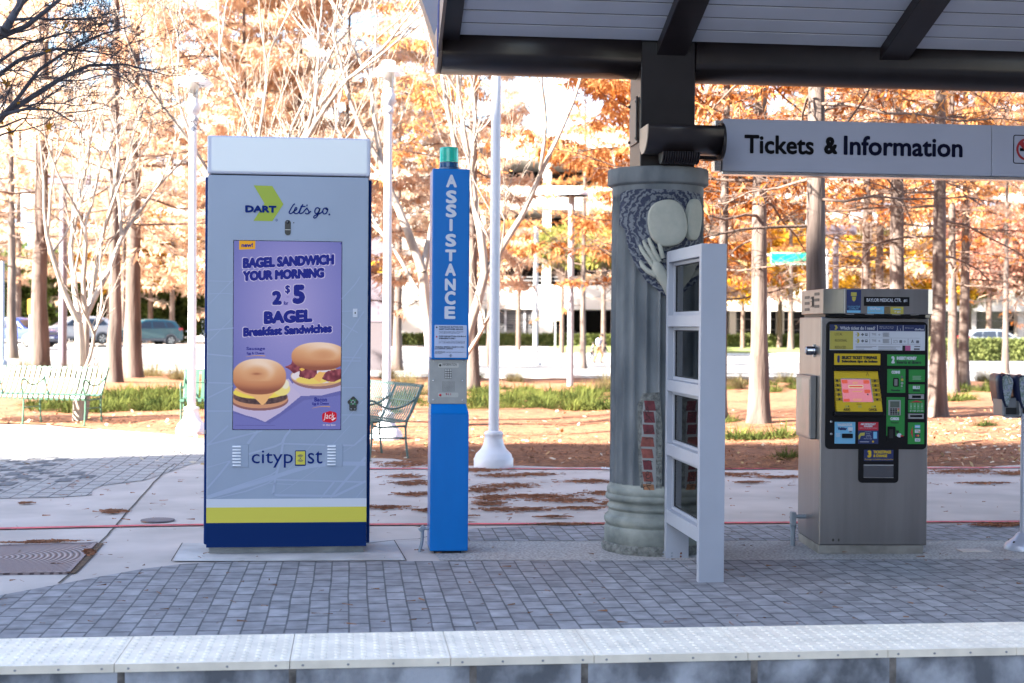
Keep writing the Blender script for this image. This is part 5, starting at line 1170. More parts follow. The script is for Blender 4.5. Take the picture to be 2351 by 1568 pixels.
# validator, notice, key locks, ticket tray
vp = pz(pnl, 'validator_plate', (472, 154), (674, 370), M_lbl, M4); pt(vp, 'VALIDATOR', (496, 196), (648, 168), M_wh, M4, bold=.04); pt(vp, 'Validar', (500, 236), (594, 204), M_dbl, M4, bold=.05); pz(vp, 'ticket_picture', (606, 206), (650, 240), M_wh, M4, PY - .002); pz(vp, 'ticket_picture_mark', (618, 244), (640, 256), M_gry, M4, PY - .002); pz(vp, 'validator_slot', (542, 270), (650, 314), M_pan, M4, PY - .002, .003, .006)
for k in range(4): pz(vp, 'fine_print', (484, 266 + k * 11), (528 - 6 * (k % 2), 270 + k * 11), M_wh, M4, PY - .002)
nt = pz(pnl, 'notice', (707, 154), (906, 370), M_nv, M4); pz(nt, 'notice_heading', (707, 154), (906, 236), M_rd, M4, PY - .002); pt(nt, 'NO MONTHLY', (730, 184), (882, 164), M_wh, M4, PY - .0055, .05, .2); pt(nt, 'PASSES', (762, 204), (850, 186), M_wh, M4, PY - .0055, .05, .2); pt(nt, 'sold at this vending machine', (718, 218), (894, 208), M_wh, M4, PY - .0055, 0., .2)
MB().add([(M4(*p)[0], PY - .003, M4(*p)[1]) for p in ((708, 290), (726, 262), (772, 258), (768, 288), (730, 292), (722, 320), (708, 330))], [tuple(range(7))]).build('notice_picture', M_olive, nt); pz(nt, 'notice_picture', (858, 250), (892, 318), M_lbl, M4, PY - .002)
for k, (a, b) in enumerate(((776, 836), (784, 822), (786, 830), (782, 834), (762, 842))): pt(nt, ('Load a Monthly', 'Pass using', 'mobile', 'pay or tap', 'GoPass app')[k], (a, 256 + k * 17), (b, 246 + k * 17), M_wh, M4, PY - .004, 0., .1)
pz(nt, 'fine_print', (722, 348), (812, 353), M_wh, M4, PY - .002); pz(nt, 'notice_mark', (845, 340), (862, 356), M_yel, M4, PY - .002)
for q in (M4(436, 152), M4(436, 274)):
    mb = MB(); mb.lathe([(.0075, 0), (.0075, .004), (.0062, .005), (.0003, .0052)], n=18); o = mb.build('key_lock', M_st2, pnl); o.rotation_euler = (R(90), 0, 0); o.location = (q[0], PY, q[1]); MB().box(-.001, .001, -.003, .003, .0045, .0058).build('keyhole', M_kx, o)
tp_ = pz(tab, 'heading_plate', (764, 430), (1056, 540), M_nv, M4); pt(tp_, '3', (796, 506), (838, 434), M_yel, M4, bold=.06); pt(tp_, 'TICKET/PASS', (856, 466), (1034, 436), M_yel, M4, bold=.03); pt(tp_, '& CHANGE', (856, 502), (994, 474), M_yel, M4, bold=.03); pt(tp_, 'Recoge tu boleto y tu cambio', (772, 534), (1054, 516), M_yel, M4, bold=.0)
tr_ = pz(tab, 'tray_flap', (756, 574), (1054, 704), mk('smoked_flap', (.055, .055, .065), .18, spec=.7), M4, PY, .0, .006); pz(tr_, 'flap_edge', (756, 700), (1054, 708), M_ss, M4, PY - .006, 0, .004); pz(tr_, 'flap_hinge', (756, 576), (1054, 586), M_st2, M4, PY - .006)
# left side: notice holder, round lamp, conduit; marks at the foot
zz = lambda py: MZ(py)
sd_ = thing('poster_case', 'flat aluminium poster case mounted on the left flank of the ticket machine', 'poster case')
sd_.parent = tv; del sd_['label']; del sd_['category']
ca_, cb_ = MZ(1012), MZ(865)
mb = MB(); mb.box(bl - .085, bl - .001, .10, .115 + .0, ca_, cb_); bpy.data.objects.remove(sd_)
mb = MB(); mb.box(bl - .042, bl - .0005, .10, .50, ca_, cb_ - .0); pcs = mb.build('poster_case', mk('case_grey_metal', (.20, .20, .21), .35, .7), tv, .005)
mb = MB(); mb.box(bl - .045, bl - .0425, .115, .485, ca_ + .02, cb_ - .02); mb.build('case_poster', mk('faded_poster', (.42, .40, .38), .25, col2=(.25, .33, .30), scale=4., spec=.6), pcs)
mb = MB(); mb.T = Matrix.Translation((bl - .001, .17, MZ(807))) @ Matrix.Rotation(R(-90), 4, 'Y'); mb.lathe([(.032, 0), (.032, .008), (.030, .01), (.030, .05), (.026, .056), (.02, .057)], n=24); rl = mb.build('round_lamp', mk('chrome_dark', (.30, .31, .34), .12, 1.), tv)
mb = MB(); mb.T = Matrix.Translation((bl - .058, .17, MZ(807))) @ Matrix.Rotation(R(-90), 4, 'Y'); mb.lathe([(.021, 0), (.018, .003), (.0005, .004)], n=24); mb.build('lamp_lens', M_wh, rl)
mb = MB(); mb.box(bl - .012, bl - .0005, .155, .185, MZ(807) - .043, MZ(807) + .043); mb.build('lamp_bracket', M_st2, rl, .002)
cxm = bl - .075
mb = MB(); mb.box(cxm - .028, cxm + .006, .34, .40, MZ(1225), MZ(1192)); cdm = mb.build('conduit', M_cond, tv, .006)
mb = MB(); mb.tube([(bl, .37, MZ(1203)), (cxm, .37, MZ(1203))], .014, 12); mb.tube([(cxm - .010, .37, MZ(1222)), (cxm - .010, .37, MZ(1232))], .021, 12); mb.tube([(cxm - .010, .37, MZ(1230)), (cxm - .012, .365, .03), (cxm - .014, .36, -.002)], .016, 12); mb.build('conduit_pipe', M_cond, cdm)
for zx in (452, 508): 
    q = M4(zx, 1330); MB().add([(q[0] + .008 * cos(k * pi / 6) * (1 if zx < 480 else .7), -.0005, q[1] + .010 * sin(k * pi / 6)) for k in range(12)], [tuple(range(12))]).build('stain', mk('brown_stain', (.07, .06, .05), .6), tv)

# ---------------------------------------------------------------- card reader stand at the right edge
rg = G(2349, 1262)
rs = thing('reader_stand', 'pole stand with two hooded colourful card readers at the right picture edge', 'stand', (rg.x, rg.y, 0), R(-4))
M_pole = mk('silver_pole', (.42, .44, .52), .35, .3, var=.04, scale=4.)
mb = MB(); mb.lathe([(.125, 0), (.125, .022), (.112, .045), (.07, .075), (.05, .10), (.036, .115), (.03, .118)], n=36); mb.build('base', M_pole, rs)
mb = MB(); mb.lathe([(.024, .11), (.024, .92)], n=20); mb.build('pole', M_pole, rs)
mb = MB()
for k in range(6): mb.ball((.092 * cos(k * pi / 3 + .5), .092 * sin(k * pi / 3 + .5), .055), .010, 8, 6)
mb.build('base_bolts', M_dark, rs)
M_art = bpy.data.materials.new('painted_hood'); M_art.use_nodes = True
N, L = M_art.node_tree.nodes, M_art.node_tree.links; b = N['Principled BSDF']; b.inputs['Roughness'].default_value = .2
tc = N.new('ShaderNodeTexCoord'); vo = N.new('ShaderNodeTexNoise'); vo.inputs['Scale'].default_value = 22.; vo.inputs['Detail'].default_value = 6.; vo.inputs['Roughness'].default_value = .7; L.new(tc.outputs['Object'], vo.inputs[0])
cr = N.new('ShaderNodeValToRGB'); e_ = cr.color_ramp.elements; e_[0].position = .3; e_[0].color = (.03, .05, .20, 1); e_[1].position = .75; e_[1].color = (.40, .13, .06, 1)
for p_, c_2 in ((.45, (.33, .36, .40, 1)), (.55, (.10, .16, .14, 1)), (.63, (.45, .42, .38, 1))): x = e_.new(p_); x.color = c_2
L.new(vo.outputs[0], cr.inputs[0]); L.new(cr.outputs[0], b.inputs[0])
M_hoodin = mk('hood_navy', (.012, .018, .055), .3)
def zr(y): return (1262 - y) / 349
for i, dx in enumerate((0., .096)):
    y0 = .06 - .05 * i
    leaf = [(-.155, zr(853)), (-.157, zr(866)), (-.150, zr(888)), (-.138, zr(912)), (-.122, zr(926)), (-.112, zr(926)), (-.097, zr(910)), (-.083, zr(886)), (-.074, zr(868)), (-.080, zr(858)), (-.100, zr(851)), (-.130, zr(848))]
    leaf = [(x + dx, z - .006 * i) for x, z in leaf]
    cxl, czl = sum(p[0] for p in leaf) / 12, sum(p[1] for p in leaf) / 12
    inner = [(cxl + (x - cxl) * .88, czl + (z - czl) * .93) for x, z in leaf]
    mb = MB(); mb.prism([(-.14 + dx, zr(905)), (-.135 + dx, zr(948)), (-.02 + dx, zr(950)), (-.005 + dx, zr(905))], 'y', y0 - .02, y0 + .15); rd = mb.build('reader', mk('reader_grey', (.20, .21, .23), .35, .3), rs, .006)
    MB().box(-.115 + dx, -.04 + dx, y0 - .023, y0 - .019, zr(944), zr(928)).build('reader_screen', M_dark, rd)
    mb = MB(); mb.prism(leaf, 'y', y0 - .05, y0 + .17, True); hd_ = mb.build('hood', M_hoodin, rd, fix=True)
    mb = MB(); mb.prism(inner, 'y', y0 - .058, y0 - .0505); mb.build('hood_panel', M_art, hd_, fix=True)
    top = [(x, z) for x, z in leaf[8:] + leaf[:2]]
    n = len(top); mb = MB(); mb.add([(x, y0 - .045, z + .004) for x, z in top] + [(x + .06, y0 + .165, z + .004) for x, z in top], [(k, k + 1, n + k + 1, n + k) for k in range(n - 1)], True); mb.build('hood_top', mk('hood_red', (.26, .10, .07), .3, col2=(.20, .16, .20), scale=25.), hd_)
mb = MB(); mb.box(-.11, .10, .06, .10, .885, .915); mb.build('crossbar', M_pole, rs, .004)
# ================================================================ BENCHES, LAMPS, COVERS
M_mint = mk('mint_green_paint', (.048, .125, .082), .5, var=.06, scale=5.)
M_dgreen = mk('bench_green_paint', (.10, .16, .14), .4, var=.1, scale=5., spec=.5)
def make_bench(name, label, L, nst, arms, m, loc, rz, group=None, flip=False):
    # x along the bench, seat faces -y; origin at the ground under its left front
    t = thing(name, label, 'bench', loc, rz, group)
    prof = [(-.02, .36), (-.035, .39), (-.02, .425), (.03, .435), (.12, .425), (.25, .41), (.34, .41), (.40, .435), (.445, .50), (.49, .60), (.54, .72), (.575, .80), (.59, .825), (.61, .825), (.62, .80)]
    P = [Vector((0, y, z)) for y, z in prof]
    mb = MB(); w = L / nst
    for i in range(nst):
        xc = (i + .5) * w; hw = w * (.30 if m is M_mint else .21)
        for j in range(len(P) - 1):
            a, b = P[j], P[j + 1]; d = (b - a).normalized(); nrm = Vector((0, -d.z, d.y)) * .003
            mb.add([(xc - hw, *(a + nrm).yz), (xc + hw, *(a + nrm).yz), (xc + hw, *(b + nrm).yz), (xc - hw, *(b + nrm).yz), (xc - hw, *(a - nrm).yz), (xc + hw, *(a - nrm).yz), (xc + hw, *(b - nrm).yz), (xc - hw, *(b - nrm).yz)], [(0, 1, 2, 3), (7, 6, 5, 4), (0, 3, 7, 4), (1, 5, 6, 2)])
    mb.build('straps', m, t)
    mb = MB()
    for y, z in ((0., .40), (.40, .42), (.595, .805), (.50, .64)): mb.tube([(0, y, z), (L, y, z)], .011 if z != .64 else .007, 8)
    mb.build('rails', m, t)
    for x in arms:
        mb = MB()
        mb.tube([(x, .60, .81), (x, .56, .72), (x, .49, .56), (x, .42, .43), (x, .40, .36)], .014, 8); mb.tube([(x, .40, .36), (x, .405, .2), (x, .43, .0)], .0135, 8)
        fl_ = [(x, .40, .37), (x, .1, .36), (x, .01, .38), (x, -.01, .40)]
        mb.tube(fl_, .0125, 8); mb.tube([(x, .0, .40), (x, -.005, .2), (x, -.03, 0)], .0135, 8); mb.tube([(x, -.003, .24), (x, .408, .24)], .009, 6)
        for yy in (-.03, .43): mb.lathe([(.032, 0), (.032, .008)], (x, yy, 0), 10)
        mb.build('end_frame', m, t)
        mb = MB(); q = []
        ctrl = [(.0, .40), (-.05, .52), (-.075, .60), (-.045, .645), (.02, .65), (.10, .60), (.20, .565), (.30, .57), (.40, .60), (.50, .66), (.55, .71)]
        for i in range(len(ctrl) - 1):
            p0, p1, p2, p3 = [Vector(ctrl[max(0, min(len(ctrl) - 1, i + k))]) for k in (-1, 0, 1, 2)]
            for k in range(4):
                u = k / 4; v = .5 * ((2 * p1) + (p2 - p0) * u + (2 * p0 - 5 * p1 + 4 * p2 - p3) * u * u + (3 * p1 - p0 - 3 * p2 + p3) * u ** 3); q.append((x, v.x, v.y))
        q.append((x, *ctrl[-1])); mb.tube(q, .0115, 8); mb.build('armrest', m, t)
    return t
# long bench on the left: right end at pixel 197/236, runs out of the picture to the left
pa = G(199, 979); ang = R(-22)
Lb = 2.6; d_ = Vector((cos(ang), sin(ang), 0))
make_bench('bench', 'long mint green strap bench in the sun at the left picture edge', Lb, 30, (.02, .78, 1.56, Lb - .02), M_mint, (pa.x - d_.x * Lb, pa.y - d_.y * Lb, .012), ang)
pb = G(412, 988)
make_bench('bench', 'mint green strap bench half hidden behind the information kiosk', 1.9, 24, (.02, .95, 1.88), M_mint, (pb.x, pb.y, .012), R(1))
# bench between kiosk and call tower, turned: its back towards the right
pc_ = G(938, 1056)            # rear foot of the near end
far = DP(872, 886, 16.7); hd_ = Vector((far.x - pc_.x - .12, far.y - pc_.y, 0)).normalized()
ang = math.atan2(hd_.y, hd_.x)         # bench x axis runs from near end to far end; seat must face left
ang2 = ang + pi                        # flip so that -y (seat side) is to the left
Lc = 1.5; ex = Vector((cos(ang2), sin(ang2), 0)); ey = Vector((-ex.y, ex.x, 0))
org = Vector((pc_.x, pc_.y, 0)) - ey * .43 - ex * Lc * 1.0
make_bench('bench', 'dark green strap bench in the shade beside the blue call tower', Lc, 26, (.02, Lc / 2, Lc - .02), M_dgreen, (org.x, org.y, .005), ang2)

# ---------------------------------------------------------------- white post lamps
M_lamp = mk('white_lamp_paint', (.66, .66, .70), .35, var=.03, scale=3.)
M_hoodw = leafmat('opal_hood', (.70, .70, .70), (.74, .74, .74), 1., .5)
M_lglass = mk('lamp_glass', (.55, .50, .46), .1, trans=.5)
def make_lamp(label, loc, h=4.9, r=.055, hood=.30, group='white post lamps along the walk'):
    t = thing('post_lamp', label, 'lamp post', loc, 0, group)
    k = r / .055
    prof = [(.21, 0), (.21, .09), (.20, .10), (.19, .135), (.165, .16), (.135, .19), (.112, .235), (.10, .29), (.095, .33), (.10, .335), (.102, .36), (.085, .375), (.06, .38)]
    mb = MB(); mb.lathe([(a * .99 * max(1, k * .9), z) for a, z in prof], n=32); mb.build('base', M_lamp, t)
    mb = MB(); mb.tube([(0, 0, .37), (0, 0, h - .78)], [r, r * .92], 20); mb.build('pole', M_lamp, t)
    z = h - .80
    mb = MB(); mb.lathe([(r, 0), (r * 1.25, .005), (r * 1.25, .06), (r * 1.05, .07), (r * 1.1, .11), (.085, .12), (.09, .24), (.07, .27), (.075, .30), (.06, .33)], (0, 0, z), 24); mb.build('collar', M_lamp, t)
    mb = MB(); mb.lathe([(.065, 0), (.072, .10), (.072, .26), (.06, .28)], (0, 0, z + .31), 20); mb.build('lantern_glass', M_lglass, t)
    mb = MB(); mb.lathe([(hood, 0), (hood * .97, .02), (hood * .75, .075), (hood * .45, .115), (.085, .125), (.085, .155), (.07, .17)], (0, 0, z + .50), 32, cap=False); mb.build('hood', M_hoodw, t)
    return t
ws_ = [(440, 1000, 'white post lamp left of the kiosk behind the half hidden bench', 0.26), (887, 1016, 'white post lamp behind the dark green bench', .21), (1133, 1074, 'white post lamp rising under the canopy edge right of the call tower', .21)]
for x, y, lb, hd in ws_:
    g = G(x, y); make_lamp(lb, (g.x, g.y, .01), 4.95, .055, hd)
# smaller park lamp with a mushroom hood farther back
g = GT(1309, 888); t = thing('park_lamp', 'pale lamp post with a wide mushroom hood on the planting bed', 'lamp post', g)
h_ = 1.48 + (752 - 440) / F * (g - EYE).dot(FWD) - g.z
mb = MB(); mb.tube([(0, 0, 0), (0, 0, h_ - .1)], .08, 14); mb.build('pole', mk('park_lamp_grey', (.26, .26, .30), .45), t)
mb = MB(); mb.lathe([(.43, 0), (.42, .05), (.34, .12), (.2, .17), (.05, .19)], (0, 0, h_ - .12), 28); mb.lathe([(.42, .0), (.1, .05), (.05, .06)], (0, 0, h_ - .12), 28); mb.build('hood', M_lamp, t)
def tpole(px, pyb, pyt, w, arm, label, m, d=None, armz=None):
    g = GT(px, pyb); dd = (g - EYE).dot(FWD); top = DP(px, pyt, dd).z - g.z; r = w / F * dd / 2
    t = thing('light_pole', label, 'light pole', g)
    mb = MB(); mb.tube([(0, 0, 0), (0, 0, top)], [r * 1.1, r], 12); mb.build('pole', m, t)
    mb = MB(); mb.lathe([(r * 2.6, 0), (r * 2.6, .12), (r * 1.3, .2)], n=14); mb.build('base', m, t)
    if arm:
        a0, a1 = arm; k = dd / F
        mb = MB(); mb.box((a0 - px) * k, (a1 - px) * k, -.12, .12, top - .12, top + .16); mb.build('lamp_head', m, t, .02)
    return t
M_lil = mk('lilac_grey_metal', (.20, .185, .235), .5); M_pgrey = mk('pale_grey_metal', (.36, .36, .38), .5)
tpole(144, 862, 414, 17, (104, 206), 'lilac grey light pole with a wide flat head behind the left bench', M_lil)
tpole(1916, 880, 530, 13, (1886, 1962), 'slim grey light pole with a flat double head among the trunks', M_lil)
tpole(1229, 838, 520, 11, None, 'thin pale pole right of the white garage corner', M_pgrey)
# ---------------------------------------------------------------- utility covers in the walk
M_iron = mk('rust_pink_iron', (.20, .155, .16), .7, .1, col2=(.27, .22, .23), scale=6.)
def iron_mat():
    m = bpy.data.materials.new('ribbed_iron'); m.use_nodes = True; N, L = m.node_tree.nodes, m.node_tree.links; b = N['Principled BSDF']; b.inputs['Roughness'].default_value = .65
    tc = N.new('ShaderNodeTexCoord'); wv = N.new('ShaderNodeTexWave'); wv.wave_type = 'RINGS'; wv.rings_direction = 'Z'; wv.inputs['Scale'].default_value = 9.; wv.inputs['Distortion'].default_value = .3; L.new(tc.outputs['Object'], wv.inputs[0])
    cr = N.new('ShaderNodeValToRGB'); cr.color_ramp.elements[0].position = .25; cr.color_ramp.elements[1].position = .5; cr.color_ramp.elements[0].color = (.085, .06, .065, 1); cr.color_ramp.elements[1].color = (.26, .205, .215, 1)
    L.new(wv.outputs['Fac'], cr.inputs[0]); L.new(cr.outputs[0], b.inputs[0]); bp = N.new('ShaderNodeBump'); bp.inputs['Distance'].default_value = .01; L.new(wv.outputs['Fac'], bp.inputs['Height']); L.new(bp.outputs[0], b.inputs['Normal']); return m
q = [G(-330, 1325), G(160, 1319), G(224, 1249), G(-200, 1262)]
cxy = G(-30, 1285); t = thing('grate_cover', 'square ribbed iron cover set in the walk at the left edge, strewn with leaves', 'cover', (cxy.x, cxy.y, .006))
mb = MB(); mb.add([(p.x - cxy.x, p.y - cxy.y, .006) for p in q] + [(p.x - cxy.x, p.y - cxy.y, -.005) for p in q], [(0, 1, 2, 3), (0, 4, 5, 1), (1, 5, 6, 2), (2, 6, 7, 3), (3, 7, 4, 0)]); mb.build('ribbed_plate', iron_mat(), t)
mb = MB()
for a, b in zip(q, q[1:] + q[:1]):
    a, b = a - cxy, b - cxy; d = (b - a).normalized() ; n_ = Vector((-d.y, d.x, 0)) * .025
    mb.quad((a + n_).to_tuple()[:2] + (.009,), (b + n_).to_tuple()[:2] + (.009,), (b).to_tuple()[:2] + (.009,), (a).to_tuple()[:2] + (.009,))
mb.build('rim', M_iron, t)
g = G(362, 1196.5); mb = MB(); mb.lathe([(.125, 0), (.125, .006), (.118, .0075), (.0005, .0075)], n=32); o = mb.build('valve_cover', mk('valve_iron', (.15, .13, .145), .7, .2, var=.15, scale=14.), loc=(g.x, g.y, .006)); tag(o, 'small round iron valve cover in the walk just above the red line', 'cover')
g = G(2235, 1266); mb = MB(); mb.box(-.10, .10, -.055, .055, 0, .006); o = mb.build('access_plate', mk('beige_plate', (.52, .46, .42), .8, var=.1, scale=10.), loc=(g.x, g.y, .004)); tag(o, 'small beige access plate set flush beside the ticket machine', 'cover')
# ================================================================ PLANTS
M_bark_r = mk('cypress_bark', (.062, .043, .036), .95, col2=(.165, .125, .107), scale=9., bump=1., bscale=22, stretch=(1, 1, .12), lo=.3, hi=.65, detail=8)
M_bark_p = mk('pale_bark', (.22, .18, .15), .9, col2=(.42, .36, .31), scale=5., bump=.4, bscale=30, stretch=(1, 1, .4))
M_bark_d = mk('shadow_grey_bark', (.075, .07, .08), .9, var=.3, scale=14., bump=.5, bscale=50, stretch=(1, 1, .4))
M_bark_b = mk('brown_bark', (.14, .095, .075), .95, var=.3, scale=9., bump=.8, bscale=30, stretch=(1, 1, .3))
L_orange = leafmat('rust_orange_leaves', (.34, .12, .035), (.66, .37, .16), .9, .4)
L_rust = leafmat('deep_rust_leaves', (.22, .055, .012), (.50, .19, .05), .9, .4)
L_washed = leafmat('sunwashed_leaves', (.56, .33, .19), (.86, .70, .54), .7, .4)  # orange leaves paled: overexposed sunlight put into the colour
L_yellow = leafmat('yellow_leaves', (.52, .25, .02), (.70, .44, .06), .8, .45)
L_green = leafmat('glossy_green_leaves', (.030, .055, .018), (.17, .22, .06), .9, .3)
L_ygreen = leafmat('yellow_green_leaves', (.12, .14, .035), (.40, .36, .10), .9, .4)
L_pink = leafmat('dusty_pink_leaves', (.38, .16, .12), (.58, .33, .24), .9, .4)
L_hedge = leafmat('hedge_leaves', (.06, .085, .03), (.24, .26, .09), 1.5, .3)
L_lir = leafmat('liriope_blades', (.013, .028, .011), (.19, .205, .052), 1.1, .3, .36, .68)
L_grass = leafmat('dry_grass_blades', (.065, .06, .03), (.32, .26, .13), 1.8, .35)
def rv(r): 
    while True:
        v = Vector((r.uniform(-1, 1), r.uniform(-1, 1), r.uniform(-1, 1)))
        if .05 < v.length < 1: return v.normalized()
def leafquad(mb, p, d, w, r):
    d = Vector(d); s_ = d.cross(rv(r)); s_ = s_.normalized() * w / 2 if s_.length > 1e-6 else Vector((w / 2, 0, 0))
    b = len(mb.v); q = p + d
    mb.v.extend(((p - s_ * .5).to_tuple(), (p + d * .5 + s_).to_tuple(), q.to_tuple(), (p + d * .5 - s_).to_tuple())); mb.f.append((b, b + 1, b + 2, b + 3)); mb.m.append(mb.cur); mb.sm.append(False)
def wander(p, d, L, n, r, wob, up=0.):
    pts = [Vector(p)]; d = Vector(d).normalized()
    for i in range(n):
        d = (d + rv(r) * wob + Vector((0, 0, up))).normalized(); pts.append(pts[-1] + d * (L / n))
    return pts
# --- bald cypress: straight flared trunk, many thin limbs, feathery rust foliage hanging from them
def cypress(seed, H, r0, zlow, zleaf, crown, nl, dens, lean=0., lw=1.):
    r = random.Random(seed); tr = MB(); lf = MB()
    spine = []; x = y = 0.
    for i in range(13):
        z = H * i / 12; spine.append(Vector((x + lean * z, y, z))); x += r.uniform(-.03, .03) * (i > 0); y += r.uniform(-.03, .03)
    rad = [r0 * (1 - .93 * (i / 12) ** .9) for i in range(13)]
    pts = [spine[0] + Vector((0, 0, -.1)), spine[0], spine[0] + Vector((0, 0, .15)), spine[0] + Vector((0, 0, .4)), spine[0] + Vector((0, 0, .8))] + spine[1:]
    rr_ = [r0 * 1.6, r0 * 1.5, r0 * 1.3, r0 * 1.15, r0 * 1.05] + rad[1:]
    tr.tube(pts, rr_, 12)
    def sp(z): 
        f = z / H * 12; i = min(11, int(f)); return spine[i].lerp(spine[i + 1], f - i), rad[i] + (rad[i + 1] - rad[i]) * (f - i)
    tr.cur = 1
    for k in range(nl):
        t = k / nl; z = zlow + (H * .985 - zlow) * t ** .85; p, rt = sp(z)
        a = k * 2.4 + r.uniform(-.5, .5); Lb = crown * (1 - ((z - zlow) / (H - zlow)) ** 1.3) * r.uniform(.7, 1.1) + .35
        el = -.05 + .5 * t + r.uniform(-.12, .12)
        d = Vector((cos(a), sin(a), el)); bp = wander(p, d, Lb, 6, r, .24, r.uniform(-.10, .06))
        tr.tube(bp, [max(.005, min(rt * .35, .005 + .0065 * Lb)) * (1 - .85 * i / 6) for i in range(7)], 5, False)
        leafy = smooth((z - zleaf) / 1.6)
        nsub = int(5 + Lb * 4)
        for j in range(nsub):
            f = .2 + .8 * (j + r.random()) / nsub; i = min(5, int(f * 6)); q = bp[i].lerp(bp[i + 1], f * 6 - i)
            sd_ = Vector((-d.y, d.x, 0)) * r.choice((-1, 1)) + d * r.uniform(.2, .9) + Vector((0, 0, r.uniform(-.35, .25)))
            sl_ = r.uniform(.3, .75) * (1.15 - f * .5) * (1 + .25 * Lb / 3)
            s2 = wander(q, sd_, sl_, 3, r, .25)
            tr.tube(s2, [.0055, .0045, .0035, .002], 3, False)
            cl_ = mn.noise(q * .75 + Vector((seed, 0, 0)))
            if cl_ > -.24 and r.random() < leafy * 1.0 + .04:
                for m in range(int(dens * sl_ * (10 + 14 * min(1, max(0, cl_ + .24) * 2.)))):
                    u = r.random() * 3; ii = min(2, int(u)); w_ = s2[ii].lerp(s2[ii + 1], u - ii) + rv(r) * .05
                    dd = (Vector((0, 0, -1)) * r.uniform(.4, 1.) + rv(r) * .8).normalized() * r.uniform(.10, .26) * lw
                    leafquad(lf, w_, dd, r.uniform(.025, .05) * lw, r)
            elif r.random() < .8:
                for m in range(3):
                    s3 = wander(s2[r.randint(0, 2)], sd_ + rv(r) * .8, sl_ * .6, 2, r, .3); tr.tube(s3, [.005, .004, .002], 3, False)
    return tr, lf
# --- bare spreading tree built by forking
def forker(seed, base_dirs, r0, L0, gens, mb, spread=.5, up=.12, shrink=.76, rs=.68, n3=.35, minr=.004, tips=None, wob=.13):
    r = random.Random(seed)
    def go(p, d, L, rad, g):
        pts = wander(p, d, L, 5, r, wob, up * .3); mb.tube(pts, [rad * (1 - .3 * i / 5) for i in range(6)], 8 if rad > .03 else (5 if rad > .012 else 3), False)
        if g == 0:
            if tips is not None: tips.append((pts[-1], (pts[-1] - pts[-2]).normalized()))
            return
        dd = (pts[-1] - pts[-3]).normalized(); k = 2 + (r.random() < n3)
        for i in range(k):
            s_ = dd.orthogonal().normalized(); s_ = Matrix.Rotation(r.uniform(0, 2 * pi), 3, dd) @ s_
            nd = (dd + s_ * r.uniform(.5, 1.) * spread + Vector((0, 0, up))).normalized(); rr2 = max(minr, rad * rs * r.uniform(.8, 1.1))
            go(pts[-1], nd, L * shrink * r.uniform(.75, 1.15), rr2, g - 1)
        if g >= 1:      # side twigs
            for i in range(2 if g < 3 else 1):
                q = pts[r.randint(1, 4)]; s_ = rv(r); s_.z = abs(s_.z) * .6 + s_.z * .2; nd = (dd * .6 + s_ * .8 + Vector((0, 0, up))).normalized(); go(q, nd, L * shrink * r.uniform(.5, .8), max(minr, rad * .35), max(0, g - 2))
    for p, d, L, rad in base_dirs: go(Vector(p), Vector(d), L, rad, gens)
# --- round leafy crowns (hedge trees, yellow trees)
def blobtree(seed, H, R_, zc, n, leaf, trunk_r, squash=.8, clumps=38):
    r = random.Random(seed); tr = MB(); lf = MB()
    tr.tube([(0, 0, -.1), (0, 0, zc * .6), (r.uniform(-.2, .2), 0, zc)], [trunk_r * 1.3, trunk_r, trunk_r * .6], 8)
    cl = []
    for i in range(clumps):
        v = rv(r); rr_ = R_ * r.uniform(.35, .95); c = Vector((v.x * rr_, v.y * rr_, zc + v.z * rr_ * squash)); cl.append((c, R_ * r.uniform(.22, .42)))
        if i % 3 == 0: tr.tube([(0, 0, zc * .6), (c * .5 + Vector((0, 0, zc * .35))).to_tuple(), c.to_tuple()], [trunk_r * .5, trunk_r * .3, .02], 4, False)
    for i in range(n):
        c, s_ = cl[r.randrange(len(cl))]; v = rv(r); p = c + v * s_ * r.uniform(.55, 1.)
        if p.z < .05: continue
        leafquad(lf, p, (v + rv(r) * .9).normalized() * leaf * r.uniform(.6, 1.3), leaf * .55, r)
    return tr, lf
def plant(name, label, cat, tr, lf, mt, ml, loc, rz=0., sc=1., group=None):
    t = thing(name, label, cat, loc, rz, group); t.scale = (sc, sc, sc)
    a = bpy.data.objects.new('trunk', tr); COL.objects.link(a); a.parent = t
    if lf is not None: b = bpy.data.objects.new('crown', lf); COL.objects.link(b); b.parent = t
    return t
def mesh_of(mb, m, name):
    o = mb.build(name, m); me = o.data; bpy.data.objects.remove(o); return me
_t = [cypress(11, 15.0, .135, 2.7, 4.0, 2.7, 70, 2.0), cypress(23, 16.5, .15, 3.0, 4.4, 3.0, 74, 1.9), cypress(37, 14.0, .125, 2.4, 3.6, 2.6, 66, 2.2, .006)]
CYT = [mesh_of(a, [M_bark_r, M_bark_b], 'trunk') for a, b in _t]
CYL = [[mesh_of(b, m, 'crown') for m in (L_orange, L_rust, L_washed)] for a, b in _t]
_p = [cypress(51, 15.5, .13, 2.6, 2.6, 3.4, 66, 2.6, 0., 1.45), cypress(67, 17., .14, 2.6, 2.6, 3.6, 70, 2.5, 0., 1.45)]
FYT = [mesh_of(a, [M_bark_r, M_bark_b], 'trunk') for a, b in _p]; FYL = [[mesh_of(b, m, 'crown') for m in (L_orange, L_washed, L_rust)] for a, b in _p]
def base(px, py): return GT(px, py)
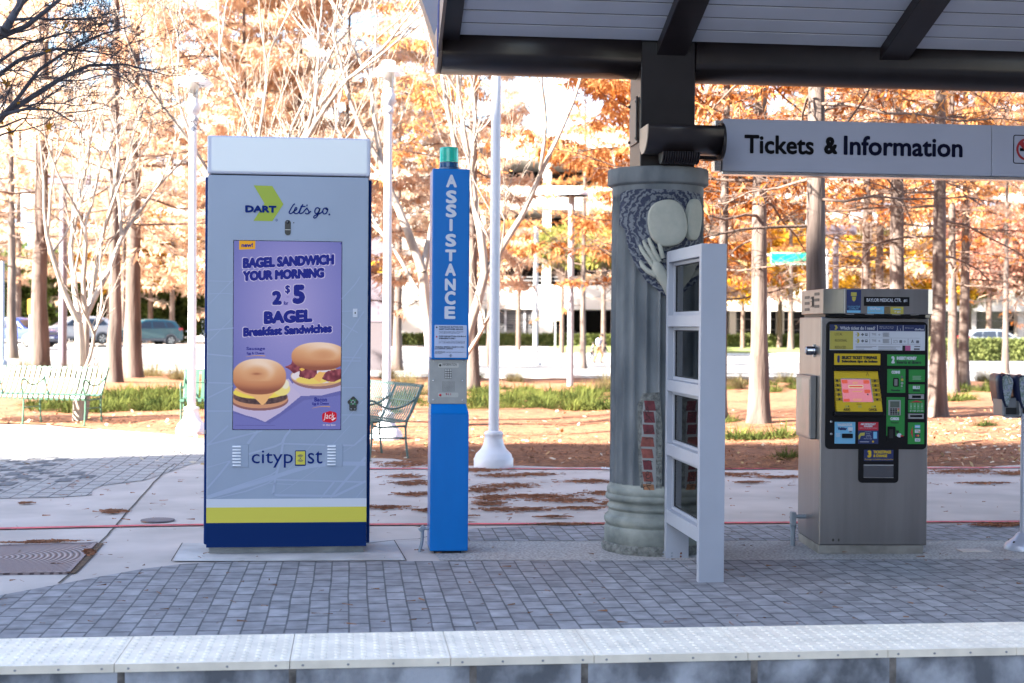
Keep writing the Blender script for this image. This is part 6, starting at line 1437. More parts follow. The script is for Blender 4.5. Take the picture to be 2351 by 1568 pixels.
# near grove, one by one (pixel of the foot, template, leaf tone, turn, size, label)
grove = [
 (1652, 972, 2, 1, .4, .80, 'slim reddish brown cypress trunk just right of the white windscreen'),
 (1742, 978, 0, 1, 1.9, 1.05, 'dark leaning cypress trunk with sun patches left of the ticket machine'),
 (1872, 1055, 1, 0, 3.1, .88, 'stout pale cypress trunk directly behind the ticket machine, shaded below'),
 (1983, 900, 2, 1, 5.0, 1.0, 'brown cypress trunk above the ticket machine roof, left one of a close pair'),
 (2019, 890, 0, 0, 2.2, .95, 'thin brown cypress trunk above the ticket machine name plate'),
 (2056, 950, 1, 0, 4.0, 1.0, 'bright sunlit cypress trunk above the right part of the ticket machine'),
 (2152, 962, 0, 2, .9, 1.0, 'thick pale cypress trunk just right of the ticket machine'),
 (2187, 905, 2, 0, 2.9, .95, 'left cypress of a pair of forked-looking trunks before the hedge'),
 (2211, 892, 1, 2, 5.6, .95, 'right cypress of a pair of forked-looking trunks before the hedge'),
 (2308, 858, 0, 1, 1.2, 1.15, 'cypress trunk near the right edge above the card reader stand'),
 (1083, 900, 1, 0, 2.5, 1.05, 'cypress trunk showing just right of the blue call tower'),
 (912, 850, 0, 2, .2, 1.3, 'cypress trunk between the kiosk and the blue call tower'),
 (1122, 840, 2, 2, 1.0, 1.2, 'faint far cypress trunk behind the lamp post right of the call tower'),
 (1338, 846, 0, 0, 3.7, 1.15, 'slim cypress trunk left of the stone column by the walkers'),
 (92, 868, 1, 2, 1.4, 1.5, 'thick pale sunlit cypress trunk behind the long bench'),
 (28, 822, 2, 2, 4.4, 1.6, 'pale cypress trunk in front of the blue car at the left edge'),
 (262, 884, 2, 2, 2.0, 1.32, 'brown cypress trunk left one of two in front of the teal car'),
 (304, 872, 0, 2, 5.2, 1.6, 'broad dappled cypress trunk with flared foot covering the teal car'),
]
for i, (px, py, k, m, rz, sc, lb) in enumerate(grove):
    g = base(px, py); plant('cypress_tree', lb, 'tree', CYT[k], CYL[k][m], 0, 0, (g.x, g.y, g.z + .01), rz, sc, 'cypress trees of the grove')
# farther trees filling the view between, behind the street as well
rnd = random.Random(77)
far_rows = []
for d, n, x0, x1 in ((40, 4, 500, 830), (99, 16, -350, 1560), (101, 9, 1450, 2750), (134, 15, -350, 2750)):
    for i in range(n):
        px = x0 + (x1 - x0) * (i + .5 + rnd.uniform(-.32, .32)) / n
        far_rows.append((px, d * rnd.uniform(.97, 1.04)))
far_rows = [q for q in far_rows if not (85 < q[1] < 110 and 1120 < q[0] < 1420)] + [(1040, 42.), (1525, 40.), (1470, 33.), (1600, 46.)]
words = ['tall', 'broad', 'sunlit', 'feathery', 'ragged', 'upright', 'spreading', 'slender', 'full', 'hazy']
tones = ['orange', 'sun-washed orange', 'deep rust']
def whereabouts(px):
    for lim, w in ((120, 'at the left picture edge'), (330, 'above the long bench'), (480, 'above the half hidden bench'), (850, 'behind the information kiosk'), (985, 'between kiosk and call tower'), (1100, 'behind the call tower'), (1390, 'between call tower and stone column'), (1650, 'behind the stone column'), (1860, 'left of the ticket machine'), (2140, 'above the ticket machine'), (9999, 'right of the ticket machine')):
        if px < lim: return w
used = {}
for i, (px, d) in enumerate(far_rows):
    k = rnd.randrange(2); m = (1 if px < 1000 else rnd.choice((0, 1, 1)) if px < 1300 else rnd.choice((0, 0, 1, 2))); p = DP(px, 800, d); z = terr(p.x, p.y)
    kind = 'middle' if d < 60 else 'farther' if d < 115 else 'farthest'
    lb = f'{words[i % 10]} {tones[m]} cypress in the {kind} row {whereabouts(px)}'
    used[lb] = used.get(lb, 0) + 1
    if used[lb] > 1: lb = f'second {lb}, a little more to the right'
    plant('cypress_tree', lb, 'tree', FYT[k], FYL[k][m], 0, 0, (p.x, p.y, z), rnd.uniform(0, 6.28), rnd.uniform(.9, 1.1) * (.95 if d < 60 else 1.5 if d < 115 else 1.45), 'cypress trees behind the grove')
# pale bare multi-stem trees
def bare(label, px, py, stems, seed, gens, dims, sc=1., mat=None, lv=None):
    g = base(px, py); mb = MB(); tips = []
    forker(seed, stems, *dims, gens, mb, .55, .10, .78, .66, .3, .0045, tips) if False else None
    r0, L0 = dims
    forker(seed, stems, r0, L0, gens, mb, spread=.55, up=.16, shrink=.80, rs=.64, n3=.15, minr=.0036, tips=tips, wob=.12)
    return plant('bare_tree', label, 'tree', mesh_of(mb, mat or M_bark_p, 'trunk'), None, 0, 0, (g.x, g.y, g.z), 0., sc, 'bare pale trees')
bare('pale bare tree forking into three stems behind the long bench', 180, 969, [((0, 0, 0), (-.03, 0, 1), 1.5, .095), ((.05, .04, 0), (.09, .03, 1), 1.6, .075)], 5, 5, (.1, 1.5))
bare('large pale bare tree with many stems rising behind the call tower', 1030, 985, [((0, 0, 0), (-.20, .03, 1), 2.3, .10), ((.08, .0, 0), (.02, .05, 1), 2.3, .09)], 21, 6, (.1, 1.9))
bare('tall pale bare tree behind the information kiosk', 600, 985, [((0, 0, 0), (.10, 0, 1), 2.3, .09), ((-.06, 0, 0), (-.16, .05, 1), 2.2, .07)], 33, 6, (.1, 1.9))
bare('thin bare tree with fine twigs rising behind the stone column', 1450, 930, [((0, 0, 0), (-.06, 0, 1), 2.4, .07)], 58, 5, (.1, 1.9))
# shaded bare branches reaching in from the left, tree stands outside the picture
mb = MB(); tips = []; D0 = 11.0
tb = G(-330, 1130); top0 = Vector((tb.x, tb.y, 2.6))
mb.tube([tb + Vector((0, 0, -.1)), tb + Vector((0, 0, .1)), tb + Vector((.02, 0, 1.2)), top0], [.16, .14, .11, .10], 12)
def limb(pix, r0, r1, seed, gens=4, d0=None):
    pts = [DP(x, y, D0 + (k * .12 if d0 is None else d0 * k)) for k, (x, y) in enumerate(pix)]
    n = len(pts); mb.tube(pts, [r0 + (r1 - r0) * i / (n - 1) for i in range(n)], 8)
    r = random.Random(seed)
    for i in range(1, n):
        for q in range(2 + (i % 2)):
            p = pts[i - 1].lerp(pts[i], r.random()); d = (pts[i] - pts[i - 1]).normalized()
            nd = (d + rv(r) * .75 + Vector((.12, 0, .05))).normalized()
            forker(r.randrange(9999), [(p, nd, r.uniform(.18, .42), max(.004, (r0 + (r1 - r0) * i / n) * .42))], 0, 0, gens - (q % 2), mb, spread=.7, up=.03, shrink=.74, rs=.62, n3=.2, minr=.0022, tips=tips, wob=.2)
def bow(a, b, c, r0, r1):
    pts = [a * (1 - t) ** 2 + b * (2 * t * (1 - t)) + c * t * t for t in [k / 9 for k in range(10)]]; mb.tube(pts, [r0 + (r1 - r0) * k / 9 for k in range(10)], 10)
low0 = top0 + Vector((-.01, 0, -.25))
bow(low0, top0 + Vector((.35, -.1, .75)), DP(-60, 330, D0), .095, .04); bow(low0, top0 + Vector((.15, -.1, 1.5)), DP(10, 70, D0), .10, .036); bow(DP(-150, 250, D0 - .2), DP(-110, 170, D0 - .1), DP(-60, 110, D0), .045, .028); bow(low0, top0 + Vector((-.5, .2, 1.2)), top0 + Vector((-.9, .4, 2.4)), .085, .03)
limb([(-60, 330), (10, 262), (70, 225), (140, 180), (205, 150), (290, 148), (380, 172)], .032, .004, 3)
limb([(-20, 290), (30, 240), (90, 160), (150, 120), (230, 80), (300, 60)], .022, .004, 8)
limb([(10, 70), (40, 20), (70, -30), (110, -90)], .036, .015, 12, 3)
limb([(-60, 110), (60, 60), (130, 5), (180, -40)], .026, .010, 19)
limb([(-40, 200), (40, 140), (130, 112), (210, 118), (280, 130)], .020, .004, 27)
limb([(0, 265), (60, 250), (120, 252), (175, 285)], .016, .004, 31, 3)
limb([(-60, 110), (0, 140), (60, 100), (150, 75), (240, 70)], .018, .004, 39)
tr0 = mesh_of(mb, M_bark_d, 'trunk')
lf = MB(); r = random.Random(6)
def leaf5(c, s_):
    pts = []; 
    a0 = r.uniform(0, 6); ux = rv(r); uy = ux.orthogonal().normalized(); ux = uy.cross(ux).normalized()
    for k in range(10):
        rad = s_ * (1 if k % 2 == 0 else .45); a = a0 + k * pi / 5; pts.append(c + ux * rad * cos(a) + uy * rad * sin(a))
    lf.add([p.to_tuple() for p in pts], [tuple(range(10))])
for px, py, s_ in ((150, 62, .055), (107, 92, .055), (15, 192, .065), (110, 116, .042), (152, 102, .022), (132, 54, .018), (113, 290, .055), (24, 302, .06), (42, 236, .02), (88, 248, .022), (55, 122, .02), (5, 282, .025)): leaf5(DP(px, py, D0 + .1), s_)
lm = mesh_of(lf, leafmat('last_leaves', (.30, .15, .02), (.46, .22, .03), 3., .4), 'crown')
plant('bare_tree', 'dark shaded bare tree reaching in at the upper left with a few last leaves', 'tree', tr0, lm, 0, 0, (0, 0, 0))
# evergreen and yellow trees beyond the street
_b = blobtree(5, 7, 3.1, 3.4, 11000, .34, .16, .95, 60); GT_, GL_ = mesh_of(_b[0], M_bark_b, 'trunk'), mesh_of(_b[1], L_green, 'crown')
_b = blobtree(9, 7.3, 2.7, 5.3, 8000, .30, .13, .75, 46); YT_, YL_ = mesh_of(_b[0], M_bark_b, 'trunk'), mesh_of(_b[1], L_yellow, 'crown'); PL_ = mesh_of(_b[1], L_pink, 'crown'); YGL_ = mesh_of(_b[1], L_ygreen, 'crown'); ROL_ = mesh_of(_b[1], L_washed, 'crown')
_b = blobtree(13, 9, 1.9, 7.2, 6500, .28, .13, .8, 34); HT_, HGL_, HOL_ = mesh_of(_b[0], M_bark_b, 'trunk'), mesh_of(_b[1], L_ygreen, 'crown'), mesh_of(_b[1], L_orange, 'crown')
def far_tree(name, lb, px, d, lf_, sc, tr_=None, grp=None, rz=0.):
    p = DP(px, 800, d); plant(name, lb, 'tree', tr_ or YT_, lf_, 0, 0, (p.x, p.y, terr(p.x, p.y)), rz, sc, grp)
for i, (px, sc, lb) in enumerate(((-10, 1.25, 'dark green evergreen tree behind the blue car'), (70, 1.15, 'dark green evergreen tree between the blue and the white car'), (150, 1.2, 'glossy green evergreen tree behind the white car'), (225, .95, 'low green evergreen tree between the white and teal cars'), (345, .9, 'green evergreen tree behind the teal car'), (420, .95, 'green evergreen tree left of the kiosk behind the white lamp'), (500, 1.1, 'green evergreen tree hidden behind the kiosk'))):
    far_tree('evergreen_tree', lb, px, 112 + 3 * (i % 2), GL_, sc, GT_, 'evergreen trees along the car park', i * 1.3)
for i, (px, d, sc, l_, lb) in enumerate(((250, 106, 1.25, YL_, 'bright yellow tree behind the two brown trunks'), (345, 107, 1.35, YL_, 'golden yellow tree above the teal car'), (440, 108, 1.2, ROL_, 'orange tree behind the white lamp left of the kiosk'),
     (1705, 100, 1.05, YL_, 'yellow tree beyond the street right of the windscreen'), (1790, 102, 1.2, YL_, 'yellow tree under the green street sign'), (1650, 104, 1.1, YGL_, 'yellow green tree beyond the stone column'), (1935, 100, 1.1, YL_, 'yellow tree behind the ticket machine'), (2015, 104, 1.2, YGL_, 'olive tree above the ticket machine'), (2095, 101, 1.15, YL_, 'golden tree above the ticket machine right corner'), (2185, 100, 1.1, YL_, 'yellow tree behind the pair of trunks'), (2270, 98, 1.35, PL_, 'dusty pink tree near the right edge'), (2360, 100, 1.3, PL_, 'dusty pink tree at the right picture edge'), (2225, 104, 1.0, YGL_, 'yellow green tree before the dark arcade on the right'),
     (1290, 93, 1.0, HGL_, 'high yellow green tree before the upper garage decks'), (1385, 90, 1.0, HGL_, 'high yellow green tree beside the stone column before the garage'), (1190, 97, 1.05, HOL_, 'high rust tree before the upper garage decks'))):
    far_tree('autumn_tree', lb, px, d, l_, sc, HT_ if l_ in (HGL_, HOL_) else None, 'autumn trees beyond the street', i * 1.1)
# --- low plants
def blades(seed, n, h, spread, w, droop=.55):
    r = random.Random(seed); mb = MB()
    for i in range(n):
        a = r.uniform(0, 2 * pi); rr_ = spread * .28 * r.random() ** .5; p = Vector((rr_ * cos(a), rr_ * sin(a), 0)); a += r.uniform(-.6, .6); L = h * r.uniform(.65, 1.15); lean_ = r.uniform(.15, .95) * spread / h
        d = Vector((cos(a), sin(a), 0)); s_ = Vector((-d.y, d.x, 0)) * w / 2; pts = []
        for k in range(5):
            t = k / 4; pts.append((p + d * (L * lean_ * (t ** 1.3)) + Vector((0, 0, L * (t - droop * t * t * lean_ * 1.2))), s_ * (1 - t * .85)))
        b = len(mb.v)
        for q, s2 in pts: mb.v.extend(((q - s2).to_tuple(), (q + s2).to_tuple()))
        for k in range(4): mb.f.append((b + 2 * k, b + 2 * k + 1, b + 2 * k + 3, b + 2 * k + 2)); mb.m.append(0); mb.sm.append(True)
    return mb
LIR = [mesh_of(blades(k, 80, .34, .50, .020, .75), L_lir, 'foliage') for k in range(4)]
GRS = [mesh_of(blades(20 + k, 420, .85, 1.0, .010, .75), L_grass, 'foliage') for k in range(3)]
def clump(name, lb, cat, me, loc, sc, rz, grp=None):
    o = bpy.data.objects.new(name, me); COL.objects.link(o); o.location = loc; o.scale = (sc, sc, sc); o.rotation_euler = (0, 0, rz); tag(o, lb, cat, grp); return o
# the liriope border: one mass nobody could count
def border(name, lb, regs, seed, sc=(.8, 1.2), mats=L_lir, dens=1.):
    r = random.Random(seed); mb = MB(); src = [(np.array([v.co[:] for v in me.vertices]), [tuple(p.vertices) for p in me.polygons]) for me in LIR]
    for (x0, x1, y0, y1, n) in regs:
        for i in range(int(n * dens)):
            q = base(r.uniform(x0, x1), y1 + (y0 - y1) * r.random()); a = r.uniform(0, 6.28); s_ = r.uniform(*sc); vs, fs = src[r.randrange(4)]
            c, s2 = cos(a) * s_, sin(a) * s_; b = len(mb.v)
            mb.v.extend((q.x + x * c - y * s2, q.y + x * s2 + y * c, q.z + z * s_) for x, y, z in vs); mb.f.extend(tuple(k + b for k in f) for f in fs); mb.m.extend([0] * len(fs)); mb.sm.extend([True] * len(fs))
    o = mb.build(name, mats); stuff(o, lb, 'ground cover'); return o
border('grassy_border', 'band of green and yellow liriope behind the long bench', [(232, 480, 948, 905, 95), (60, 240, 952, 925, 26)], 1)
border('grassy_border', 'band of green liriope between the call tower and the stone column', [(850, 985, 940, 905, 12), (1075, 1420, 948, 898, 120)], 2)
border('grassy_border', 'thin green growth between the trunks behind the ticket machine', [(2150, 2351, 905, 880, 34), (1660, 1850, 900, 880, 12)], 3)
i = 0
for px, py, sc, lb in ((1690, 1013, .78, 'leftmost yellow green grass clump at the foot of the leaning trunk'), (1735, 1016, .66, 'dark middle grass clump at the foot of the leaning trunk'), (1792, 1014, .86, 'broad yellow green grass clump left of the ticket machine poster case'), (1806, 1062, .55, 'dark shaded grass clump on the brown needles left of the ticket machine'), (1672, 976, .6, 'small dark grass clump by the slim reddish trunk'), (2205, 925, 1.0, 'green grass clump at the foot of the thick pale trunk'), (2290, 905, 1.0, 'dark green low clump left of the card reader stand'), (905, 955, .5, 'small green clump behind the dark green bench'), (1770, 905, .8, 'small olive clump behind the leaning trunk'), (2262, 985, .55, 'pale yellow grass tuft on the sunny mulch')):
    for _k in range(3):
        g = base(px + (_k - 1) * 16 * sc, py - 2 * _k); 
        if _k == 0: t = thing('grass_clump', lb, 'plant', (g.x, g.y, g.z + .01), 0, 'grass clumps on the needle mulch'); g0 = g
        o = bpy.data.objects.new('foliage', LIR[(i + _k) % 4]); COL.objects.link(o); o.parent = t; o.location = (g.x - g0.x, g.y - g0.y, 0); o.scale = (sc * 1.15,) * 3; o.rotation_euler = (0, 0, i + _k)
    i += 1
for px, py, sc, lb in ((1398, 902, .95, 'large arching dry grass mound left of the stone column'), (350, 868, .9, 'dry grass mound right of the dappled trunk'), (415, 876, 1.0, 'dark dry grass mound left of the white lamp'), (150, 868, .9, 'dry grass mound behind the middle of the long bench'), (55, 868, 1.15, 'tall dry grass mound at the left picture edge'), (222, 872, .85, 'low dry grass mound left of the brown trunk'), (930, 890, .8, 'pale dry grass mound between kiosk and call tower'), (965, 912, .7, 'dry grass mound touching the call tower left side'), (1180, 880, .7, 'pale dry grass tuft behind the lamp under the canopy edge'), (1095, 872, .7, 'dry grass tuft right of the call tower'), (890, 872, .8, 'green tinged grass mound behind the white lamp'), (1690, 895, .8, 'dry grass tuft right of the windscreen'), (1800, 880, .8, 'dry grass tuft left of the ticket machine'), (2260, 880, .9, 'dry grass mound before the right hedge')):
    g = base(px, py); clump('ornamental_grass', lb, 'plant', GRS[i % 3], (g.x, g.y, g.z), sc, i * 1.7, 'dry ornamental grasses'); i += 1
# hedges
def hedge(lb, pts, h, w, n, leaf, seed, m=L_hedge, dep=103):
    r = random.Random(seed); mb = MB()
    P = [DP(p[0], 800, dep) for p in pts]; P = [Vector((p.x, p.y, terr(p.x, p.y))) for p in P]
    for i in range(n):
        k = r.randrange(len(P) - 1); t = r.random(); p = P[k].lerp(P[k + 1], t); z = h * (r.random() ** .6); s_ = w * (.5 + .12 * mn.noise(p * .9))
        face = r.random(); y = r.uniform(-s_, s_)
        if face < .55: y = -s_ + r.uniform(0, .15)
        elif face < .85: z = h * (.93 + .12 * mn.noise(p * 1.3)) - r.uniform(0, .1)
        q = Vector((p.x, p.y + y, terr(p.x, p.y) + z)); leafquad(mb, q, (rv(r) + Vector((0, -.4, .4))).normalized() * leaf, leaf * .6, r)
    mb.cur = 0
    for a, b in zip(P[:-1], P[1:]):
        mb.add([(a.x, a.y - w * .36, a.z), (b.x, b.y - w * .36, b.z), (b.x, b.y - w * .36, b.z + h * .86), (a.x, a.y - w * .36, a.z + h * .86), (a.x, a.y + w * .36, a.z), (b.x, b.y + w * .36, b.z), (b.x, b.y + w * .36, b.z + h * .86), (a.x, a.y + w * .36, a.z + h * .86)], [(0, 1, 2, 3), (3, 2, 6, 7), (5, 4, 7, 6)])
    return tag(mb.build('hedge', m), lb, 'hedge')
hedge('long clipped green hedge in front of the white garage', [(845, 793), (990, 794), (1130, 797), (1290, 797), (1420, 795)], .85, 1.4, 6500, .2, 1, L_hedge, 104)
hedge('thick sunlit hedge at the right edge behind the trunks', [(2120, 832), (2220, 829), (2300, 828), (2420, 826)], 1.35, 2.2, 5200, .2, 2, L_hedge, 91)
hedge('low dark hedge before the dark arcade left of the ticket machine', [(1660, 797), (1760, 798), (1860, 798), (1960, 797)], .9, 1.2, 2600, .22, 3)
# --- fallen needles and leaves on the walk
def litter():
    r = random.Random(12); mb = MB()
    def needle(q, L, a, m=0, z=.010):
        d = Vector((cos(a), sin(a), 0)) * L / 2; s_ = Vector((-d.y, d.x, 0)).normalized() * .0016; mb.cur = m
        mb.add([(q + v + Vector((0, 0, z + r.uniform(0, .012)))).to_tuple() for v in (-d - s_, d - s_, d + s_, -d + s_)], [(0, 1, 2, 3)])
    drifts = [(1150, 1095, 60, 4), (1230, 1092, 50, 3), (930, 1096, 40, 4), (945, 1112, 45, 5), (1170, 1118, 60, 5), (1110, 1128, 45, 6), (1240, 1143, 90, 5), (1300, 1152, 80, 4), (1130, 1146, 40, 7), (1350, 1108, 60, 4), (1180, 1173, 90, 4), (1330, 1170, 60, 3), (880, 1168, 60, 3), (955, 1138, 45, 4), (1120, 1160, 40, 4), (1390, 1135, 40, 4), (980, 1175, 30, 3), (258, 1178, 26, 4.5), (1690, 1092, 60, 4), (1790, 1098, 60, 3), (1720, 1110, 40, 2), (2200, 1085, 90, 5), (2330, 1090, 50, 5), (2260, 1112, 60, 2), (2290, 1209, 60, 3), (2330, 1207, 30, 2), (60, 1158, 14, 1.5), (1270, 1190, 40, 1.5), (1050, 1188, 40, 1.5), (1400, 1160, 30, 3), (1440, 1185, 40, 3), (1300, 1207, 60, 2), (60, 1250, 60, 1.5), (130, 1246, 50, 1.5), (205, 1272, 5, 6), (930, 1068, 60, 7), (1100, 1082, 60, 4)]
    for px, py, w, h in drifts:
        n = int(70 + w * h * .75)
        for i in range(n):
            q = G(px + r.gauss(0, .5) * w, py + r.gauss(0, .5) * h); needle(q, r.uniform(.03, .09), r.gauss(0, .8), 0 if r.random() < .8 else 1)
    for i in range(420):
        q = G(r.uniform(-50, 2400), 1068 + 135 * r.random() ** 1.7); needle(q, r.uniform(.03, .08), r.uniform(0, 3.14), 0)
    for i in range(220):
        q = G(r.uniform(-50, 2400), r.uniform(1210, 1440)); needle(q, r.uniform(.02, .06), r.uniform(0, 3.14), 1)
    return stuff(mb.build('fallen_needles', [mk('needle_brown', (.30, .125, .065), .9), mk('needle_dark', (.20, .10, .06), .9)]), 'drifts of reddish brown needles lying on the concrete walk', 'needles')
litter()
def leaves():
    r = random.Random(31); mb = MB()
    for i in range(1500):
        px = r.uniform(0, 2400); py = 1078 - 130 * r.random() ** .8
        if r.random() < .35 and px < 1800: px = r.uniform(1850, 2351)
        q = base(px, py); s_ = r.uniform(.02, .05); u = rv(r); u.z *= .3; u.normalize(); v = Vector((-u.y, u.x, r.uniform(-.3, .5))).normalized(); c = q + Vector((0, 0, .055)); mb.cur = 0 if r.random() < .6 else 1
        mb.add([(c + u * s_ * a + v * s_ * b).to_tuple() for a, b in ((-1, 0), (-.3, .6), (1, .1), (.2, -.6))], [(0, 1, 2, 3)])
    return stuff(mb.build('fallen_leaves', [mk('leaf_cream', (.58, .48, .36), .7), mk('leaf_tan', (.46, .30, .12), .7)]), 'pale fallen leaves scattered over the needle mulch', 'leaves')
leaves()
# mulch strands: loose needles standing up from the bed
def strands():
    r = random.Random(41); mb = MB()
    for i in range(26000):
        px = r.uniform(-60, 2420); py = 940 + 140 * r.random() ** .7
        q = base(px, py)
        if q.y < near_y(q.x) + .1: continue
        L = r.uniform(.05, .13); a = r.uniform(0, 6.28); d = Vector((cos(a), sin(a), r.uniform(-.05, .35))) * L / 2; s_ = Vector((-d.y, d.x, 0)).normalized() * .004; c = q + Vector((0, 0, .05 + .05 * fbm(q.x, q.y, .8))); mb.cur = r.randrange(2)
        mb.add([(c + v).to_tuple() for v in (-d - s_, d - s_, d + s_, -d + s_)], [(0, 1, 2, 3)])
    return stuff(mb.build('needle_litter', [mk('litter_orange', (.40, .17, .07), .9), mk('litter_red', (.20, .075, .035), .9)]), 'loose orange needles on the mulch bed', 'needles')
strands()
# ================================================================ BEYOND THE STREET: buildings, vehicles, signs, walkers
M_white_c = mk('white_precast', (.66, .64, .60), .85, var=.06, scale=.6)
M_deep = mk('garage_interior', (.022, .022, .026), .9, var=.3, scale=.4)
M_slat = mk('grey_slat', (.26, .26, .27), .6)
M_beige = mk('beige_wall', (.50, .46, .40), .85, var=.08, scale=.5)
def cframe(px, py, d): 
    p = DP(px, py, d); return p
K_ = 112 / F
og = DP(1120, 790, 112); zg = terr(og.x, og.y) - .1
gar = thing('parking_garage', 'white concrete parking garage with dark open decks beyond the street', 'building', (og.x, og.y, 0), -YAW)
def gx_(px): return (px - 1120) * K_
def gz_(py): return og.z + (790 - py) * K_
mb = MB(); mb.box(gx_(838), gx_(1112), 0, 14, zg, gz_(330)); mb.build('stair_tower', M_white_c, gar)
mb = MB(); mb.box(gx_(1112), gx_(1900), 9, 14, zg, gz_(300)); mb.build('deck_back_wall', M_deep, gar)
levels = [(709, 653), (594, 540), (480, 426), (366, 312)]
for a, b in levels:
    mb = MB(); mb.box(gx_(1112.5), gx_(1900), .0, .5, gz_(a), gz_(b)); mb.box(gx_(1112.5), gx_(1900), .5, 9, gz_(a) + .02, gz_(a) + .4); mb.build('parapet', M_white_c, gar)
for x0, x1 in ((1238, 1269), (1404, 1436), (1570, 1602), (1736, 1768)):
    MB().box(gx_(x0), gx_(x1), .02, .8, zg, gz_(710)).build('column', M_white_c, gar)
    for (a, b), (c, d) in zip(levels[:-1], levels[1:]): MB().box(gx_(x0) + .2, gx_(x1) - .2, .04, .8, gz_(b) + .0, gz_(c)).build('column', M_white_c, gar)
mb = MB()
for k in range(15): mb.box(gx_(1113), gx_(1237), .35, .38, gz_(786 - k * 5.2), gz_(786 - k * 5.2 - 1.9))
mb.build('slat_screen', M_slat, gar)
for px in (1138, 1160, 1204): MB().box(gx_(px) - .09, gx_(px) + .09, .25, .34, zg, gz_(710)).build('screen_post', M_pgrey, gar)
for yy in (636, 644): MB().box(gx_(1113), gx_(1900), .2, .26, gz_(yy), gz_(yy - 2)).build('deck_rail', M_slat, gar)
# dark arcade building on the right
o2 = DP(1960, 790, 114); K2_ = 114 / F; z2 = terr(o2.x, o2.y) - .1
arc = thing('arcade_building', 'beige building with a dark glazed arcade and pale pillars behind the right hand trunks', 'building', (o2.x, o2.y, 0), -YAW)
ax = lambda px: (px - 1960) * K2_
az = lambda py: o2.z + (790 - py) * K2_
mb = MB(); mb.box(ax(1540), ax(2560), 1.6, 12, az(706), az(520)); mb.build('upper_wall', M_beige, arc)
mb = MB(); mb.box(ax(1540), ax(2560), 3.2, 12, z2, az(706.3)); mb.build('dark_glazing', M_dglass, arc)
mb = MB(); mb.box(ax(1540), ax(2560), 1.2, 1.59, az(712), az(698)); mb.build('cornice', M_white_c, arc)
for k in range(9):
    px = 1570 + k * 112; MB().box(ax(px), ax(px + 15), 1.7, 2.6, z2, az(706.5)).build('pillar', M_white_c, arc)
for k in range(16):
    px = 1560 + k * 62; MB().box(ax(px), ax(px + 3), 3.1, 3.19, z2, az(707)).build('mullion', M_slat, arc)
for yy in (760, 735): MB().box(ax(1540), ax(2560), 3.12, 3.18, az(yy), az(yy - 2.2)).build('transom', M_slat, arc)
for k in range(8):
    px = 1600 + k * 112; MB().box(ax(px), ax(px + 50), 1.55, 1.62, az(660), az(600)).build('window', M_dglass, arc)
# pale blocks far behind the trees on the left and in the middle
for i, (x0, x1, yt, d, lb) in enumerate(((-150, 420, 250, 190, 'pale high building glimpsed through the trees on the left'), (430, 800, 120, 230, 'white tall building glimpsed through the trees above the kiosk'), (1900, 2700, 250, 210, 'pale wide building glimpsed through the trees on the right'))):
    o = DP((x0 + x1) / 2, 780, d); k = d / F; t = thing('distant_building', lb, 'building', (o.x, o.y, 0), -YAW); w = (x1 - x0) * k / 2; h = (780 - yt) * k
    MB().box(-w, w, 0, 15, -1, h).build('wall', M_white_c, t)
    for r_ in range(max(2, int(h / 4.2))):
        MB().box(-w + 1, w - 1, -.06, .02, 2.4 + r_ * 4.1, 4.0 + r_ * 4.1).build('window', mk('pale_blue_glass', (.14, .19, .26), .15), t)
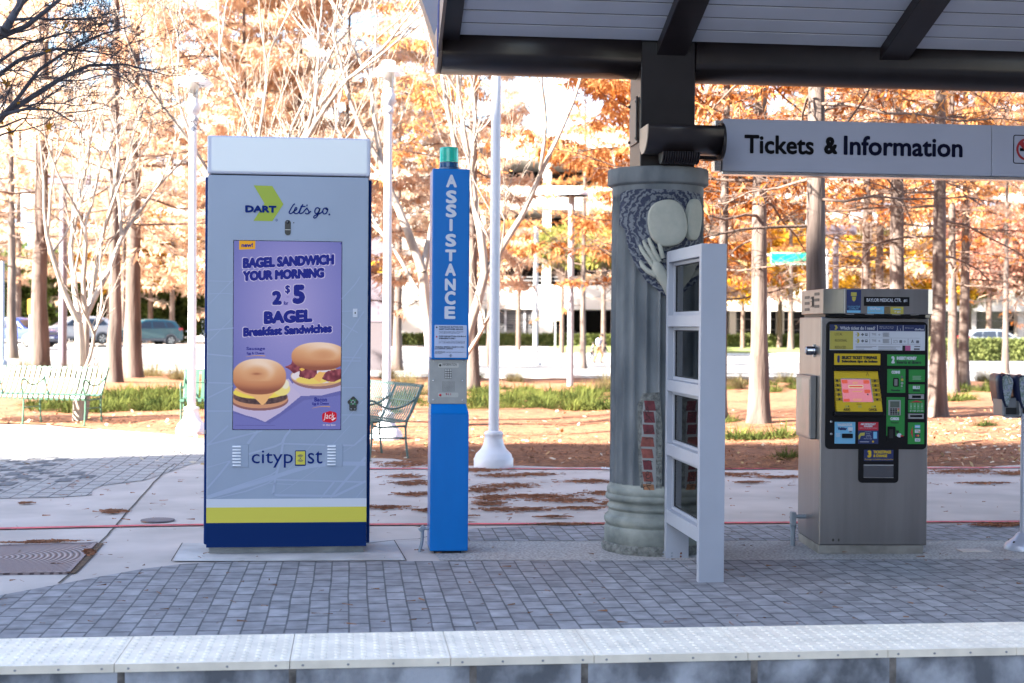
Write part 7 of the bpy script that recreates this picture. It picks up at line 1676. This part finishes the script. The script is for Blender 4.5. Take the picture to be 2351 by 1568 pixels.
# ---------------------------------------------------------------- vehicles
M_tyre = mk('tyre_black', (.02, .02, .021), .85); M_rim = mk('alloy_rim', (.55, .55, .56), .3, .8); M_wind = mk('car_glass', (.02, .025, .035), .06, spec=.7)
M_tail = mk('tail_light_red', (.45, .012, .02), .2); M_head = mk('head_light_clear', (.7, .7, .72), .1); M_plate = mk('number_plate_white', (.7, .7, .7), .5); M_bump = mk('bumper_grey', (.12, .12, .13), .6)
def car(label, paint, p, ang, L=4.65, Wd=1.86, H=1.70, van=False, grp='cars parked beyond the street', lower=True):
    t = thing('parked_car', label, 'car', p, ang, grp)
    s_ = L / 4.6; zs = H / 1.68
    prof = [(.05, .32), (-.02, .55), (.02, .80), (.12, .93), (.60, 1.02), (1.15, 1.08), (1.85, 1.56), (2.15, 1.65), (2.7, 1.68), (3.6, 1.65), (4.12, 1.56), (4.42, 1.12), (4.56, 1.0), (4.60, .75), (4.58, .50), (4.50, .32)]
    prof = [(x * s_ - L / 2, z * zs) for x, z in prof]
    def hw(z): return Wd / 2 * (1 - .24 * max(0, (z / zs - 1.02)) / .66) * (1 - .06 * max(0, .55 - z / zs) / .25)
    n = len(prof); vs = []
    for sgn in (-1, 1):
        for f, ins in ((1.0, .05), (.93, 0.)):
            for x, z in prof:
                cx_, cz_ = 0, .85 * zs; vs.append((x * (1 - ins * .35), sgn * hw(z) * f, cz_ + (z - cz_) * (1 - ins)))
    mb = MB(); fs = []
    o0, o1, o2_, o3 = 0, n, 2 * n, 3 * n       # left outer, left inner, right outer, right inner
    for k in range(n):
        j = (k + 1) % n
        fs += [(o0 + k, o0 + j, o1 + j, o1 + k), (o1 + k, o1 + j, o3 + j, o3 + k), (o3 + k, o3 + j, o2_ + j, o2_ + k)]
    mb.add(vs, fs, True); mb.add(vs[:n], [tuple(range(n))]); mb.add(vs[2 * n:3 * n], [tuple(range(n))[::-1]])
    body = mb.build('body', paint, t, fix=True)
    def side(x, z): 
        ins = .05; cz_ = .85 * zs; zz_ = cz_ + (z * zs - cz_) * (1 - ins); return ((x * s_ - L / 2) * (1 - ins * .35), hw(z * zs) + .006, zz_)
    for sgn in (-1, 1):
        for pts in ([(1.35, 1.10), (1.95, 1.52), (2.45, 1.57), (2.45, 1.10)], [(2.52, 1.10), (2.52, 1.57), (3.35, 1.55), (3.45, 1.12)], [(3.52, 1.13), (3.42, 1.55), (3.85, 1.50), (4.15, 1.18)]):
            q = [side(*p_) for p_ in pts]; MB().add([(x, sgn * y, z) for x, y, z in q], [(0, 1, 2, 3)]).build('window', M_wind, body)
        MB().box(-L / 2 + .3, L / 2 - .3, sgn * (Wd / 2 - .02), sgn * (Wd / 2 + .008), .32 * zs, .46 * zs).build('sill', M_bump if lower else paint, body)
        mb = MB(); mb.ball((1.42 * s_ - L / 2, sgn * (Wd / 2 + .05), 1.12 * zs), (.08, .09, .06), 8, 6); mb.build('mirror', paint, body)
        for x, z in ((2.30, .98), (3.25, 1.0)): MB().box(x * s_ - L / 2 - .09, x * s_ - L / 2 + .09, sgn * (Wd / 2 - .002), sgn * (Wd / 2 + .02), z * zs - .015, z * zs + .015).build('door_handle', paint, body)
        MB().box(L / 2 - .30, L / 2 - .035, sgn * (Wd / 2 - .02), sgn * (Wd / 2 - .30) , .98 * zs, 1.13 * zs).build('tail_light', M_tail, body)
        MB().box(-L / 2 + .06, -L / 2 + .40, sgn * (Wd / 2 - .03), sgn * (Wd / 2 - .34), .78 * zs, .90 * zs).build('headlight', M_head, body)
    def slope_pane(name, a, b, m, off=.012):
        (xa, za), (xb, zb_) = a, b; xa, xb = xa * s_ - L / 2, xb * s_ - L / 2; za *= zs; zb_ *= zs; ya, yb = hw(za) * .86, hw(zb_) * .84
        d = Vector((xb - xa, 0, zb_ - za)).normalized(); nn = Vector((-d.z, 0, d.x)) * off
        if nn.x * (xa) < 0: nn = -nn
        MB().add([(xa + nn.x, -ya, za + nn.z), (xa + nn.x, ya, za + nn.z), (xb + nn.x, yb, zb_ + nn.z), (xb + nn.x, -yb, zb_ + nn.z)], [(0, 1, 2, 3)]).build(name, m, body)
    slope_pane('windscreen', (1.22, 1.13), (1.80, 1.53), M_wind, .02); slope_pane('rear_window', (4.40, 1.17), (4.16, 1.50), M_wind, .02)
    MB().box(L / 2 - .03, L / 2 + .012, -.27, .27, .80 * zs, .93 * zs).build('number_plate', M_plate, body); MB().box(-L / 2 - .032, -L / 2 + .02, -.22, .22, .50 * zs, .61 * zs).build('number_plate', M_plate, body)
    MB().box(L / 2 - .05, L / 2 + .02, -Wd / 2 + .12, Wd / 2 - .12, .36 * zs, .60 * zs).build('bumper', M_bump if lower else paint, body, .01); MB().box(-L / 2 - .03, -L / 2 + .06, -Wd / 2 + .12, Wd / 2 - .12, .34 * zs, .48 * zs).build('bumper', M_bump if lower else paint, body, .01)
    MB().box(-L / 2 - .025, -L / 2 + .05, -.5, .5, .72 * zs, .86 * zs).build('grille', M_bump, body)
    for sgn in (-1, 1):
        for x in (.86, 3.72):
            r_ = .36
            wv = bpy.data.objects.new('wheel', MATS_WHEEL[0]); COL.objects.link(wv); wv.parent = t; wv.location = (x * s_ - L / 2, sgn * (Wd / 2 - .10), r_); wv.scale = (1, sgn, 1)
            rm = bpy.data.objects.new('rim', MATS_WHEEL[1]); COL.objects.link(rm); rm.parent = wv
            MB().add([(x * s_ - L / 2 + .43 * cos(k * pi / 10), sgn * (Wd / 2 + .007), .36 + .43 * sin(k * pi / 10)) for k in range(-1, 12)], [tuple(range(13))]).build('wheel_arch', M_bump, body)
    return t
mb = MB(); mb.T = Matrix.Rotation(R(-90), 4, 'X'); mb.lathe([(.20, .13), (.34, .125), (.36, .09), (.36, -.09), (.34, -.12), (.2, -.12)], n=24); _w = mesh_of(mb, M_tyre, 'wheel')
mb = MB(); mb.T = Matrix.Rotation(R(-90), 4, 'X'); mb.lathe([(.23, .128), (.22, .132), (.19, .118), (.06, .128), (.001, .13)], n=20)
for k in range(5):
    a = k * 2 * pi / 5; mb.add([(.05 * cos(a + .5), .05 * sin(a + .5), .133), (.05 * cos(a - .5), .05 * sin(a - .5), .133), (.215 * cos(a - .12), .215 * sin(a - .12), .136), (.215 * cos(a + .12), .215 * sin(a + .12), .136)], [(0, 1, 2, 3)])
MATS_WHEEL = (_w, mesh_of(mb, M_rim, 'rim'))
def paint(name, c): return mk(name, c, .22, .15, spec=.6, coat=.5)
def cplace(px, py, d):
    p = DP(px, py, d); return (p.x, p.y, p.z)
P_blue = paint('car_blue', (.02, .045, .22)); P_white = paint('car_white', (.36, .36, .39)); P_teal = paint('car_teal', (.014, .075, .10)); P_red = paint('car_red', (.42, .03, .03)); P_sil = paint('car_silver', (.22, .24, .27)); P_ptr = paint('car_light_grey', (.52, .52, .53))
car('blue SUV at the left edge with its front to the right', P_blue, cplace(45, 797, 80), pi - YAW - R(24), 4.5, 1.84, 1.68)
car('white SUV parked left of the teal one, seen from behind', P_white, cplace(172, 790, 88), -YAW + R(34), 4.6, 1.86, 1.74)
car('teal SUV with red tail lights beside the brown trunks', P_teal, cplace(330, 794, 92), -YAW + R(40), 4.7, 1.86, 1.74)
car('red car of which only the roof shows above the blue one', P_red, cplace(-22, 790, 98), pi - YAW, 4.6, 1.85, 1.72)
car('pale silver car behind the right hand hedge', P_sil, cplace(2285, 806, 96), pi - YAW, 4.7, 1.82, 1.48)
car('light grey pickup sized car behind the slats of the garage', P_ptr, cplace(1175, 790, 117), -YAW, 5.2, 1.95, 1.85)
car('silver car with its lights towards the street inside the garage', P_sil, cplace(1284, 788, 116), pi - YAW - R(50), 4.5, 1.82, 1.5)
# ---------------------------------------------------------------- signs
M_sgreen = mk('street_sign_green', (.0, .30, .17), .4); M_galv = mk('galvanised', (.55, .55, .56), .4, .3)
s0 = DP(1895, 800, 84); zs0 = terr(s0.x, s0.y); k = 84 / F
ma = thing('signal_mast', 'pale mast arm carrying a green street sign over the street', 'traffic mast', (s0.x, s0.y, zs0), -YAW)
za = DP(1895, 586, 84).z - zs0
mb = MB(); mb.tube([(0, 0, 0), (0, 0, za + .5)], [.17, .13], 14); mb.build('pole', M_galv, ma)
mb = MB(); mb.tube([(0, 0, za), ((1660 - 1895) * k, 0, za - .05)], [.11, .07], 12); mb.build('arm', M_galv, ma)
x0, x1 = (1765 - 1895) * k, (1852 - 1895) * k; zt_, zb_ = za + .15, za - .58
mb = MB(); mb.rrect(x0, x1, zb_, zt_, .05, -.20, -.17); gs = mb.build('street_sign', M_sgreen, ma)
mb = MB(); o_ = rr(x0 + .03, x1 - .03, zb_ + .03, zt_ - .03, .04); i_ = rr(x0 + .06, x1 - .06, zb_ + .06, zt_ - .06, .03); n = len(o_); mb.add([(x, -.203, z) for x, z in o_] + [(x, -.203, z) for x, z in i_], [(q, (q + 1) % n, (q + 1) % n + n, q + n) for q in range(n)]); mb.build('sign_border', M_plate, gs)
MB().box((1690 - 1895) * k, (1712 - 1895) * k, -.12, .12, za - 1.45, za - .35).build('signal_head', mk('signal_yellow', (.55, .42, .16), .5), ma)
def post_sign(px, py0, py1, w, d, pb, label, m, name='sign_board'):
    p = DP(px, pb, d); k = d / F; t = thing('post_sign', label, 'sign', (p.x, p.y, p.z), -YAW)
    zt_, zb_ = (pb - py0) * k, (pb - py1) * k
    mb = MB(); mb.tube([(0, .05, -.3), (0, .05, zt_)], .05, 10); mb.build('post', M_galv, t); mb = MB(); mb.rrect(-w * k / 2, w * k / 2, zb_, zt_, .06, -.01, .02); mb.build(name, m, t)
M_cream = mk('cream_sign', (.58, .54, .38), .5); M_ochre = mk('ochre_sign', (.42, .24, .03), .5)
post_sign(1275, 700, 736, 26, 96, 792, 'cream square sign on a post before the garage column', M_cream)
post_sign(1227, 716, 744, 12, 96, 800, 'narrow pale sign beside the thin pole before the garage', M_pgrey)
post_sign(68, 686, 722, 11, 62, 850, 'narrow ochre sign board on a thin post between the two left trunks', M_ochre)
g = GT(4, 838); 
tpole(5, 838, 600, 9, None, 'thin blue grey pole at the very left edge', mk('blue_grey_pole', (.26, .32, .42), .5))
# pylon sign between kiosk and call tower
p = GT(864, 860); d = (p - EYE).dot(FWD); k = d / F
py = thing('pylon_sign', 'lilac grey pylon sign with a yellow head showing at the right side of the kiosk', 'sign', (p.x, p.y, p.z), -YAW)
pz_ = lambda y: (860 - y) * k
M_lil2 = mk('pylon_lilac', (.16, .14, .175), .6); M_lil3 = mk('pylon_base', (.11, .095, .11), .7)
MB().box(-42 * k, 17.5 * k, .02, .42, -.2, pz_(740)).build('pylon_base', M_lil3, py); MB().box(-42 * k, 17.5 * k, 0, .45, pz_(740), pz_(540)).build('pylon_body', M_lil2, py, .02)
MB().box(-42 * k, 17.8 * k, -.03, .0, pz_(626), pz_(600)).build('yellow_panel', mk('pylon_yellow', (.60, .34, .01), .5), py)
MB().box(17.6 * k, 24 * k, .1, .2, pz_(716), pz_(692)).build('side_flag', mk('pylon_orange', (.62, .26, .01), .5), py)
for s_, y in (('ty', 678), ('ed', 692), ('e', 705), ('s', 718)): letters(py, s_, 2 * k, (9 if len(s_) > 1 else 5) * k, pz_(y + 4), pz_(y - 3), -.004, mk('pylon_text', (.10, .09, .12), .6), .01)
# ---------------------------------------------------------------- walkers
def skin_mesh(name, joints, edges, m, parent, sub=1):
    me = bpy.data.meshes.new(name); me.from_pydata([j[0] for j in joints], edges, []); me.materials.append(m)
    o = bpy.data.objects.new(name, me); COL.objects.link(o); o.parent = parent
    md = o.modifiers.new('skin', 'SKIN'); md.use_smooth_shade = True
    for v, j in zip(me.skin_vertices[0].data, joints):
        r_ = j[1]; v.radius = r_ if hasattr(r_, '__len__') else (r_, r_); v.use_root = False
    me.skin_vertices[0].data[0].use_root = True
    s2 = o.modifiers.new('smooth', 'SUBSURF'); s2.levels = sub; s2.render_levels = sub
    return o
def person(label, p, ang, H, lean, stride, skin, top, legs, hair, extra=None, armswing=.2):
    t = thing('person', label, 'person', p, ang, 'walkers on the far pavement'); h = H / 1.72
    def J(x, y, z, r_): return ((x * h, (y + lean * max(0, z - .9)) * h, z * h), tuple(a * h for a in r_) if hasattr(r_, '__len__') else r_ * h)
    f = stride
    Jn = [J(0, 0, .95, (.13, .10)), J(0, 0, 1.12, (.125, .09)), J(0, 0, 1.32, (.145, .10)), J(0, 0, 1.43, (.08, .07)), J(0, .01, 1.50, .052), J(0, .02, 1.58, (.075, .085)), J(0, .025, 1.66, (.075, .09)), J(0, .02, 1.71, (.04, .05)),
          J(.09, 0, .90, .085), J(.10, f * .55, .50, .058), J(.10, f * .35 - .04, .09, .042), J(.10, f * .35 + .12, .04, .035),
          J(-.09, 0, .90, .085), J(-.10, -f * .35 + .05, .50, .058), J(-.10, -f * .8, .10, .042), J(-.10, -f * .8 + .14, .04, .035),
          J(.20, 0, 1.38, .052), J(.24, -armswing * .6, 1.12, .042), J(.23, -armswing * .5 + .1, .88, .034), J(.225, -armswing * .4 + .14, .79, (.022, .035)),
          J(-.20, 0, 1.38, .052), J(-.24, armswing * .5, 1.12, .042), J(-.22, armswing + .12, .92, .034), J(-.215, armswing + .18, .84, (.022, .035))]
    E_ = [(0, 1), (1, 2), (2, 3), (3, 4), (4, 5), (5, 6), (6, 7), (0, 8), (8, 9), (9, 10), (10, 11), (0, 12), (12, 13), (13, 14), (14, 15), (2, 16), (16, 17), (17, 18), (18, 19), (2, 20), (20, 21), (21, 22), (22, 23)]
    skin_mesh('body', Jn, E_, skin, t)
    g_ = lambda i, k_=1.14: (Jn[i][0], tuple(a * k_ for a in Jn[i][1]) if hasattr(Jn[i][1], '__len__') else Jn[i][1] * k_)
    skin_mesh('shirt', [g_(0, 1.12), g_(1), g_(2), g_(3, 1.05), g_(16, 1.25), g_(17, 1.3), g_(18, 1.2), g_(20, 1.25), g_(21, 1.3), g_(22, 1.2)], [(0, 1), (1, 2), (2, 3), (2, 4), (4, 5), (5, 6), (2, 7), (7, 8), (8, 9)], top, t)
    skin_mesh('trousers', [g_(0, 1.16), g_(8, 1.15), g_(9, 1.3), g_(10, 1.45), g_(12, 1.15), g_(13, 1.3), g_(14, 1.45)], [(0, 1), (1, 2), (2, 3), (0, 4), (4, 5), (5, 6)], legs, t)
    hd = Jn[6][0]; mb = MB(); mb.ball((hd[0], hd[1] - .02 * h, hd[2] + .025 * h), (.092 * h, .105 * h, .10 * h), 14, 10); mb.build('hair', hair, t)
    for a in (10, 14):
        q = Jn[a][0]; mb = MB(); mb.ball((q[0], q[1] + .07 * h, .04 * h), (.05 * h, .13 * h, .045 * h), 10, 6); mb.build('shoe', mk('shoe_dark', (.03, .03, .035), .7), t)
    for sgn in (-1, 1):
        mb = MB(); mb.ball((hd[0] + sgn * .03 * h, hd[1] + .086 * h, hd[2] - .02 * h), .012 * h, 6, 4); mb.build('eye', M_dark, t)
    mb = MB(); mb.ball((hd[0], hd[1] + .092 * h, hd[2] - .05 * h), (.014 * h, .022 * h, .02 * h), 6, 4); mb.build('nose', skin, t)
    if extra:
        q = Jn[2][0]; mb = MB(); mb.ball((q[0], q[1] - .17 * h, q[2] - .06 * h), (.17 * h, .11 * h, .23 * h), 14, 10); mb.build('backpack', extra, t)
    return t
S1 = mk('skin_brown', (.30, .17, .11), .6); S2 = mk('skin_tan', (.42, .25, .17), .6)
q = GT(1374, 833); dp = (q - EYE).dot(FWD); kk = dp / F
hgt = 63 * kk
C_lav = mk('cloth_lavender', (.42, .40, .62), .8); C_dk = mk('cloth_dark', (.03, .03, .045), .85); C_br = mk('cloth_brown', (.22, .12, .05), .85); C_wh = mk('cloth_pale', (.52, .50, .56), .8); H1 = mk('hair_dark', (.03, .02, .018), .7)
person('walking adult bending forward with a lavender backpack and brown trousers', (q.x, q.y, q.z), -YAW - R(60), hgt * 1.04, .28, .34, S1, C_dk, C_br, H1, C_lav)
q2 = GT(1359, 832); person('small child in dark clothes walking left of the adult', (q2.x, q2.y, q2.z), -YAW - R(70), hgt * .72, .15, .3, S2, C_dk, C_dk, H1)
q3 = GT(1389, 833); person('small child in pale trousers walking right of the adult', (q3.x, q3.y, q3.z), -YAW - R(110), hgt * .72, .05, .3, S2, C_dk, C_wh, H1)
# small white paper on the walk by the column
g = G(1394, 1081); mb = MB(); n = 9; r = random.Random(2)
vs = [((i / (n - 1) - .5) * .12 + r.uniform(-.004, .004), (j / (n - 1) - .5) * .09, .012 + .03 * abs(mn.noise(Vector((i * .5, j * .6, 3))))) for j in range(n) for i in range(n)]
mb.add(vs, [(j * n + i, j * n + i + 1, (j + 1) * n + i + 1, (j + 1) * n + i) for j in range(n - 1) for i in range(n - 1)], True); o = mb.build('crumpled_paper', mk('paper_white', (.7, .7, .7), .8), loc=(g.x, g.y, .01)); tag(o, 'crumpled white paper lying on the walk left of the stone column', 'litter')
